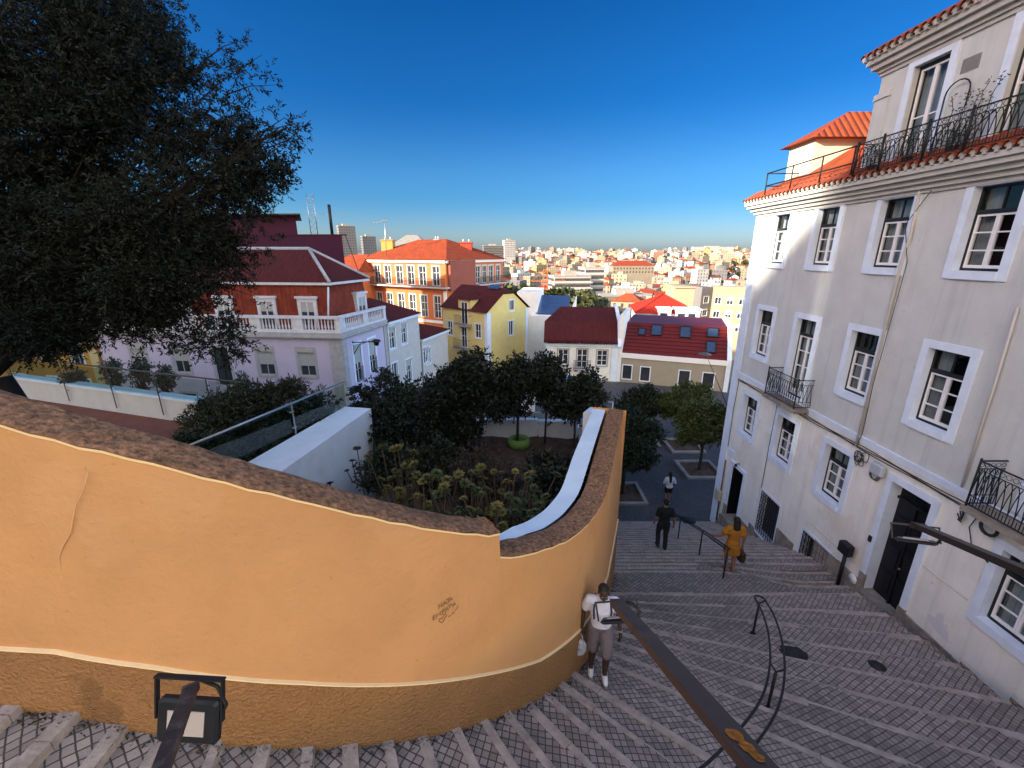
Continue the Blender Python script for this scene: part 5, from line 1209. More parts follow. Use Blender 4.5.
def shade_blocks():
    """unseen blocks added to the left, shaped to cast shade on stairs and facade"""
    g = thing('unseen_shade_block', 'tall unseen block added on the hill to keep the stairs in shade', 'building', (-47, -30, 0)); m = MB(); m.prism([(-41, -70, -12), (-41, -11.2, -12), (-54, -17.4, -12), (-54, -70, -12)], (0, 0, 38)); part('wall', m, mat('shade_block_render', (.55, .48, .38), .9, .06), g); r = MB(); r.prism([(-40.8, -70, 26), (-40.8, -11.4, 26), (-54.2, -17.8, 26), (-54.2, -70, 26)], (0, 0, .3)); part('roof', r, M_tile, g)
    g = thing('unseen_shade_block', 'lower unseen block added beside the tall one, its stepped top shaping the shadow edge', 'building', (-46, 5, 0)); m = MB(); m.prism([(-40.5, -10.9, -12), (-40.5, -10.9, 21.4), (-40.5, -9.5, 20), (-40.5, -7.9, 17.7), (-40.5, -7.4, 14.2), (-40.5, -6, 14.2), (-40.5, -5.6, 16.8), (-40.5, 30.5, 16.8), (-40.5, 30.5, -12)], (-12, 0, 0)); part('wall', m, MATS['shade_block_render'], g)  # added sun blocker; stepped outline draws the shadow edge on the facade
    F = Facade((-40.5, 20.5), (0, -1))
    Fb = Facade((-40.5, -10), (0, 1))
    for k in range(8):
        for z in (9, 12.2): mid_window(Fb, g, 3.2 + k * 3.2, 4.4 + k * 3.2, z, z + 1.9, .12, M_trim, .3, 2, 2, dep=-.03)
shade_blocks()
# ================================================================== VEGETATION
def leaf_mat(name, c, var=.3, island=.45, rough=.55, trans=.25, spec=.3):
    m = mat(name, c, rough, var, 1.2, island=island, spec=spec); return m
def leaf_object(name, P, D, length, width, m, parent, seed=0, hang=.0):
    """P: leaf positions, D: leaf directions (n,3); each leaf a bent 4 point blade"""
    rng = np.random.default_rng(seed); n = len(P)
    D = D / np.maximum(1e-6, np.linalg.norm(D, axis=1))[:, None]
    rv = rng.normal(size=(n, 3)); S = np.cross(D, rv); S /= np.maximum(1e-6, np.linalg.norm(S, axis=1))[:, None]
    L = (length * rng.uniform(.6, 1.25, n))[:, None]; W = (width * rng.uniform(.7, 1.2, n))[:, None]; N = np.cross(D, S)
    V = np.empty((n, 4, 3)); V[:, 0] = P; V[:, 1] = P + D * L * .5 + S * W + N * L * .06; V[:, 2] = P + D * L; V[:, 3] = P + D * L * .5 - S * W + N * L * .06
    V[:, 2, 2] -= hang * L[:, 0]
    off = np.array(wloc(parent)) if parent else np.zeros(3)
    V = (V - off).reshape(-1, 3)
    me = bpy.data.meshes.new(name); me.vertices.add(4 * n); me.vertices.foreach_set('co', V.ravel().astype(np.float32)); me.loops.add(4 * n); me.loops.foreach_set('vertex_index', np.arange(4 * n, dtype=np.int32)); me.polygons.add(n); me.polygons.foreach_set('loop_start', np.arange(0, 4 * n, 4, dtype=np.int32)); me.polygons.foreach_set('loop_total', np.full(n, 4, dtype=np.int32)); me.materials.append(m); me.update(calc_edges=True); me.validate()
    o = bpy.data.objects.new(name, me); COL.objects.link(o)
    if parent: o.parent = parent
    return o
def crown_points(blobs, n_twig, per, twig_len, seed, shell=.55, droop=.2):
    """blobs: (x,y,z,rx,ry,rz,weight). twigs start in the volume (denser towards the skin) and carry leaves"""
    rng = np.random.default_rng(seed); B = np.array([b[:6] for b in blobs], float); w = np.array([b[6] for b in blobs], float); w /= w.sum()
    k = rng.choice(len(B), n_twig, p=w); d = rng.normal(size=(n_twig, 3)); d /= np.linalg.norm(d, axis=1)[:, None]
    r = (shell + (1 - shell) * rng.random(n_twig)) * np.where(rng.random(n_twig) < .25, rng.random(n_twig) ** .5, 1)
    # clumps: pull twigs towards a set of random bough ends so the crown gets gaps
    start = B[k, :3] + d * B[k, 3:6] * r[:, None]
    dirs = d * .8 + rng.normal(size=(n_twig, 3)) * .55; dirs[:, 2] -= droop; dirs /= np.linalg.norm(dirs, axis=1)[:, None]
    t = rng.random((n_twig, per)); tl = twig_len * rng.uniform(.5, 1.3, n_twig)
    P = start[:, None, :] + dirs[:, None, :] * (t * tl[:, None])[:, :, None] + rng.normal(size=(n_twig, per, 3)) * twig_len * .04
    LD = dirs[:, None, :] * .7 + rng.normal(size=(n_twig, per, 3)) * .6
    return P.reshape(-1, 3), LD.reshape(-1, 3), start, dirs, tl
def cluster(blobs, n, seed, spread):
    """sub-blobs scattered on the skin of the big blobs, so the outline is uneven"""
    rng = np.random.default_rng(seed); out = []; w = np.array([b[6] for b in blobs], float); w /= w.sum()
    for i in range(n):
        b = blobs[rng.choice(len(blobs), p=w)]; d = rng.normal(size=3); d /= np.linalg.norm(d); r = rng.uniform(.45, 1.0)
        s = spread * rng.uniform(.6, 1.3); out.append((b[0] + d[0] * b[3] * r, b[1] + d[1] * b[4] * r, b[2] + d[2] * b[5] * r, s, s, s * .8, s))
    return out

def big_tree():
    base = Vector((-8.72, 7.0, -6.4)); g = thing('olive_tree', 'huge dark tree with small narrow leaves filling the upper left corner', 'tree', base)
    def B(px, py, rpx, d, w=1.): 
        p = ray(px, py) * d; r = rpx * d / FPX * .95; return (p.x, p.y, p.z, r, r * 1.1, r, w * r * r)
    blobs = [B(40, 120, 120, 7.6), B(90, 30, 95, 7.4), B(-60, 150, 150, 8.2), B(150, 150, 95, 7.2), B(200, 170, 62, 7.0), B(225, 165, 45, 6.7), B(110, 250, 80, 7.3), B(195, 250, 58, 6.9), B(30, 270, 72, 7.6), B(-70, 20, 130, 8), B(60, -90, 120, 8), B(140, 60, 50, 7.0, 1.3), B(60, 60, 80, 6.6, 1.2), B(20, 130, 80, 6.6, 1.2), B(60, 250, 60, 6.2, 1.3), B(120, 230, 50, 6.2, 1.3), B(20, 310, 45, 6.6, 1.5), B(75, 305, 36, 6.4, 1.4), B(130, 290, 36, 6.2, 1.3), B(180, 215, 45, 6.3, 1.2), B(175, 290, 36, 6.3, 1.4), B(10, 200, 70, 6.6, 1.2), B(150, 332, 20, 6.4, 1.6), B(188, 342, 15, 6.4, 1.5), B(105, 325, 22, 6.4, 1.6), B(60, 322, 26, 6.5, 1.6), B(28, 338, 22, 6.6, 1.6), B(215, 330, 14, 6.4, 1.2)]
    out = [B(262, 140, 28, 6.6, 1.3), B(245, 72, 24, 6.7, .7), B(215, 62, 22, 6.9, .7), B(285, 128, 16, 6.6, 1.3), B(225, 120, 34, 6.6, 1.2), B(250, 175, 26, 6.5, 1.2), B(250, 205, 28, 6.7, .7), B(262, 240, 17, 6.7, .6), B(240, 290, 20, 6.8, .6), B(205, 310, 22, 6.8, .7), B(175, 330, 16, 6.9, .6), B(135, 318, 20, 7.0, .7), B(235, 110, 20, 6.7, .3), B(180, 20, 22, 7.2, .35), B(160, 300, 30, 7.0, 1), B(85, 325, 18, 7.2, .6), B(228, 255, 28, 6.8, 1), B(268, 175, 16, 6.6, .5)]
    sub = cluster(blobs, 200, 1, .36)
    P, D, S, dirs, tl = crown_points(blobs + out + sub, 32000, 16, .24, 2, .5, .15)
    leaf_object('foliage', P, D, .078, .0115, leaf_mat('olive_leaf', (.008, .010, .0065), .3, .5, .6, spec=.15), g, 3)
    # fine twigs
    tw = MB(); sel = np.random.default_rng(5).choice(len(S), 2600, replace=False)
    for i in sel: tw.tube([S[i] - dirs[i] * .12, S[i] + dirs[i] * tl[i]], .0035, 3, False, r1=.0015)
    M_obark = mat('olive_bark', (.02, .016, .013), .95, .4, 12, bump=.6, bscale=25)
    part('twigs', tw, M_obark, g)
    # trunk and boughs
    t = MB(); fork = Vector((-8.9, 6.9, -2.1))
    t.tube([base - Vector((0, 0, .3)), base + Vector((.05, 0, 1.2)), base + Vector((.15, .05, 2.6)), fork], [.5, .42, .38, .38], 12); part('trunk', t, M_obark, g)
    b = MB(); rng = random.Random(2)
    for q in blobs[:9] + out[:1] + out[3:5]:
        e = Vector(q[:3]); m1 = fork.lerp(e, .4) + Vector((rng.uniform(-.3, .3), rng.uniform(-.3, .3), rng.uniform(0, .5))); m2 = fork.lerp(e, .75) + Vector((rng.uniform(-.2, .2), rng.uniform(-.2, .2), rng.uniform(0, .4)))
        b.tube([fork, m1, m2, e], [.1, .06, .035, .01], 7)
        for k in range(7):
            s = m1.lerp(e, rng.random()); f = e + Vector((rng.uniform(-1, 1), rng.uniform(-1, 1), rng.uniform(-1, 1))) * q[3] * .9; b.tube([s, s.lerp(f, .5) + Vector((0, 0, rng.uniform(-.1, .25))), f], [.02, .012, .004], 5)
    tip = ray(311, 120) * 6.6; b.tube([ray(262, 150) * 6.6, ray(288, 140) * 6.6, tip], [.012, .009, .005], 5)
    for a, c in (((205, 60), (243, 40)), ((200, 100), (262, 55)), ((225, 95), (275, 85))): b.tube([ray(*a) * 6.8, ray((a[0] + c[0]) / 2, (a[1] + c[1]) / 2 - 4) * 6.75, ray(*c) * 6.7], [.012, .007, .003], 5)
    part('branches', b, M_obark, g)
    return g
big_tree()

def small_tree(name, label, base, blobs, group, leafm, n, L, W, trunk=.07, seed=1, per=9, tw=.22, nsub=40, sub=.28, lean=(0, 0), cat='tree'):
    base = Vector(base); g = thing(name, label, cat, base, group)
    bl = [(base.x + b[0], base.y + b[1], base.z + b[2], b[3], b[3], b[3] * (b[4] if len(b) > 4 else .85), b[3] ** 2) for b in blobs]
    P, D, S, dr, tl = crown_points(bl + cluster(bl, nsub, seed, sub), n, per, tw, seed + 5, .5, .05)
    leaf_object('crown', P, D, L, W, leafm, g, seed)
    t = MB(); rng = random.Random(seed); cz = sum(b[2] for b in blobs) / len(blobs); rz = max(b[3] for b in blobs); fk = base + Vector((lean[0], lean[1], max(.3, cz - rz * .75)))
    t.tube([base - Vector((0, 0, .1)), base.lerp(fk, .5) + Vector((.03, 0, 0)), fk], [trunk, trunk * .8, trunk * .75], 8); part('trunk', t, M_bark, g)
    b = MB()
    for q in bl:
        for k in range(4):
            e = Vector(q[:3]) + Vector((rng.uniform(-1, 1), rng.uniform(-1, 1), rng.uniform(-.6, 1))) * q[3] * .8; b.tube([fk, fk.lerp(e, .5) + Vector((rng.uniform(-.1, .1), rng.uniform(-.1, .1), .15)), e], [trunk * .5, trunk * .3, .008], 5)
    part('branches', b, M_bark, g); return g
LM_dark = leaf_mat('dark_leaf', (.016, .019, .011)); LM_round = leaf_mat('orange_tree_leaf', (.06, .075, .018)); LM_hedge = leaf_mat('hedge_leaf', (.02, .024, .014)); LM_bush = leaf_mat('bush_leaf', (.03, .033, .015)); LM_aeo = leaf_mat('rosette_leaf', (.14, .125, .035), .3, .35); LM_red = leaf_mat('reddish_leaf', (.06, .04, .025))

# slender garden trees
sz = lambda x, y: soil_z(x, y)
def gt(px, py, Y, blobs, label, seed, n=1500, tr=.06):
    p = atY(px, py, Y); z = sz(p.x, p.y); small_tree('garden_tree', label, (p.x, p.y, z), blobs, 'slender garden trees', LM_dark, int(n * .8), .15, .036, tr, seed, 9, .3, 60, .24)
gt(472, 440, 14.2, [(-.4, 0, 2.5, .95), (.2, 0, 3.0, .8), (-.9, .2, 2.0, .8), (-1.2, 0, 1.3, .7), (.5, 0, 2.0, .75)], 'broad dark garden tree, leftmost of the slender trees, with a crown over the white wall', 21, 2600, .09)
gt(517, 438, 14.6, [(-.1, 0, 2.1, .8), (.3, 0, 2.7, .65), (-.5, 0, 2.6, .6)], 'dark garden tree standing in the green tub', 22, 1700)
gt(545, 428, 14.9, [(0, 0, 2.3, .6), (.1, 0, 2.9, .5), (.3, 0, 1.9, .45)], 'slim dark garden tree between the tub tree and the tree at the right end', 23, 1150, .045)
gt(573, 452, 13.8, [(0, 0, 2.2, .65), (.25, 0, 2.7, .5), (-.35, 0, 1.9, .5), (.5, 0, 2.2, .4)], 'slim garden tree on a bare thin trunk at the right end of the earth bed', 24, 1300, .045)
# green tub round one of the trees
p = atY(519, 436, 14.55); z = sz(p.x, p.y); m = MB(); m.lathe([(.26, z), (.36, z + .04), (.42, z + .16), (.42, z + .26), (.37, z + .36), (.28, z + .38), (.25, z + .3), (.28, z + .2), (.28, z + .15), (0, z + .15)], (p.x, p.y, 0), 20)
solo('green_tub', m, mat('green_rubber', (.14, .23, .05), .6, .15, 5), 'bright green round tub on the garden earth around a slender tree', 'planter')
# round trees on the square, with their stone frames
def sq_tree(px, py, Yb, blobs, label, seed, n, lm):
    p = atZ(px, py, -11.28); small_tree('orange_tree', label, (p.x, p.y, -11.28), blobs, 'round trees on the square', lm, n, .13, .038, .1, seed, 9, .24, 80, .28)
    k = MB(); q = 1.0
    for a in ((-q, -q + .16, -q, q), (q - .16, q, -q, q), (-q + .162, q - .162, -q, -q + .16), (-q + .162, q - .162, q - .16, q)): k.box(p.x + a[0], p.x + a[1], p.y + a[2], p.y + a[3], -11.3, -11.17)
    e = MB(); e.face([(p.x - q + .1, p.y - q + .1, -11.25), (p.x + q - .1, p.y - q + .1, -11.25), (p.x + q - .1, p.y + q - .1, -11.25), (p.x - q + .1, p.y + q - .1, -11.25)])
    t = thing('tree_pit', 'square stone frame at the foot of the ' + ' '.join(label.split(',')[0].split(' with ')[0].split()[:8]), 'tree pit', (p.x, p.y, -11.3), 'stone frames around the trees'); part('kerb', k, mat('pale_kerb', (.26, .25, .24), .9, .2, 3), t); part('earth', e, M_soil, t)
sq_tree(699, 470, 0, [(0, 0, 2.75, 1.35, .8), (-.6, 0, 2.55, 1.05), (.7, -.1, 2.55, 1.1), (0, .3, 3.15, .85)], 'nearest round tree beside the cream house corner, with a bright green top', 31, 4200, LM_round)
sq_tree(622, 494, 0, [(.0, 0, 2.4, 1.1), (.45, 0, 3.0, 1.05), (-.1, 0, 3.3, .85), (.5, .2, 1.9, .75), (.2, .2, 3.8, .6)], 'tall dark bushy tree behind the end of the orange wall', 32, 3800, leaf_mat('dark_orange_leaf', (.022, .03, .014)))
sq_tree(683, 446, 0, [(0, 0, 2.8, 1.3), (-.9, .2, 2.5, 1.0), (.5, .2, 3.3, .8)], 'round tree farther back, half hidden by the nearer two', 33, 2800, LM_round)
sq_tree(640, 440, 0, [(0, 0, 2.6, 1.2), (-.6, .2, 2.3, .95)], 'dark tree at the back of the square by the white parked car', 34, 2200, MATS['dark_orange_leaf'])

def bush(name, label, c, blobs, lm, n, L, W, seed, group=None, per=9, tw=.2, nsub=30, sub=.3, cat='bush'):
    c = Vector(c); g = thing(name, label, cat, c, group); bl = [(c.x + b[0], c.y + b[1], c.z + b[2], b[3], b[3], b[3] * .85, b[3] ** 2) for b in blobs]
    P, D, S, dr, tl = crown_points(bl + cluster(bl, nsub, seed, sub), n, per, tw, seed, .4, -.25); leaf_object('foliage', P, D, L, W, lm, g, seed)
    s = MB(); rng = random.Random(seed)
    for q in bl:
        for k in range(5): e = Vector(q[:3]) + Vector((rng.uniform(-1, 1), rng.uniform(-1, 1), rng.uniform(-.3, 1))) * q[3] * .7; s.tube([Vector((c.x + rng.uniform(-.2, .2), c.y + rng.uniform(-.2, .2), c.z)), Vector((c.x, c.y, c.z)).lerp(e, .6), e], [.03, .02, .006], 5)
    part('stems', s, M_bark, g); return g
# big bush behind the slanting balustrade
bush('terrace_bush', 'big dark rounded bush behind the slanting glass balustrade', (-9.0, 13.6, -6.4), [(0, 0, 1.1, 1.25), (-1.2, .5, .9, 1.0), (1.0, .6, 1.1, 1.05), (1.9, 1.2, 1.0, .8), (-2.1, .6, .5, .75), (.1, .2, 1.6, .8), (-.9, -1.6, .4, 1.0), (-.4, -2.8, .1, .8), (.6, -2.3, .55, .75), (1.3, -.9, .6, .8), (1.8, .4, .6, .75), (.1, -3.5, .4, .65), (-1.2, -3.4, .2, .8)], LM_bush, 7600, .15, .022, 41, sub=.35)
# hedge shrubs under the lilac house, right of the white block
for i, (px, py, Y, r, lab) in enumerate([(392, 425, 15.3, 1.1, 'dark shrub filling the corner beside the white block wall'), (425, 400, 16.8, 1.15, 'dark shrub under the grey house, second from the white block'), (452, 425, 14.2, .8, 'low dark shrub at the foot of the broad garden tree'), (398, 462, 12.4, .85, 'dark shrub in the shade of the white block wall, nearest the rosette plants'), (385, 393, 17.6, 1.2, 'dark shrub highest behind the white block wall corner'), (438, 465, 11.6, .7, 'low dark shrub in the middle of the garden behind the rosette plants')]):
    p = atY(px, py, Y); zb = min(soil_z(p.x, p.y), p.z - r); h = p.z - zb; bush('garden_shrub', lab, (p.x, p.y, zb), [(0, 0, h, r), (r * .6, .1, h * .8, r * .8), (-r * .5, 0, h * .75, r * .85), (.1, -.1, h * .4, r * .8)], LM_hedge if i % 2 == 0 else LM_bush, int(1500 * r), .13, .035, 50 + i, 'dark shrubs in the garden')
p = atY(566, 494, 8.2); bush('garden_shrub', 'dark glossy shrub against the pale ledge at the right side of the garden', (p.x - .1, p.y, soil_z(p.x, p.y) - .1), [(0, 0, .9, .62), (-.1, .4, 1.0, .55), (.1, -.3, .5, .5)], LM_dark, 1300, .1, .035, 58, 'dark shrubs in the garden')
p = atY(480, 455, 10.2); bush('dry_shrub', 'reddish brown twiggy shrub in the middle of the garden', (p.x, p.y, soil_z(p.x, p.y)), [(0, 0, 1.0, .9), (.6, 0, .8, .7), (-.6, .2, .7, .7), (.2, .1, 1.6, .5)], LM_red, 1500, .08, .016, 59)
# rosette shrubs along the coping: bare forked stems, each ending in a rosette
def rosette(mb, c, r, rng, tilt=.4):
    ax = Vector((rng.uniform(-tilt, tilt), rng.uniform(-tilt, tilt), 1)).normalized(); a = ax.orthogonal().normalized(); b = ax.cross(a)
    for ring, (k, el, f) in enumerate(((9, .12, 1.), (8, .45, .85), (6, .9, .55), (4, 1.25, .3))):
        for i in range(k):
            q = 2 * math.pi * (i + ring * .5 + rng.uniform(-.15, .15)) / k; d = (a * math.cos(q) + b * math.sin(q)); o = (d * math.cos(el) + ax * math.sin(el)); s = ax.cross(d) * r * .26; L = r * f * rng.uniform(.85, 1.1)
            mb.face([c + o * L * .1, c + o * L * .65 + s, c + o * L + ax * L * .08, c + o * L * .65 - s])
rg = random.Random(17)
def aeonium(px, py, Y, tops, r, label, leafm, spread=.35, base_dz=None):
    p = atY(px, py, Y); z = soil_z(p.x, p.y); g = thing('rosette_shrub', label, 'shrub', (p.x, p.y, z), 'rosette shrubs behind the orange wall'); s, l = MB(), MB()
    n = tops
    hub = Vector((p.x, p.y, z)); top = p.z
    for i in range(n):
        e = Vector((p.x + rg.gauss(0, spread), p.y + rg.gauss(0, spread * .8), lerp(z + .35, top, rg.uniform(.35, 1.0)))); m = hub.lerp(e, .55) + Vector((rg.uniform(-.06, .06), rg.uniform(-.06, .06), -.05))
        s.tube([hub + Vector((rg.uniform(-.05, .05), rg.uniform(-.05, .05), 0)), m, e], [.02, .015, .012], 5, False); rosette(l, e, r * rg.uniform(.7, 1.2), rg)
    part('stems', s, mat('shrub_stem', (.09, .065, .045), .9, .3, 9), g); part('leaves', l, leafm, g)
Lb = leaf_mat('rosette_yellow', (.15, .12, .028), .3, .35); Lg = leaf_mat('rosette_green', (.06, .072, .022), .3, .35)
for i, (px, py, Y, n, r, lm, sp, lab) in enumerate([
    (400, 452, 8.6, 26, .14, Lb, .38, 'yellow green rosette shrub left of the middle, tallest behind the wall'),
    (430, 470, 7.6, 22, .13, Lb, .34, 'yellow green rosette shrub with loose heads just above the coping'),
    (470, 474, 7.2, 24, .12, Lg, .36, 'green rosette shrub above the lowest dip of the coping'),
    (500, 462, 7.6, 26, .12, Lb, .36, 'yellow rosette shrub in front of the bare earth bed'),
    (525, 485, 7.0, 22, .11, Lg, .34, 'green rosette shrub near the pale ledge at the right'),
    (545, 502, 6.6, 14, .10, Lg, .25, 'low green rosette shrub squeezed against the pale ledge'),
    (492, 500, 6.0, 16, .10, Lb, .28, 'low yellow rosette shrub right above the notch of the wall'),
    (445, 492, 6.4, 16, .11, Lg, .3, 'low green rosette shrub behind the coping, left of the notch')]): aeonium(px, py, Y, n, r, lab, lm, sp)
# tall bare candelabra plant in front of the white block
def candelabra():
    p0 = atY(363, 492, 6.2); g = thing('candelabra_plant', 'spindly dark candelabra plant with small rosettes in front of the white block wall', 'plant', (p0.x, p0.y, -5.2)); s, l = MB(), MB(); r = random.Random(3); hub = atY(364, 488, 6.2)
    s.tube([(p0.x, p0.y, -5.2), hub], .016, 6)
    for px, py in ((357, 449, ), (352, 461), (364, 462), (369, 457), (347, 471), (372, 470), (360, 468), (355, 477)):
        e = atY(px, py, 6.2 + r.uniform(-.15, .15)); s.tube([hub, hub.lerp(e, .45) + Vector(((e.x - hub.x) * .25, 0, -.02)), e], [.012, .009, .007], 5); rosette(l, e, .075 if py < 455 else r.uniform(.035, .06), r, .2)
    part('stems', s, mat('dark_stem', (.03, .022, .018), .9, .2), g); part('leaves', l, leaf_mat('rosette_dark', (.03, .035, .018)), g)
    for px, py, lab in ((330, 484, 'small rosette tuft peeping over the coping left of the candelabra plant'),):
        e = atY(px, py, 5.6); g = thing('rosette_tuft', lab, 'plant', (e.x, e.y, -4.5)); s, l = MB(), MB(); s.tube([(e.x, e.y, -4.5), e], .014, 5); rosette(l, e, .08, r); rosette(l, e + Vector((-.12, 0, -.06)), .06, r); part('stem', s, MATS['dark_stem'], g); part('leaves', l, MATS['rosette_dark'], g)
candelabra()
# young plants behind the left glass balustrade
for i, (px, py, lab) in enumerate(((72, 376, 'broad leaved young plant behind the glass, nearest the big trunk'), (112, 372, 'tall feathery plant behind the glass left of the first lilac window'), (140, 374, 'young leafy plant behind the glass under the first lilac window'), (163, 376, 'young leafy plant behind the glass under the second lilac window'), (240, 385, 'young plant behind the glass beside the big dark bush'))):
    p = atY(px, py, 18.2 - i * .35); bush('potted_shrub', lab, (p.x, p.y, p.z - .75), [(0, 0, .6, .35), (.05, 0, .95, .28), (-.1, 0, .35, .3)], leaf_mat('young_leaf', (.05, .065, .04)), 240, .12, .03, 70 + i, 'young plants behind the glass', 7, .2, 8, .15, 'plant')
# small leafy crowns in the far street, each its own object
# ================================================================== PEOPLE
def remesh(o, vox, smooth=3):
    m = o.modifiers.new('Remesh', 'REMESH'); m.mode = 'VOXEL'; m.voxel_size = vox; m.use_smooth_shade = True
    s = o.modifiers.new('Smooth', 'SMOOTH'); s.factor = .5; s.iterations = smooth
def limb(mb, pts, rs, n=12):
    """tapered rounded limb"""
    P = [Vector(p) for p in pts]
    for a, b, ra, rb in zip(P, P[1:], rs, rs[1:]):
        k = max(2, int((b - a).length / max(.02, min(ra, rb) * .5)))
        mb.tube([a.lerp(b, i / k) for i in range(k + 1)], [lerp(ra, rb, i / k) for i in range(k + 1)], n)
    for p, r in zip(P, rs): mb.ball(p, r * 1.0, 12, 8)
def hand(mb, w, d, side, palm_n, curl=.5, s=1.):
    """w wrist, d direction of the hand, palm_n palm normal, side: thumb direction"""
    w = Vector(w); d = Vector(d).normalized(); n = Vector(palm_n).normalized(); n = (n - d * n.dot(d)).normalized(); t = d.cross(n); 
    if t.dot(Vector(side)) < 0: t = -t
    limb(mb, [w, w + d * .045 * s, w + d * .085 * s], [.024 * s, .028 * s, .026 * s])
    limb(mb, [w + d * .03 * s + t * .012 * s, w + d * .082 * s + t * .024 * s], [.02 * s, .015 * s]); limb(mb, [w + d * .03 * s - t * .012 * s, w + d * .08 * s - t * .024 * s], [.02 * s, .014 * s])
    for i, (o, L) in enumerate(((.027, .072), (.009, .082), (-.009, .076), (-.026, .06))):
        b = w + d * .088 * s + t * o * s; c = curl + .08 * i; p1 = b + (d * math.cos(c * .6) + n * math.sin(c * .6)) * L * .45 * s; p2 = p1 + (d * math.cos(c * 1.6) + n * math.sin(c * 1.6)) * L * .32 * s; p3 = p2 + (d * math.cos(c * 2.4) + n * math.sin(c * 2.4)) * L * .25 * s
        limb(mb, [b, p1, p2, p3], [.0088 * s, .0084 * s, .0075 * s, .0065 * s], 8)
    b = w + d * .03 * s + t * .028 * s; p1 = b + (d * .6 + t * .65 + n * .2).normalized() * .034 * s; p2 = p1 + (d * .85 + t * .3 + n * .35).normalized() * .03 * s; limb(mb, [b, p1, p2], [.011 * s, .0095 * s, .008 * s], 8)

def make_person(label, pos, rz, H, J, skin, clothes, hair, extra=None, curl=.6):
    """J: joint positions for a 1.75 m figure that faces -Y; clothes: list of builder functions"""
    g = thing('person', label, 'person', (0, 0, 0)); b = MB()
    # torso
    pel, wst, chs, nek, hd = J['pelvis'], J['waist'], J['chest'], J['neck'], J['head']; wd = J.get('w', 1.)
    def oval(mb, c, rx, ry, rz_): mb.ball(c, (rx, ry, rz_), 16, 10)
    def torso(mb, k=0.):
        ks = [(pel, .155, .115), (Vector(pel).lerp(Vector(wst), .6), .15, .11), (wst, .14 * wd, .105 * wd), (Vector(wst).lerp(Vector(chs), .5), .155 * wd, .115), (chs, .17, .12), (Vector(chs).lerp(Vector(nek), .55), .155, .095)]
        for (c0, a0, d0), (c1, a1, d1) in zip(ks, ks[1:]):
            for t in np.linspace(0, 1, 4): oval(mb, Vector(c0).lerp(Vector(c1), float(t)), lerp(a0, a1, t) + k, lerp(d0, d1, t) + k, .08)
    torso(b)
    limb(b, [Vector(chs) + Vector((0, .01, .1)), nek, Vector(hd) + Vector((0, .02, -.06))], [.07, .055, .055])
    hd = Vector(hd); R_ = Matrix.Rotation(J.get('turn', 0), 3, 'Z') @ Matrix.Rotation(J.get('nod', 0), 3, 'X')
    hp = lambda x, y, z: hd + R_ @ Vector((x, y, z))
    oval(b, hp(0, .012, .03), .076, .092, .088); oval(b, hp(0, -.012, -.03), .062, .074, .08); oval(b, hp(0, -.03, -.085), .042, .045, .035)
    limb(b, [hp(0, -.086, .02), hp(0, -.108, -.022)], [.009, .015], 8); oval(b, hp(0, -.098, -.028), .019, .012, .01)
    for s in (-1, 1):
        oval(b, hp(s * .078, .012, -.005), .011, .02, .032); oval(b, hp(s * .036, -.075, -.02), .024, .02, .02); oval(b, hp(s * .03, -.08, .032), .026, .012, .009)
    oval(b, hp(0, -.086, -.056), .024, .011, .007); oval(b, hp(0, -.086, -.067), .02, .011, .007)
    for s, k in ((1, 'l'), (-1, 'r')):                                # +x is the figure's left when it faces -Y
        sh, el, wr = J['sh_' + k], J['el_' + k], J['wr_' + k]; hip, kn, an, to = J['hip_' + k], J['kn_' + k], J['an_' + k], J['toe_' + k]
        limb(b, [Vector(sh) * .55 + Vector(chs) * .45 + Vector((0, 0, .06)), sh], [.07, .062]); limb(b, [sh, Vector(sh).lerp(Vector(el), .45), el, Vector(el).lerp(Vector(wr), .35), wr], [.058, .05, .04, .041, .026])
        limb(b, [hip, Vector(hip).lerp(Vector(kn), .35), kn, Vector(kn).lerp(Vector(an), .3), an], [.095, .085, .058, .058, .036]); limb(b, [an, Vector(an).lerp(Vector(to), .5) + Vector((0, 0, .0)), to], [.04, .036, .026]); limb(b, [an, Vector(an) + (Vector(an) - Vector(to)).normalized() * .05 + Vector((0, 0, -.04))], [.036, .03])
        d = J.get('hd_' + k, (Vector(wr) - Vector(el)).normalized()); hand(b, wr, d, J.get('th_' + k, (0, -1, 0)), J.get('pn_' + k, (-s, 0, 0)), J.get('curl_' + k, curl))
    o = part('body', b, skin, g); remesh(o, .0075, 2)
    # eyes and brows
    e = MB()
    for s in (-1, 1): e.ball(hp(s * .031, -.0835, .018), (.0125, .008, .0085), 10, 6)
    part('eyes', e, mat('eye_white', (.55, .52, .5), .3, .02), g)
    e = MB()
    for s in (-1, 1): e.ball(hp(s * .031, -.09, .018), (.006, .004, .0065), 8, 5); limb(e, [hp(s * .016, -.093, .04), hp(s * .046, -.084, .041)], [.0045, .004], 6)
    part('pupils_and_brows', e, mat('dark_hair', (.012, .01, .009), .6, .2), g)
    h = MB(); hair(h, hp, oval)
    if h.v: o = part('hair', h, MATS['dark_hair'], g); remesh(o, .01, 2)
    for nm, m, fn, vox in clothes:
        c = MB(); fn(c, J, torso, oval, hp); o = part(nm, c, m, g); remesh(o, vox, 4)
        if 'shoe' not in nm and 'sandal' not in nm:             # folds in the cloth
            tx = bpy.data.textures.new('folds', 'CLOUDS'); tx.noise_scale = .09; dm = o.modifiers.new('Folds', 'DISPLACE'); dm.texture = tx; dm.strength = .022; dm.mid_level = .55
    if extra: extra(g, J, hp)
    g.scale = (H / 1.75,) * 3; g.rotation_euler = (0, 0, rz); g.location = pos
    return g
V = Vector
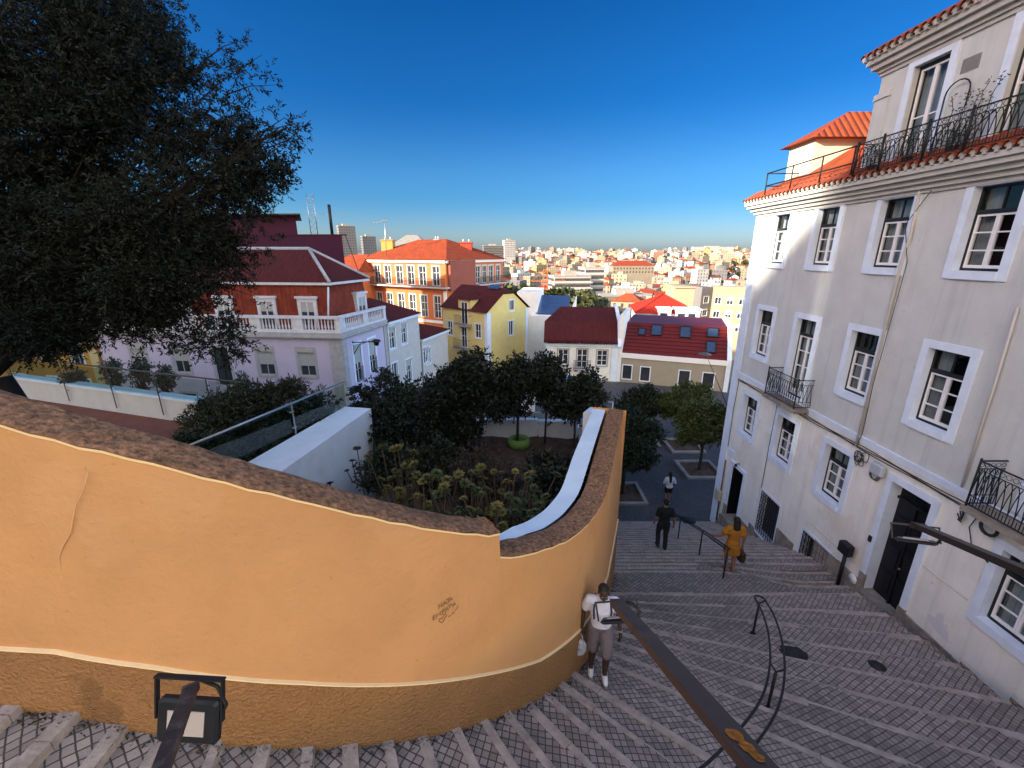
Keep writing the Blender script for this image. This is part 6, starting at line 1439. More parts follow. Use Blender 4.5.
def stand():
    return dict(pelvis=(0, 0, .97), waist=(0, -.005, 1.1), chest=(0, 0, 1.3), neck=(0, .01, 1.49), head=(0, -.02, 1.63),
        sh_l=(.185, .01, 1.42), sh_r=(-.185, .01, 1.42), el_l=(.245, .04, 1.14), el_r=(-.245, .04, 1.14), wr_l=(.265, -.03, .9), wr_r=(-.265, -.03, .9),
        hip_l=(.09, 0, .93), hip_r=(-.09, 0, .93), kn_l=(.1, -.02, .5), kn_r=(-.1, -.02, .5), an_l=(.1, .03, .085), an_r=(-.1, .03, .085), toe_l=(.11, -.13, .03), toe_r=(-.11, -.13, .03))
M_poloW = mat('white_cotton', (.62, .60, .66), .9, .05, 20, bump=.3, bscale=18); M_short = mat('mauve_grey_cotton', (.155, .125, .13), .9, .1, 20); M_black = mat('black_cotton', (.012, .012, .014), .9, .2, 20)
M_dark = mat('deep_brown_skin', (.055, .027, .018), .5, .1, 9); M_tan = mat('tanned_skin', (.26, .14, .09), .5, .08, 9); M_shoe = mat('white_shoe', (.68, .66, .66), .6, .05, 15)
def shirt(sleeve=.55, k=.014, hem=None, w=.0):
    def f(c, J, torso, oval, hp):
        torso(c, k)
        pl = V(J['pelvis']); oval(c, pl + V((0, 0, .0)), .165 + w, .13 + w, .07)
        for s in 'lr':
            sh, el = V(J['sh_' + s]), V(J['el_' + s]); limb(c, [sh * .5 + V(J['chest']) * .5 + V((0, 0, .06)), sh, sh.lerp(el, sleeve)], [.085, .078, .072])
        limb(c, [V(J['chest']) + V((0, .01, .13)), V(J['neck']) + V((0, .005, -.01))], [.085, .068])
    return f
def trousers(frac, k=.018, flare=.0):
    def f(c, J, torso, oval, hp):
        pl = V(J['pelvis']); oval(c, pl, .168, .132, .1); oval(c, pl + V((0, 0, .07)), .158, .122, .06)
        for s in 'lr':
            hip, kn, an = V(J['hip_' + s]), V(J['kn_' + s]), V(J['an_' + s])
            if frac <= 1: limb(c, [hip, hip.lerp(kn, .5 * frac), hip.lerp(kn, frac)], [.11, .102 + flare, .092 + flare * 2])
            else: limb(c, [hip, hip.lerp(kn, .5), kn, kn.lerp(an, .5), kn.lerp(an, .97)], [.11, .1, .078, .072, .066])
    return f
def shoes(k=.012):
    def f(c, J, torso, oval, hp):
        for s in 'lr':
            an, to = V(J['an_' + s]), V(J['toe_' + s]); d = (to - an); d.z = 0; d.normalize()
            limb(c, [an + V((0, 0, -.015)), an + V((0, 0, -.04)), an.lerp(to, .55) + V((0, 0, -.005)), to], [.046, .048, .047, .04])
            limb(c, [an - d * .05 + V((0, 0, -.035)), to + d * .015 + V((0, 0, -.0))], [.042, .032])
    return f
def hair_short(h, hp, oval): oval(h, hp(0, .03, .055), .083, .09, .078); oval(h, hp(0, .06, .0), .07, .055, .07)
def hair_long(h, hp, oval):
    oval(h, hp(0, .025, .05), .088, .1, .088)
    for k in range(7): oval(h, hp(0, .07 + .012 * k, .0 - k * .055), .085 - k * .002, .045, .06)
def hair_none(h, hp, oval): oval(h, hp(0, .04, .01), .076, .075, .07)
def hair_bun(h, hp, oval):
    oval(h, hp(0, .03, .05), .09, .1, .09)
    for k in range(5): oval(h, hp(0, .075 + .008 * k, .0 - k * .045), .095, .055, .06)

# 1 man in the white polo shirt, coming up the steps
def man_white():
    J = stand(); f = ray(597, 673); 
    for i in range(400):
        q = f * (4 + i * .02)
        if q.z <= gz(q.x, q.y): break
    J.update(kn_l=(.1, -.2, .56), an_l=(.1, -.1, .15), toe_l=(.11, -.26, .1), kn_r=(-.1, -.03, .5), an_r=(-.1, .05, .085), toe_r=(-.11, -.11, .03), nod=.28, turn=.12, head=(0, -.06, 1.62), chest=(0, -.03, 1.3), w=1.04,
        el_r=(-.27, .06, 1.14), wr_r=(-.28, .0, .9), el_l=(.26, .07, 1.15), wr_l=(.29, -.05, .93), curl_r=1.1)
    def extra(g, J, hp):
        s = MB(); s.tube([V((.1, .1, 1.45)), V((.11, -.02, 1.475)), V((.13, -.135, 1.36)), V((.12, -.16, 1.22))], .014, 6); s.tube([V((-.1, .1, 1.45)), V((-.11, -.02, 1.475)), V((-.13, -.135, 1.36)), V((-.12, -.16, 1.22))], .014, 6); part('straps', s, mat('navy_strap', (.02, .025, .06), .8, .1), g)
        k = MB(); k.bevbox(0, .16, 1.2, .27, .1, .3, .03); part('backpack', k, M_black, g)
        w = MB(); w.tube([V(J['wr_l']) + V((.0, 0, .015)) + V((.03 * math.cos(a), .03 * math.sin(a), 0)) for a in np.linspace(0, 6.28, 13)], .008, 6); part('watch', w, M_steel, g)
        c = MB(); 
        for s_ in (-1, 1): c.prism([V((s_ * .012, -.1, 1.5)), V((s_ * .075, -.085, 1.49)), V((s_ * .05, -.14, 1.42))], (0, -.012, .004))
        part('collar', c, M_poloW, g)
    gs = gz(q.x, q.y)
    g = make_person('man in a white polo shirt and dark shorts carrying a plastic bag up the steps', (q.x, q.y, gs + .0), R(-8), 1.64, J, M_dark, [('polo_shirt', M_poloW, shirt(.62, .012), .012), ('shorts', M_short, trousers(.88), .012), ('shoes', M_shoe, shoes(), .009)], hair_short, extra)
    # bag hangs from his right hand
    wr = g.matrix_basis @ V(J['wr_r']); hx = g.matrix_basis @ (V(J['wr_r']) + (V(J['wr_r']) - V(J['el_r'])).normalized() * .1)
    b = MB(); c = hx + V((-.02, -.02, -.27))
    b.bevbox(c.x, c.y, c.z, .2, .13, .3, .05); 
    t = thing('plastic_bag', 'crumpled white plastic bag hanging from the hand of the man in white', 'bag', c); o = part('sack', b, mat('white_plastic', (.42, .42, .44), .4, .2, 14, .5, 7, (.2, .2, .22), .9, 16), t)
    sub = o.modifiers.new('Sub', 'SUBSURF'); sub.levels = sub.render_levels = 3
    tx = bpy.data.textures.new('crumple', 'CLOUDS'); tx.noise_scale = .07; dm = o.modifiers.new('Disp', 'DISPLACE'); dm.texture = tx; dm.strength = .05
    h = MB(); h.tube([c + V((-.05, 0, .13)), hx + V((-.01, 0, -.01)), c + V((.05, 0, .13))], .012, 6); part('handle', h, MATS['white_plastic'], t)
man_white()
def on_ground(px, py):
    a = ray(px, py)
    for i in range(4000):
        q = a * (4 + i * .01)
        if q.z <= gz(q.x, q.y): return V((q.x, q.y, gz(q.x, q.y)))
# 2 man in black, seen from behind
def man_black():
    p = on_ground(661, 549); J = stand(); J.update(kn_l=(.1, -.16, .55), an_l=(.1, -.06, .13), toe_l=(.11, -.22, .06), an_r=(-.1, .04, .085), kn_r=(-.1, -.03, .5), toe_r=(-.11, -.12, .03), el_r=(-.27, .07, 1.14), wr_r=(-.3, .0, .9), el_l=(.26, .03, 1.14), wr_l=(.27, -.1, .92), nod=.2)
    def cap(h, hp, oval): oval(h, hp(0, .015, .055), .09, .1, .075)
    def extra(g, J, hp):
        c = MB(); c.ball(hp(0, .012, .062), (.094, .106, .078), 16, 8); c.ball(hp(0, -.1, .045), (.07, .07, .012), 12, 6); part('cap', c, M_black, g)
    make_person('man in black shirt, trousers and cap walking down the steps', p, R(176), 1.76, J, M_tan, [('shirt', M_black, shirt(.6, .02), .014), ('trousers', mat('charcoal_cotton', (.02, .02, .023), .9, .2), trousers(2), .014), ('shoes', M_black, shoes(), .011)], hair_none, extra)
man_black()
# 3 woman in the mustard dress, hand on the rail
def woman_yellow():
    p = on_ground(728, 572); J = stand()
    for k in ('sh_l', 'sh_r'): J[k] = (J[k][0] * .88, J[k][1], J[k][2])
    J.update(el_r=(-.25, .03, 1.16), wr_r=(-.27, -.02, .93), el_l=(.31, .0, 1.17), wr_l=(.42, -.22, .97), kn_l=(.085, -.1, .52), an_l=(.08, -.02, .1), toe_l=(.09, -.17, .04), kn_r=(-.085, -.02, .5), hd_l=(.3, -.9, -.2), pn_l=(0, 0, -1), th_l=(-1, 0, 0), curl_l=.9, curl_r=1.1, w=.95)
    M = mat('mustard_dress', (.34, .14, .016), .85, .15, 14, .85, 7, (.12, .035, .012), .2, 20)
    def dress(c, J, torso, oval, hp):
        torso(c, .02); pl = V(J['pelvis'])
        for k in range(8): z = 1.02 - k * .05; oval(c, V((0, 0, z)), .175 + k * .008, .14 + k * .008, .06)
        for s in 'lr': sh, el = V(J['sh_' + s]), V(J['el_' + s]); limb(c, [sh * .6 + V(J['chest']) * .4 + V((0, 0, .05)), sh, sh.lerp(el, .55)], [.09, .09, .1])
    g = make_person('woman in a mustard yellow dress walking down with one hand on the rail', p, R(172), 1.66, J, M_tan, [('dress', M, dress, .014), ('sandals', mat('tan_leather', (.16, .08, .04), .6, .1), shoes(), .011)], hair_bun)
    h = g.matrix_basis @ (V(J['wr_r']) + V((0, 0, -.1))); t = thing('handbag', 'dark brown handbag hanging from the hand of the woman in yellow', 'bag', h); b = MB(); b.bevbox(h.x, h.y, h.z - .27, .13, .26, .3, .03); part('body', b, mat('brown_leather', (.05, .02, .012), .5, .2), t); k = MB(); k.tube([h + V((0, -.08, -.13)), h + V((0, 0, .0)), h + V((0, .08, -.13))], .012, 6); part('handle', k, MATS['brown_leather'], t)
woman_yellow()
# 4 woman in a white shirt and black shorts on the square
def woman_white():
    p = on_ground(667, 504); J = stand()
    for k in ('sh_l', 'sh_r'): J[k] = (J[k][0] * .9, J[k][1], J[k][2])
    J.update(el_l=(.27, .03, 1.17), wr_l=(.2, -.16, 1.06), el_r=(-.27, .03, 1.17), wr_r=(-.22, -.15, 1.04), kn_l=(.09, -.06, .5), an_l=(.09, .07, .1), toe_l=(.09, -.09, .03), kn_r=(-.09, -.06, .5), an_r=(-.09, -.03, .085), toe_r=(-.09, -.19, .03), w=.95)
    make_person('woman with long dark hair in a pale shirt and black shorts on the square', p, R(178), 1.66, J, M_tan, [('shirt', mat('pale_blue_cotton', (.50, .56, .66), .9, .05), shirt(.9, .03, w=.02), .016), ('shorts', M_black, trousers(.5, flare=.01), .016), ('shoes', M_shoe, shoes(), .012)], hair_long)
woman_white()

# ================================================================== HANDRAILS, FLOODLIGHTS, COVERS, STREET ODDMENTS
def curved_rail():
    g = thing('handrail', 'curved double handrail with an end loop in the middle of the upper steps', 'handrail', (3.9, 4.7, -6.4))
    path = [(4.66, 6.55), (4.5, 6.05), (4.2, 5.4), (3.75, 4.65), (3.2, 3.95), (2.55, 3.35), (1.85, 2.8), (1.1, 2.35), (.2, 2.0), (-1., 1.75)]
    def gs(x, y): return Z0 - RIS * (math.degrees(math.atan2(y - CY, x - CX)) + 90) / DTH
    pts = [V((x, y, gs(x, y) + .84)) for x, y in path]; side = []
    for i, p in enumerate(pts): t = (pts[min(i + 1, len(pts) - 1)] - pts[max(i - 1, 0)]); t.z = 0; t.normalize(); side.append(V((t.y, -t.x, 0)))
    # Catmull-Rom through the stations
    def smooth(P):
        out = []
        for i in range(len(P) - 1):
            p0, p1, p2, p3 = P[max(i - 1, 0)], P[i], P[i + 1], P[min(i + 2, len(P) - 1)]
            for t in np.linspace(0, 1, 6)[:-1]: t = float(t); out.append(.5 * ((2 * p1) + (p2 - p0) * t + (2 * p0 - 5 * p1 + 4 * p2 - p3) * t * t + (3 * p1 - p0 - 3 * p2 + p3) * t ** 3))
        return out + [P[-1]]
    A = smooth([p + s * .09 for p, s in zip(pts, side)]); B = smooth([p - s * .09 for p, s in zip(pts, side)])
    d = (pts[0] - pts[1]).normalized(); s0 = side[0]
    loop = [pts[0] + s0 * .09 * math.cos(a) + d * .14 * math.sin(a) for a in np.linspace(0, math.pi, 9)]
    m = MB(); m.tube(A[::-1] + loop[1:-1] + B, .016, 8); part('rail', m, M_iron, g)
    for x, y in (path[0], path[3], path[6], path[8]):
        i = path.index((x, y)); p = pts[i]; b = V((x, y, gz(x, y) - .05)); m = MB(); m.tube([b, p - V((0, 0, .1))], .021, 8); m.tube([p - side[i] * .09, p - V((0, 0, .1)), p + side[i] * .09], .014, 6); m.tube([b + V((0, 0, .05)), b + V((0, 0, .075))], .05, 8); part('post', m, M_iron, g)
curved_rail()
def straight_rail():
    g = thing('handrail', 'straight twin handrail on three posts between the people in black and yellow', 'handrail', (5.6, 10.8, -8.6)); ps = [on_ground(723, 578), on_ground(699, 555.5), on_ground(678, 538.5)]
    ext = ps[2] + (ps[2] - ps[1]) * .28; 
    top = [p + V((0, 0, .85)) for p in ps] + [ext + V((0, 0, .85))]
    for dx, dz in ((-.05, 0), (.05, -.0)):
        m = MB(); m.tube([p + V((dx, 0, dz)) for p in top], .02, 8); part('rail', m, M_iron, g)
    for p in ps: m = MB(); m.tube([p - V((0, 0, .1)), p + V((0, 0, .83))], .021, 8); m.tube([p + V((-.05, 0, .84)), p + V((.05, 0, .84))], .014, 6); part('post', m, M_iron, g)
straight_rail()
def floodlight(label, near, tip, w, head, M_arm, rust=False, back=-.3):
    """square steel arm rising from the outer wall, with a floodlight hung near its tip. near/tip: points on the arm"""
    near, tip = V(near), V(tip); d = (tip - near).normalized(); k = (near.y - back) / d.y; root = near - d * k
    g = thing('floodlight', label, 'floodlight', root, 'floodlights on steel arms'); U = d.cross(V((0, 0, 1))).normalized(); W = U.cross(d)
    m = MB(); m.obox(root - U * w / 2 - W * w * .25, (tip - root), U * w, W * w * .5); part('arm', m, M_arm, g)
    m = MB(); m.obox(tip - d * .02 - U * w * .55 - W * w * .3, d * .03, U * w * 1.1, W * w * .6); part('end_cap', m, M_arm, g); m = MB(); q = tip - d * .33 * (head['len'] / .4); m.obox(q - U * w * .52 - W * w * .27, d * .012, U * w * 1.04, W * w * .54); part('clamp_ring', m, M_arm, g)
    b = MB(); b.tube([root + V((0, 0, -3.4)), root + V((0, 0, .05))], .05, 8); part('post', b, M_arm, g)
    # head
    c = tip + V(head['off']); X, Yv, Z = [V(a).normalized() for a in head['axes']]; sx, sy, sz_ = head['size']
    h = MB(); T = Matrix((X, Yv, Z)).transposed().to_4x4(); h.bevbox(c.x, c.y, c.z, sx, sy, sz_, .012, T)
    for i in range(7 if head.get('fins', True) else 0): 
        o = c + X * lerp(-sx * .38, sx * .38, i / 6) + Z * (-sz_ / 2); h.obox(o - X * .004 - Yv * sy * .35 - Z * .02, X * .008, Yv * sy * .7, Z * .02)
    part('housing', h, mat('black_aluminium', (.012, .013, .016), .4, .2, 15), g)
    p = MB(); o = c + Z * (sz_ / 2 + .001); p.obox(o - X * sx * .3 - Yv * sy * .28, X * sx * .6, Yv * sy * .56, Z * .004); part('lens', p, mat('frosted_lens', (.40, .35, .32), .25, .04, spec=.5), g)
    u = MB(); e = head['bracket']; Yv = Z if abs(V(e).dot(Yv)) > abs(V(e).dot(Z)) else Yv
    for s in (-1, 1): u.obox(c + X * s * (sx / 2 + .012) - X * .004 - Yv * .012, X * .008, Yv * .024, V(e))
    u.obox(c - X * (sx / 2 + .018) + V(e) - Yv * .015, X * (sx + .036), Yv * .03, V(e).normalized() * .009); part('bracket', u, MATS['black_aluminium'], g)
    k = MB(); k.tube([c + X * sx * .45 - Z * sz_ * .4, c + X * sx * .6 + V(e) * .4, c + X * sx * .45 + V(e) * .85, c + X * sx * .05 + V(e) * 1.05], .009, 6); part('cable', k, M_iron, g)
    return g
M_armA = mat('speckled_black_paint', (.022, .022, .026), .55, .3, 30, .85, 14, (.16, .13, .12)); M_armB = mat('brown_steel_arm', (.06, .04, .036), .55, .15, 8, .3, 3, (.05, .035, .03), metal=.3)
def edge_on(px, py, roll):
    """axes of a lamp plate whose edge is turned towards a line of sight"""
    d = ray(px, py).normalized(); x = d.cross(V((0, 0, 1))).normalized(); z = x.cross(d); return [x * math.cos(roll) + z * math.sin(roll), d + z * .1, z * math.cos(roll) - x * math.sin(roll)]
n1, t1 = ray(166, 756) * 1.55, ray(191, 688) * 1.95
dA = (t1 - n1).normalized()
hc = ray(190, 719) * 2.02
floodlight('black floodlight with a pale lens on a speckled arm in front of the orange wall', n1, t1, .056, dict(off=hc - t1, axes=[(1, -.06 * SP, -.06 * CP), (.06, SP, CP), (0, -CP, SP)], size=(.285, .205, .05), len=.4, bracket=(.0, SP * .19, CP * .19)), M_armA)
n2, t2 = ray(745, 752) * 1.02, ray(617, 603) * 2.25
floodlight('floodlight seen edge on at the tip of the long brown arm', n2, t2, .064, dict(fins=False, off=ray(619, 620) * 2.27 - t2, axes=edge_on(619, 620, .28), size=(.19, .15, .022), len=.5, bracket=V(edge_on(616, 620, .28)[2]) * .085), M_armB, True)
n3, t3 = ray(1010, 565) * 1.9, ray(918, 526) * 2.7
floodlight('floodlight at the tip of a dark arm in front of the big dark door', n3, t3, .064, dict(fins=False, off=ray(916, 541) * 2.72 - t3, axes=edge_on(916, 541, .3), size=(.2, .15, .02), len=.5, bracket=V(edge_on(916, 541, .3)[2]) * .09), mat('dark_brown_arm', (.03, .02, .018), .5, .2, 10))
# rust and chipped paint on the near end of the middle arm
d2 = (t2 - n2).normalized(); U2 = d2.cross(V((0, 0, 1))).normalized(); W2 = U2.cross(d2)
rs = MB(); c = n2 + W2 * (.016 + .002) - d2 * .0; rgr = random.Random(8)
for cc, rr in ((c - d2 * .015, .022), (c + d2 * .035 - U2 * .004, .025), (c - d2 * .05 + U2 * .004, .017)):
    rs.face([cc + (d2 * math.cos(a) * 1.2 + U2 * math.sin(a) * .8) * rr * rgr.uniform(.85, 1.12) for a in np.linspace(0, 6.28, 17)[:-1]])
    c = c
rs_o = part('rust_patch', rs, mat('rust', (.36, .12, .013), .9, .45, 50, .8, 22, (.10, .03, .01), .5, 60), next(o for o in scene.objects if o.get('label', '').startswith('floodlight seen edge')))
def cover(px, py, r, label, sx=1.):
    p = on_ground(px, py); th = math.degrees(math.atan2(p.y - CY, p.x - CX)); rr = math.hypot(p.x - CX, p.y - CY); th = -90 + (math.floor((th + 90) / DTH) + .46) * DTH
    t = V((-math.sin(R(th)), math.cos(R(th)), 0)); p = V((CX + rr * math.cos(R(th)), CY + rr * math.sin(R(th)), 0)); p.z = gz(p.x, p.y); n = (t * SLOPE / (rr * R(DTH)) + V((0, 0, 1))).normalized()
    m = MB(); m.tube([p - n * .02, p + n * .010], r, 20); m.tube([p, p + n * .014], r * .8, 20); solo('manhole_cover', m, mat('iron_cover', (.02, .02, .022), .55, .3, 30, bump=.5, bscale=60), label, 'manhole cover', 'manhole covers in the steps')
cover(786, 641, .24, 'larger dark iron cover sunk in the steps beside the curved handrail'); cover(870, 657, .13, 'small round iron cover in the steps nearer the big door')
p = on_ground(694, 525); m = MB(); m.tube([p + V((-.1, .3, -.02)), p + V((-.1, .3, .02))], .28, 20); solo('manhole_cover', m, MATS['iron_cover'], 'dark iron cover on the square at the foot of the long flight', 'manhole cover', 'manhole covers in the steps')
# outer wall of the stairs under the viewpoint (just out of the picture)
m = MB(); m.box(-10, 8.8, -.75, -.3, -11.3, -4.0); solo('outer_wall', m, M_wwall, 'low outer wall of the stairs that carries the floodlight arms', 'wall')

# red scribble sprayed along one of the step edges
c = on_ground(79, 753); z = c.z + .022; sc_ = MB(); ua, va = V((.28, .96, 0)).normalized(), V((-.96, .28, 0)).normalized()
for pts in (((-.085, .03), (-.11, .01), (-.1, -.025), (-.075, -.03)), ((-.055, -.01), (-.045, .03), (-.02, .028), (-.012, -.01), (-.03, -.03), (-.052, -.012)), ((.01, -.03), (.02, .03), (.035, -.02), (.055, .03), (.065, -.03)), ((.08, -.02), (.1, .02), (.115, -.02), (.135, .01))):
    sc_.tube([V((c.x, c.y, z)) + ua * a + va * b for a, b in pts], .0045, 5)
solo('red_scribble', sc_, mat('red_spray', (.30, .03, .02), .8, .2), 'red sprayed scribble on the edge stone of a step near the wall', 'graffiti')
# railing, low wall and a parked car behind the garden
t = thing('street_railing', 'grey tubular railing along the street behind the garden', 'railing', (1.5, 18, -7)); m = MB()
for z in (-7.0, -6.5): m.tube([(-1.5, 18.5, z), (4.6, 18.5, z)], .03, 6)
part('rails', m, M_steel, t)
for x in np.arange(-1.4, 4.7, 1.5): q = MB(); q.tube([(x, 18.5, -7.95), (x, 18.5, -6.47)], .03, 6); part('post', q, M_steel, t)
m = MB(); m.box(-2, 4.8, 18.2, 25, -11.3, -7.9); solo('street_bank', m, mat('bank_grey', (.10, .10, .095), .9, .2, 2), 'dark grey street bank carrying the tubular railing', 'wall')
m = MB(); m.box(-1.8, 1.2, 21, 21.3, -7.9, -7.2); solo('low_wall', m, M_wwall, 'short white wall on the street bank behind the railing', 'wall')
def car(x, y, z, rz, label):
    g = thing('parked_car', label, 'car', (0, 0, 0)); prof = [(-2.05, .3), (-2.1, .62), (-1.95, .82), (-1.15, .92), (-.55, 1.38), (.75, 1.42), (1.55, .98), (2.05, .86), (2.1, .5), (2.05, .3)]
    b = MB(); n = len(prof); xs = [(-.78, .94), (-.86, 1.), (.86, 1.), (.78, .94)]
    rows = [[(w * (1 if zz < .95 else .86), yy * k, zz) for yy, zz in prof] for w, k in xs]
    vs = [p for r in rows for p in r]; fs = [(i * n + j, i * n + (j + 1) % n, (i + 1) * n + (j + 1) % n, (i + 1) * n + j) for i in range(3) for j in range(n)] + [tuple(range(n)), tuple(range(4 * n - 1, 3 * n - 1, -1))]
    b.add(vs, fs); part('body', b, mat('white_car_paint', (.6, .62, .66), .25, .03, spec=.6), g)
    w = MB()
    for s in (-1, 1): w.face([(s * .868 * .93, -1.0, .98), (s * .868 * .93, 1.35, 1.0), (s * .76, .72, 1.36), (s * .76, -.5, 1.33)])
    w.face([(-.66, -1.2, .95), (.66, -1.2, .95), (.62, -.6, 1.36), (-.62, -.6, 1.36)]); w.face([(-.66, 1.58, 1.0), (.66, 1.58, 1.0), (.62, .82, 1.4), (-.62, .82, 1.4)]); part('windows', w, M_pane, g)
    for s in (-1, 1):
        for yy in (-1.3, 1.3):
            q = MB(); q.tube([(s * .72, yy, .31), (s * .9, yy, .31)], .31, 18); W = part('wheel', q, mat('tyre', (.02, .02, .02), .8, .1), g); q = MB(); q.tube([(s * .89, yy, .31), (s * .91, yy, .31)], .19, 14); part('rim', q, M_steel, W)
    g.location = (x, y, z); g.rotation_euler = (0, 0, rz); return g
car(2.6, 22.6, -7.9, R(82), 'white parked car beyond the railing at the left of the round trees')
# ================================================================== THE FAR HILL
def far_city():
    rg = random.Random(23)
    WALL = [('cream', (.27, .235, .175)), ('white', (.36, .36, .365)), ('pale yellow', (.27, .22, .115)), ('pink', (.20, .105, .08)), ('grey', (.12, .125, .14)), ('beige', (.19, .165, .13))]
    WM = [(n, mat('far_' + n.replace(' ', '_'), c, .9, .08, .3)) for n, c in WALL]
    RM = [('orange tiled', mat('far_orange_tiles', (.22, .046, .017), .9, .3, .8)), ('red tiled', mat('far_red_tiles', (.17, .026, .013), .9, .25, .8)), ('brown tiled', mat('far_brown_tiles', (.11, .04, .025), .9, .25, .8))]
    FL = mat('far_flat_roof', (.28, .26, .24), .9, .15, .5); WI = mat('far_windows', (.05, .055, .065), .25, .3, 1)
    def template(kind, w, d, h, floors, seed):
        r = random.Random(seed); m = MB(); z0 = -8
        m.box(-w / 2, w / 2, -d / 2, d / 2, z0, h, 0)
        n = max(2, int(w / 2.9)); nd = max(2, int(d / 2.9)); hs = h / floors
        for f in range(-1, floors):
            zc = f * hs + hs * .55
            for i in range(n):
                if r.random() < .07: continue
                x = lerp(-w / 2, w / 2, (i + .5) / n); m.box(x - .5, x + .5, -d / 2 - .06, -d / 2 + .02, zc - .75, zc + .7, 2)
            for i in range(nd):
                if r.random() < .1: continue
                y = lerp(-d / 2, d / 2, (i + .5) / nd)
                for s in (-1, 1): m.box(s * w / 2 - .05, s * w / 2 + .05, y - .45, y + .45, zc - .75, zc + .7, 2)
        if kind == 'gable':
            o = .4; rh = d * .28
            m.face([(-w / 2 - o, -d / 2 - o, h - .1), (w / 2 + o, -d / 2 - o, h - .1), (w / 2 + o, 0, h + rh), (-w / 2 - o, 0, h + rh)], None, 1); m.face([(w / 2 + o, d / 2 + o, h - .1), (-w / 2 - o, d / 2 + o, h - .1), (-w / 2 - o, 0, h + rh), (w / 2 + o, 0, h + rh)], None, 1)
            for s in (-1, 1): m.face([(s * w / 2, -d / 2, h), (s * w / 2, d / 2, h), (s * w / 2, 0, h + rh - .1)], None, 0)
            m.box(w * .2, w * .2 + .8, .3, 1.1, h, h + rh + .9, 0)
        elif kind == 'hip':
            hip_roof(m, [(-w / 2, -d / 2), (w / 2, -d / 2), (w / 2, d / 2), (-w / 2, d / 2)], h, .4, min(w, d) * .26, min(w, d) * .48, 0 if w >= d else 1)
            for k in range(len(m.f) - 4, len(m.f)): m.mi[k] = 1
            m.uv = [None] * len(m.uv); m.box(-w * .2, -w * .2 + .8, .5, 1.3, h, h + min(w, d) * .26 + .8, 0)
        else:
            m.box(-w / 2 - .1, w / 2 + .1, -d / 2 - .1, d / 2 + .1, h, h + .25, 0); m.box(-w / 2 + .3, w / 2 - .3, -d / 2 + .3, d / 2 - .3, h + .2, h + .27, 1)
            m.box(-w * .15, w * .2, -d * .1, d * .3, h + .25, h + 2.6, 0)
        return m.mesh('far_house', [WM[0][1], RM[0][1], WI])
    T = []
    for i in range(21):
        kind = ['gable', 'hip', 'flat'][i % 3]; w = rg.uniform(9, 15) if kind != 'flat' else rg.uniform(11, 19); d = rg.uniform(8.5, 12); fl = rg.choice([2, 3, 3, 4]) if kind != 'flat' else rg.choice([3, 4, 5, 6]); T.append((kind, template(kind, w, d, fl * 3.1, fl, i), fl, w))
    # sites: rows over valley and hill inside the field the picture can see
    sites = []; y = 128.
    while y < 1500:
        x = -.05 * y + rg.uniform(-6, 6)
        while x < .66 * y:
            sites.append((x + rg.uniform(-2, 2), y + rg.uniform(-.02, .02) * y)); x += rg.uniform(15, 23) * (1 + y / 5000)
        y += 12 + y * .028
    def free(x, y):
        u = x / y
        if 125 < y < 275 and -.06 < u < .23: return False
        if y < 170 and u < .32: return False        # a belt of trees
        for (ux, uy, rr) in KEEP:
            if math.hypot(x - ux, y - uy) < rr: return False
        return True
    KEEP = [(38, 265, 28), (54, 212, 24), (139, 520, 40), (139, 480, 30), (36, 92, 22), (43, 96, 22)]
    sites = [s for s in sites if free(*s) and rg.random() < .9]
    dens = lambda x, y: (math.sin(x * .013 + 2) * math.sin(y * .009 + 1) + .5 * math.sin(x * .04 + y * .03))
    trees = []; keep = []
    for x, y in sites:
        (trees if dens(x, y) > .82 else keep).append((x, y))
    keep.sort(key=lambda s: s[1])
    rest = MB(); restm = [w for _, w in WM] + [r for _, r in RM] + [FL, WI]
    NUM = {2: 'two', 3: 'three', 4: 'four', 5: 'five', 6: 'six'}
    where = lambda y: 'low in the valley' if y < 300 else 'on the lower far hill' if y < 520 else 'halfway up the far hill' if y < 850 else 'near the far hilltop'
    for i, (x, y) in enumerate(keep):
        k = rg.choice([q for q in range(len(T)) if y > 260 or T[q][2] <= 3]); kind, me, fl, w = T[k]; wn, wm = rg.choices(WM, [4.5, 6, 1.3, 1.3, 2.2, 3])[0]; rn, rm = rg.choices(RM, [4, 3.5, 2])[0]; z = terrain(x, y); rz = rg.choice([-.25, .35, -.6, .7, 0, 1.2]) + rg.gauss(0, .2); s = rg.uniform(.85, 1.12)
        if kind == 'flat': rn, rm = 'flat', FL
        if i < 290:
            o = bpy.data.objects.new('hill_house', me); COL.objects.link(o); o.location = (x, y, z); o.rotation_euler = (0, 0, rz); o.scale = (s, s, s * rg.uniform(.9, 1.15))
            for q, m_ in enumerate((wm, rm, WI)): o.material_slots[q].link = 'OBJECT'; o.material_slots[q].material = m_
            tag(o, f'{wn} {NUM[fl]} storey house with {"gabled " if kind == "gable" else "hipped " if kind == "hip" else ""}{rn} roof {where(y)}', 'house', f'{wn} houses with {kind} {rn} roofs, {fl} storeys, {where(y)}')
        else:
            c, sn = math.cos(rz), math.sin(rz); b = len(rest.v); iw = [a for a, _ in WM].index(wn); ir = 6 + [a for a, _ in RM].index(rn) if kind != 'flat' else 9
            for v in me.vertices: p = v.co * s; rest.v.append((x + p.x * c - p.y * sn, y + p.x * sn + p.y * c, z + p.z))
            for p in me.polygons: rest.f.append(tuple(b + j for j in p.vertices)); rest.uv.append(None); rest.sm.append(False); rest.mi.append((iw, ir, 10)[p.material_index])
    solo('hillside_houses', rest, restm, 'hundreds of tiny cream and red roofed houses crowding the upper slopes of the far hill', 'houses', kind='stuff')
    # tree clumps between the houses
    m = MB(); rr = random.Random(4)
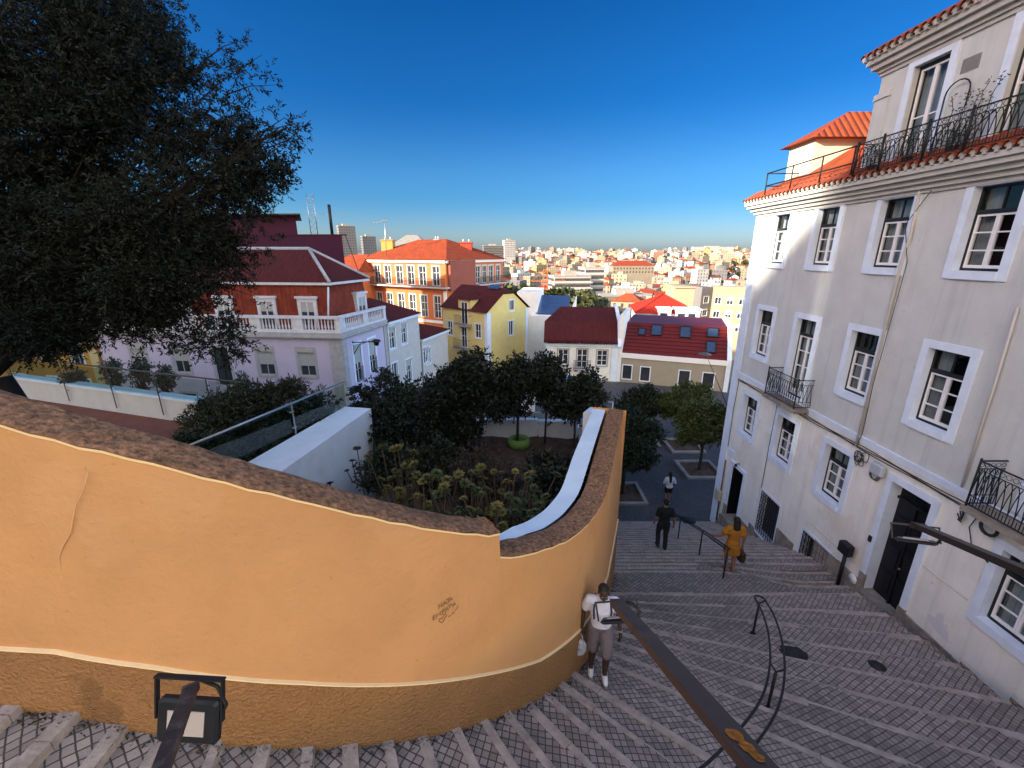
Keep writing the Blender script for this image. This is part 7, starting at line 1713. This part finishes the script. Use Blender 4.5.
    for k in range(340):
        a = rr.uniform(0, 6.28); e = math.asin(rr.uniform(-.5, 1)); r = rr.uniform(.6, 1.); lump = 1 + .22 * math.sin(a * 3 + e * 4); c = V((math.cos(a) * math.cos(e) * 3.4 * r * lump, math.sin(a) * math.cos(e) * 3.4 * r * lump, 5 + math.sin(e) * 3.1 * r)); d = V((rr.gauss(0, 1), rr.gauss(0, 1), rr.gauss(0, 1))).normalized() * .75; q = d.orthogonal().normalized() * .5; m.face([c - d, c + q, c + d, c - q], None, 0)
    m.tube([(0, 0, -2), (0, 0, 3), (.3, 0, 5)], .35, 6, mi=1)
    tm = m.mesh('hill_tree', [leaf_mat('far_leaf', (.045, .055, .02), .3, .4), M_bark])
    for i in range(70): trees.append((rg.uniform(-.03, .125) * 1, 0)) if False else None
    belt = []
    for i in range(64): y = rg.uniform(150, 240); belt.append((rg.uniform(-.03, .2) * y, y))
    for i in range(12): y = rg.uniform(380, 460); belt.append((rg.uniform(.13, .22) * y, y))
    trees += [(rg.uniform(-.15, .6) * y, y) for y in [rg.uniform(240, 1400) for _ in range(190)]]
    allt = belt + trees; allt.sort(key=lambda s: s[1])
    for i, (x, y) in enumerate(allt[:300]):
        o = bpy.data.objects.new('hill_tree', tm); COL.objects.link(o); s = rg.uniform(.7, 1.35) * (1.15 if y > 500 else 1.25 if y < 300 else 1); o.location = (x, y, terrain(x, y)); o.rotation_euler = (0, 0, rg.uniform(0, 6.28)); o.scale = (s, s, s * rg.uniform(.85, 1.2))
        lb = 'bushy green tree in the belt of trees at the valley bottom' if y < 300 else 'dark green tree standing among houses ' + where(y); tag(o, lb, 'tree', 'trees ' + ('of the valley belt' if y < 300 else where(y)))
    # conspicuous single buildings
    def block(name, label, x, y, w, d, h, wm, floors, bands=False, rz=0., base=None, cat='block of flats'):
        z = terrain(x, y) if base is None else base; g = thing(name, label, cat, (x, y, z)); rot = Matrix.Rotation(rz, 3, 'Z')
        def bx(mb, *a): x0, x1, y0, y1, z0, z1 = a; mb.obox(V((x, y, z)) + rot @ V((x0, y0, z0)), rot @ V((x1 - x0, 0, 0)), rot @ V((0, y1 - y0, 0)), (0, 0, z1 - z0))
        b = MB(); bx(b, -w / 2, w / 2, -d / 2, d / 2, -10, h); hs = h / floors; n_ = len(b.f)
        for f in range(floors):
            m = b; zc = f * hs + hs * .5
            if bands: bx(m, -w / 2 + .4, w / 2 - .4, -d / 2 - .12, -d / 2 + .02, zc - .7, zc + .8); bx(m, w / 2 - .02, w / 2 + .12, -d / 2 + .4, d / 2 - .4, zc - .7, zc + .8); bx(m, -w / 2 - .12, -w / 2 + .02, -d / 2 + .4, d / 2 - .4, zc - .7, zc + .8)
            else:
                n = max(2, int(w / 3)); 
                for i in range(n): u = lerp(-w / 2, w / 2, (i + .5) / n); bx(m, u - .8, u + .8, -d / 2 - .1, -d / 2 + .02, zc - .8, zc + .7)
                n = max(2, int(d / 3.2))
                for i in range(n):
                    u = lerp(-d / 2, d / 2, (i + .5) / n)
                    for s in (-1, 1): bx(m, s * w / 2 - .1, s * w / 2 + .1, u - .7, u + .7, zc - .8, zc + .7)
            if bands and f: m = MB(); bx(m, -w / 2 - .8, w / 2 + .8, -d / 2 - 1.0, -d / 2 + .0, f * hs - .25, f * hs + .55); part('balcony', m, wm, g)
        b.mi = [0] * n_ + [1] * (len(b.f) - n_); part('wall', b, [wm, WI], g)
        r = MB(); bx(r, -w / 2 - .2, w / 2 + .2, -d / 2 - .2, d / 2 + .2, h, h + .5); bx(r, -w * .2, w * .15, -d * .2, d * .2, h + .5, h + 3); part('flat_roof', r, FL, g); return g
    W = dict(WM)
    block('white_flats', 'long white block of flats with banded balconies above the belt of trees', 34, 262, 22, 14, 21, W['white'], 6, True, .15, base=-34)
    block('white_flats', 'higher stepped white block of flats with banded balconies right of the long one', 48, 270, 12, 14, 25.5, W['white'], 7, True, .15, base=-34)
    block('long_shed', 'long low pale hall with a row of small windows in the valley', 54, 212, 25, 16, 16.5, W['beige'], 3, False, .1, base=-36)
    block('tower_block', 'taller grey tower block on the skyline at the left, behind the purple house', -222, 610, 21, 18, 50, W['grey'], 15, False, .5, cat='tower block', base=-16)
    block('tower_block', 'shorter square tower block on the skyline beside the taller tower', -203, 640, 18, 16, 38, W['grey'], 11, False, .5, cat='tower block', base=-16)
    block('tower_block', 'white flat topped tower on the skyline right of the orange house', -6, 900, 22, 16, 32, W['white'], 8, False, .3, cat='tower block', base=-8)
    block('tower_block', 'wide pale low tower on the skyline behind the red chimney', -38, 900, 40, 16, 22, W['grey'], 5, True, .2, cat='tower block', base=-8)
    block('long_barracks', 'long white building on the crest of the far hill at the right', 600, 1350, 120, 20, 14, W['white'], 3, False, 0, base=3)
    # the red roofed palace on the slope
    g = thing('palace', 'long pale palace with a broad red hipped roof on the slope of the far hill', 'palace', (139, 520, terrain(139, 520))); z = -14; b = MB(); b.box(116, 164, 512, 528, -45, z); part('wall', b, W['beige'], g); r = MB(); hip_roof(r, [(116, 512), (164, 512), (164, 528), (116, 528)], z, .6, 5.5, 9, 0); part('roof', r, RM[1][1], g); wr = MB()
    for zz in (-17, -21):
        for i in range(13): wr = MB(); wr.box(117.5 + i * 3.6, 119 + i * 3.6, 511.9, 512.05, zz - 1, zz + 1); part('window', wr, WI, g)
    # construction crane
    g = thing('tower_crane', 'orange lattice tower crane standing over the valley trees', 'crane', (15, 205, -37)); m = MB(); M = mat('crane_orange', (.50, .12, .03), .6, .1)
    for dx in (-.9, .9):
        for dy in (-.9, .9): m.tube([(15.5 + dx, 205 + dy, -38), (15.5 + dx, 205 + dy, -7)], .16, 4)
    for k in range(15):
        z = -37 + k * 2
        for s in (-1, 1): m.tube([(15.5 - .9 * s, 204.1, z), (15.5 + .9 * s, 204.1, z + 2)], .1, 4); m.tube([(15.5 - .9, 204.1, z), (15.5 + .9, 204.1, z)], .1, 4)
    part('mast', m, M, g); m = MB(); m.tube([(9, 205, -12.5), (25, 206, -12.5)], .22, 4); m.tube([(9, 205, -12.5), (15.5, 205, -7), (25, 206, -12.5)], .09, 4); part('jib', m, M, g)
    return
far_city()

# ================================================================== LIGHT, SKY, CAMERA
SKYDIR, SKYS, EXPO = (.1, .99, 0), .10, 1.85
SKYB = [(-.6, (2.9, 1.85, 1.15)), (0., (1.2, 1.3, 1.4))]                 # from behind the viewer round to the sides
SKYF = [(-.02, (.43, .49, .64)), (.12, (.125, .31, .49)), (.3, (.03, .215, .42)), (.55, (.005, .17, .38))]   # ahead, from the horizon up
SUN = V((-.9, -.43, .36)).normalized()
el = math.asin(SUN.z); az = math.atan2(SUN.x, SUN.y)
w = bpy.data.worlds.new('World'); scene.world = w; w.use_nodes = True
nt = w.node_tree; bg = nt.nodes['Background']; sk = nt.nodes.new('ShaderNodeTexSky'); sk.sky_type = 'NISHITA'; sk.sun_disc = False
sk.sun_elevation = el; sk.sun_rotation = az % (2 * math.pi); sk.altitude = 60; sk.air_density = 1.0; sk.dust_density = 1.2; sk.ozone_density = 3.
# sky tinted by direction: darkened blue ahead, bright warm fill added behind and right
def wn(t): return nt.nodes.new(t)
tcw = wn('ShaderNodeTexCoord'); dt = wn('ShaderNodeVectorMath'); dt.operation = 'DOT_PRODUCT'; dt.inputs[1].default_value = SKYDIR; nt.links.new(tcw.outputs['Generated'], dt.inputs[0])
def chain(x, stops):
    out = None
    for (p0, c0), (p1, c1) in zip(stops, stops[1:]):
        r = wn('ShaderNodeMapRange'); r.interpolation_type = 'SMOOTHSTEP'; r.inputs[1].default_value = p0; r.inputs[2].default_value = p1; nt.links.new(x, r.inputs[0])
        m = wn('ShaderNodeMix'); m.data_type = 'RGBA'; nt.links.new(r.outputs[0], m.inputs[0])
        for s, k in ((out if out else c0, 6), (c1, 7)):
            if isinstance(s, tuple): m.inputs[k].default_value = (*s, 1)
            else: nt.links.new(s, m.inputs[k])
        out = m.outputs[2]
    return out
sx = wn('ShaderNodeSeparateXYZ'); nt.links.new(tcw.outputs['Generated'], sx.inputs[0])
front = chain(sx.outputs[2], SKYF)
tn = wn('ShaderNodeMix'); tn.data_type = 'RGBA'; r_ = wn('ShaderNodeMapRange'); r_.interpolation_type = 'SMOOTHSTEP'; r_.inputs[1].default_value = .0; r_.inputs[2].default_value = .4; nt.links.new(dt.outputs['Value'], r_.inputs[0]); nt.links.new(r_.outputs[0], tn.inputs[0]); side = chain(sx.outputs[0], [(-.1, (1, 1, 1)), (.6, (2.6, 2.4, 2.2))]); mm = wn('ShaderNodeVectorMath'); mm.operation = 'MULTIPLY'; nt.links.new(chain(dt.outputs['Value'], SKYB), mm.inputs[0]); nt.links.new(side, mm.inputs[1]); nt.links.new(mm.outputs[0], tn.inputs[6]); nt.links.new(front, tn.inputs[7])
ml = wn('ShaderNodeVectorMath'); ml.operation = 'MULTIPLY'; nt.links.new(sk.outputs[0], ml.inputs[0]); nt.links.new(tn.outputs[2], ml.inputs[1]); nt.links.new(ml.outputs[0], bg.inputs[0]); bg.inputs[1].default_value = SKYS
sd = bpy.data.lights.new('sun', 'SUN'); sd.energy = 3.9; sd.angle = R(.9); sd.color = (1, .89, .72)
so = bpy.data.objects.new('sun', sd); COL.objects.link(so); so.rotation_euler = SUN.to_track_quat('Z', 'Y').to_euler()
cam = bpy.data.cameras.new('camera'); co = bpy.data.objects.new('camera', cam); COL.objects.link(co); scene.camera = co
cam.sensor_fit = 'HORIZONTAL'; cam.sensor_width = 36; cam.lens = FPX / 1024 * 36; cam.clip_start = .05; cam.clip_end = 20000
co.location = (0, 0, 0); co.rotation_euler = (math.pi / 2 - PITCH, 0, 0)
scene.render.resolution_x, scene.render.resolution_y = 1024, 768
vs = scene.view_settings; vs.view_transform = 'Standard'; vs.look = 'None'; vs.exposure = EXPO; vs.gamma = 1
